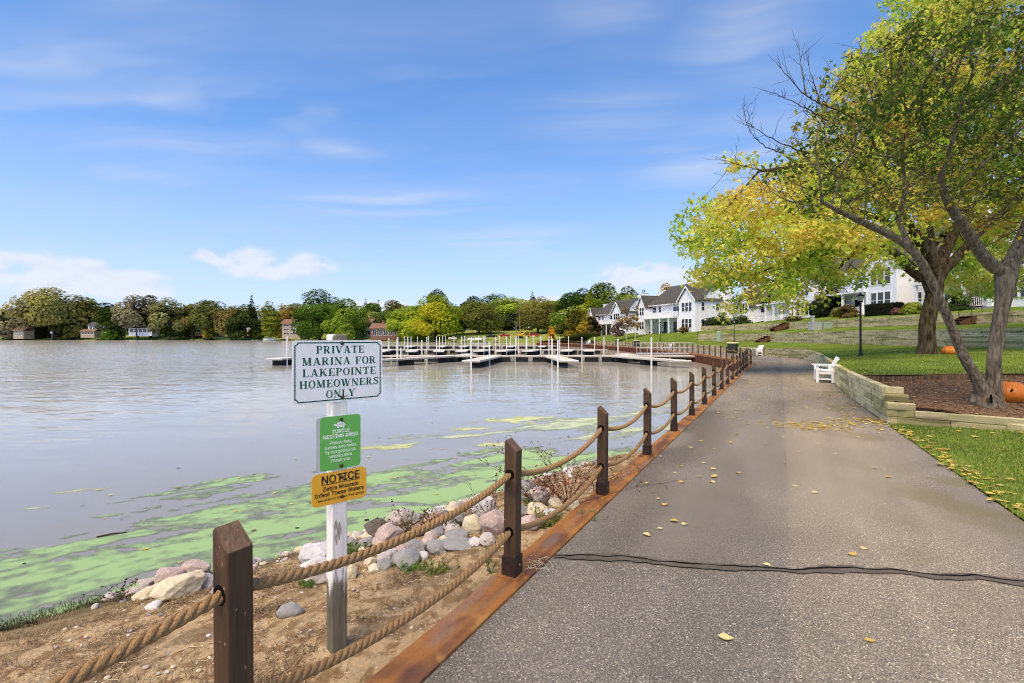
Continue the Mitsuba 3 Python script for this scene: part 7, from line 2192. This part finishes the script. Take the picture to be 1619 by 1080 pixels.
# the beach: dry grass tufts, dead roots, weeds at the water line
gz = lambda x, y: beach_z(np.atleast_1d(np.asarray(x, float)), np.atleast_1d(np.asarray(y, float)))
P_, n_ = [], 0
for _ in range(240):
    s = rg.uniform(-4.5, 4.2)
    T = float(np.interp(s, [-5, -3.2, -1.39, 0.86, 3.28, 4.24], [7.0, 5.64, 4.19, 3.23, 2.36, 1.88]))
    o = along(s, rg.uniform(0.12, 0.92) * T)
    k = rg.integers(60, 260)
    P_.append(np.column_stack([o[0] + rg.normal(size=k) * rg.uniform(0.05, 0.16), o[1] + rg.normal(size=k) * rg.uniform(0.03, 0.10)]))
P_ = np.vstack(P_)
pos = np.column_stack([P_, gz(P_[:, 0], P_[:, 1]) - 0.003])
az = rg.uniform(0, 6.28, len(pos))
L = rg.uniform(0.02, 0.09, len(pos))[:, None]
d = np.column_stack([np.cos(az), np.sin(az), rg.uniform(0.05, 0.55, len(pos))])
e = np.column_stack([-np.sin(az), np.cos(az), 0 * az]) * 0.0024
v = np.stack([pos - e, pos + e, pos + d * L], 1).reshape(-1, 3)
tint = np.where((rg.uniform(size=len(pos)) < 0.75)[:, None], np.array(C(104, 84, 60)), np.array(C(172, 146, 102))) * (1 + 0.3 * rg.normal(size=(len(pos), 1)))
whole("dry_grass", (v, np.arange(len(v)).reshape(-1, 3)), "blade", "trampled dry brown grass tufts on the sand", "grass", color=np.repeat(np.clip(tint, 0.01, 0.8), 3, 0), kind="stuff")
ms = []
for _ in range(170):
    o = along(rg.uniform(-3.5, 3.0), rg.uniform(0.2, 2.6))
    a, n = rg.uniform(0, 6.28), 7
    p = [o]
    for _ in range(n):
        a += rg.normal() * 0.6
        p.append(p[-1] + np.array([math.cos(a), math.sin(a)]) * rg.uniform(0.008, 0.028))
    p = np.array(p)
    ms.append(tube(np.column_stack([p, gz(p[:, 0], p[:, 1]) + 0.003 + 0.006 * rg.uniform(size=n + 1)]), 0.0017, 4, cap=False))
whole("dead_roots", cat(ms), "cream", "thin pale dead roots lying on the sand", "roots", smooth=True, kind="stuff")
P_ = []
for _ in range(90):
    s = rg.uniform(-5.0, 0.3)
    T = float(np.interp(s, [-5, -3.2, -1.39, 0.86], [7.0, 5.64, 4.19, 3.23]))
    o = along(s, T - abs(rg.normal()) * 0.22 + 0.02)
    k = rg.integers(60, 200)
    P_.append(np.column_stack([o[0] + rg.normal(size=k) * 0.12, o[1] + rg.normal(size=k) * 0.05]))
P_ = np.vstack(P_)
pos = np.column_stack([P_, np.maximum(gz(P_[:, 0], P_[:, 1]), WATER + 0.008)])
m, c = blades(pos, 0.035, 0.0022, rg, jitter_rgb(C(66, 66, 38), len(pos), rg, 0.35))
whole("shore_weed", m, "blade", "dark matted weed along the water's edge left of the front post", "weed", color=c, kind="stuff")


def weed(name, label, cat_, p, h, w, n, stemc, leafc, leafs, nl, heads=None, seed=0):
    """Stems that fork upward from one foot, leaves along them, seed heads at the tips."""
    r = np.random.default_rng(600 + seed)
    k = thing(name, label, cat_)
    o = np.array([p[0], p[1], float(gz(p[0], p[1])[0]) - 0.02])
    st, lp, hp = [], [], []
    for _ in range(n):
        d = np.array([r.normal() * w * 0.55, r.normal() * w * 0.4, h * r.uniform(0.55, 1.0)])
        q = o + d * np.linspace(0, 1, 7)[:, None] ** np.array([1.3, 1.3, 0.9]) + r.normal(size=(7, 3)) * 0.008
        q[0] = o
        st.append(tube(q, np.linspace(0.0035, 0.0012, 7), 4, cap=False))
        lp += [q[i] for i in r.integers(1, 7, nl)]
        hp.append(q[-1])
        for _ in range(5):
            i = r.integers(2, 6)
            e = d / np.linalg.norm(d) + r.normal(size=3) * 0.6
            e = q[i] + e / np.linalg.norm(e) * r.uniform(0.06, 0.24) * h
            st.append(tube([q[i], (q[i] + e) / 2 + r.normal(size=3) * 0.006, e], [0.0018, 0.0014, 0.0009], 3, cap=False))
            hp.append(e)
            lp += [q[i] + (e - q[i]) * r.uniform(0.2, 1)] * max(1, nl // 4)
    part(k, "stems", cat(st), stemc, smooth=True)
    if lp:
        lp = np.array(lp) + r.normal(size=(len(lp), 3)) * 0.008
        m, c = leaves(lp, leafs, r, jitter_rgb(leafc, len(lp), r, 0.3), "oval", 0.0, 0.42)
        part(k, "leaves", m, "leaf", color=c, smooth=True)
    if heads:
        ic = trimesh.creation.icosphere(subdivisions=1)
        part(k, "seed_heads", cat([(np.array(ic.vertices) * r.uniform(0.004, 0.0085) + q, np.array(ic.faces)) for q in hp]), heads, kind="stuff")


mat("stem_red", C(104, 66, 54), 0.8, 0.2)
mat("stem_brown", C(112, 90, 66), 0.8, 0.2)
mat("stem_green", C(96, 112, 58), 0.8, 0.2)
mat("seed_dark", C(74, 54, 44), 0.9, 0.1)
weed("dry_bush", "tangled reddish stemmed bush with dark seed heads between the second and third posts", "bush", (0.55, 4.72, -0.06), 0.62, 0.85, 26, "stem_red", C(150, 74, 66), 0.032, 3, "seed_dark", 1)
weed("dry_bush", "sparser reddish bush just right of the second post", "bush", (0.26, 4.90, -0.11), 0.50, 0.55, 13, "stem_red", C(140, 70, 66), 0.03, 3, "seed_dark", 2)
weed("dry_bush", "thin dry stalks with seed heads at the third post's foot", "bush", (0.92, 5.24, -0.06), 0.34, 0.4, 9, "stem_brown", C(120, 96, 60), 0.026, 2, "seed_dark", 3)
weed("dry_bush", "tall sparse dry stalks left of the second post", "bush", (-0.20, 4.47, -0.14), 0.55, 0.25, 6, "stem_brown", C(130, 110, 70), 0.026, 1, "seed_dark", 4)
weed("weed_clump", "brown green weed clump with dark seed heads among the stones", "weed", (-0.97, 4.60, -0.28), 0.30, 0.42, 20, "stem_brown", C(118, 106, 58), 0.035, 5, "seed_dark", 5)
weed("weed_clump", "green weed clump between the sign post and the dark boulder", "weed", (-1.32, 4.17, -0.28), 0.17, 0.2, 9, "stem_green", C(104, 140, 60), 0.045, 7, None, 6)
weed("weed_clump", "dry weed standing at the waterline left of the white boulder", "weed", (-0.61, 4.54, -0.21), 0.26, 0.3, 10, "stem_brown", C(120, 112, 64), 0.03, 3, "seed_dark", 7)
weed("weed_clump", "small green weed on the sand under the upper rope", "weed", (-0.72, 3.63, -0.13), 0.08, 0.14, 8, "stem_green", C(112, 146, 72), 0.045, 6, None, 8)
weed("weed_clump", "low green tufted weed on the sand right of the oval stone", "weed", (-0.55, 3.52, -0.10), 0.09, 0.20, 12, "stem_green", C(130, 140, 74), 0.04, 6, None, 9)
weed("weed_clump", "slim green weed beside the lower rope near the second post", "weed", (-0.15, 3.44, -0.06), 0.22, 0.08, 4, "stem_green", C(122, 136, 72), 0.035, 5, None, 10)
weed("weed_clump", "leafy green weed behind the second post among the stones", "weed", (0.18, 4.89, -0.12), 0.22, 0.12, 6, "stem_green", C(128, 150, 60), 0.06, 6, None, 11)
weed("weed_clump", "small green sprout by the white stones left of the sign post", "weed", (-1.51, 3.58, -0.23), 0.09, 0.12, 6, "stem_green", C(104, 142, 62), 0.04, 6, None, 12)
weed("weed_clump", "wispy dead weed at the waterline left of the front post", "weed", (-3.43, 4.25, -0.71), 0.22, 0.2, 7, "stem_brown", C(96, 92, 54), 0.025, 2, "seed_dark", 13)
weed("weed_clump", "green weed in front of the flat pink stone right of the second post", "weed", (0.27, 4.26, -0.06), 0.10, 0.22, 12, "stem_green", C(120, 132, 66), 0.04, 5, None, 14)
weed("weed_clump", "olive weed against the rusty cap before the third post", "weed", (0.41, 4.40, -0.06), 0.12, 0.3, 14, "stem_green", C(132, 134, 72), 0.04, 5, None, 15)

# leaves and bits afloat
ms, cs = [], []
fl = [(px_, py_) for px_, py_ in zip(rg.uniform(-7, 7.5, 260), rg.uniform(4.5, 17.5, 260))]
for x, y in fl:
    s, t = shore_st(x, y)
    T = float(np.interp(s, [-9, -5, -3.2, -1.39, 0.86, 3.28, 4.24, 4.7, 5.0], [10.5, 7.0, 5.64, 4.19, 3.23, 2.36, 1.88, 1.0, 0.2]))
    if t < T + 0.1 or (t > T + 5 and rg.uniform() < 0.8):
        continue
    v, f = leaf_curl(rg, rg.uniform(0.03, 0.085))
    ms.append((v * np.array([1, 1, 0.5]) + np.array([x, y, WATER + 0.010]), f))
    cs.append(np.repeat([np.array((C(216, 196, 116), C(120, 96, 60), C(60, 50, 38), C(206, 176, 84))[rg.integers(4)])], len(v), 0))
whole("floating_leaves", cat(ms), "blade", "scattered yellow and brown leaves floating near the shore", "leaves", smooth=True, color=np.vstack(cs), kind="stuff")
for (x, y, z), L, a, lab in (((-4.05, 48.06, -0.85), 0.0, 0, ""), ((-5.11, 5.95, -0.85), 0.30, 0.5, "dark stick floating at the outer edge of the algae, far left"), ((-2.43, 5.31, -0.85), 0.32, 0.1, "dark stick floating between the front post and the sign post"), ((1.78, 9.37, -0.85), 0.0, 0, "")):
    if L:
        whole("stick", tube([[x, y, WATER + 0.012], [x + L * 0.5 * math.cos(a), y + L * 0.5 * math.sin(a), WATER + 0.022], [x + L * math.cos(a), y + L * math.sin(a), WATER + 0.012]], [0.008, 0.011, 0.005], 6), "seed_dark", lab, "stick", smooth=True)

for _k in [k for k in labels if k not in scene and not any(q.startswith(k + "__") for q in scene)]:
    del labels[_k]
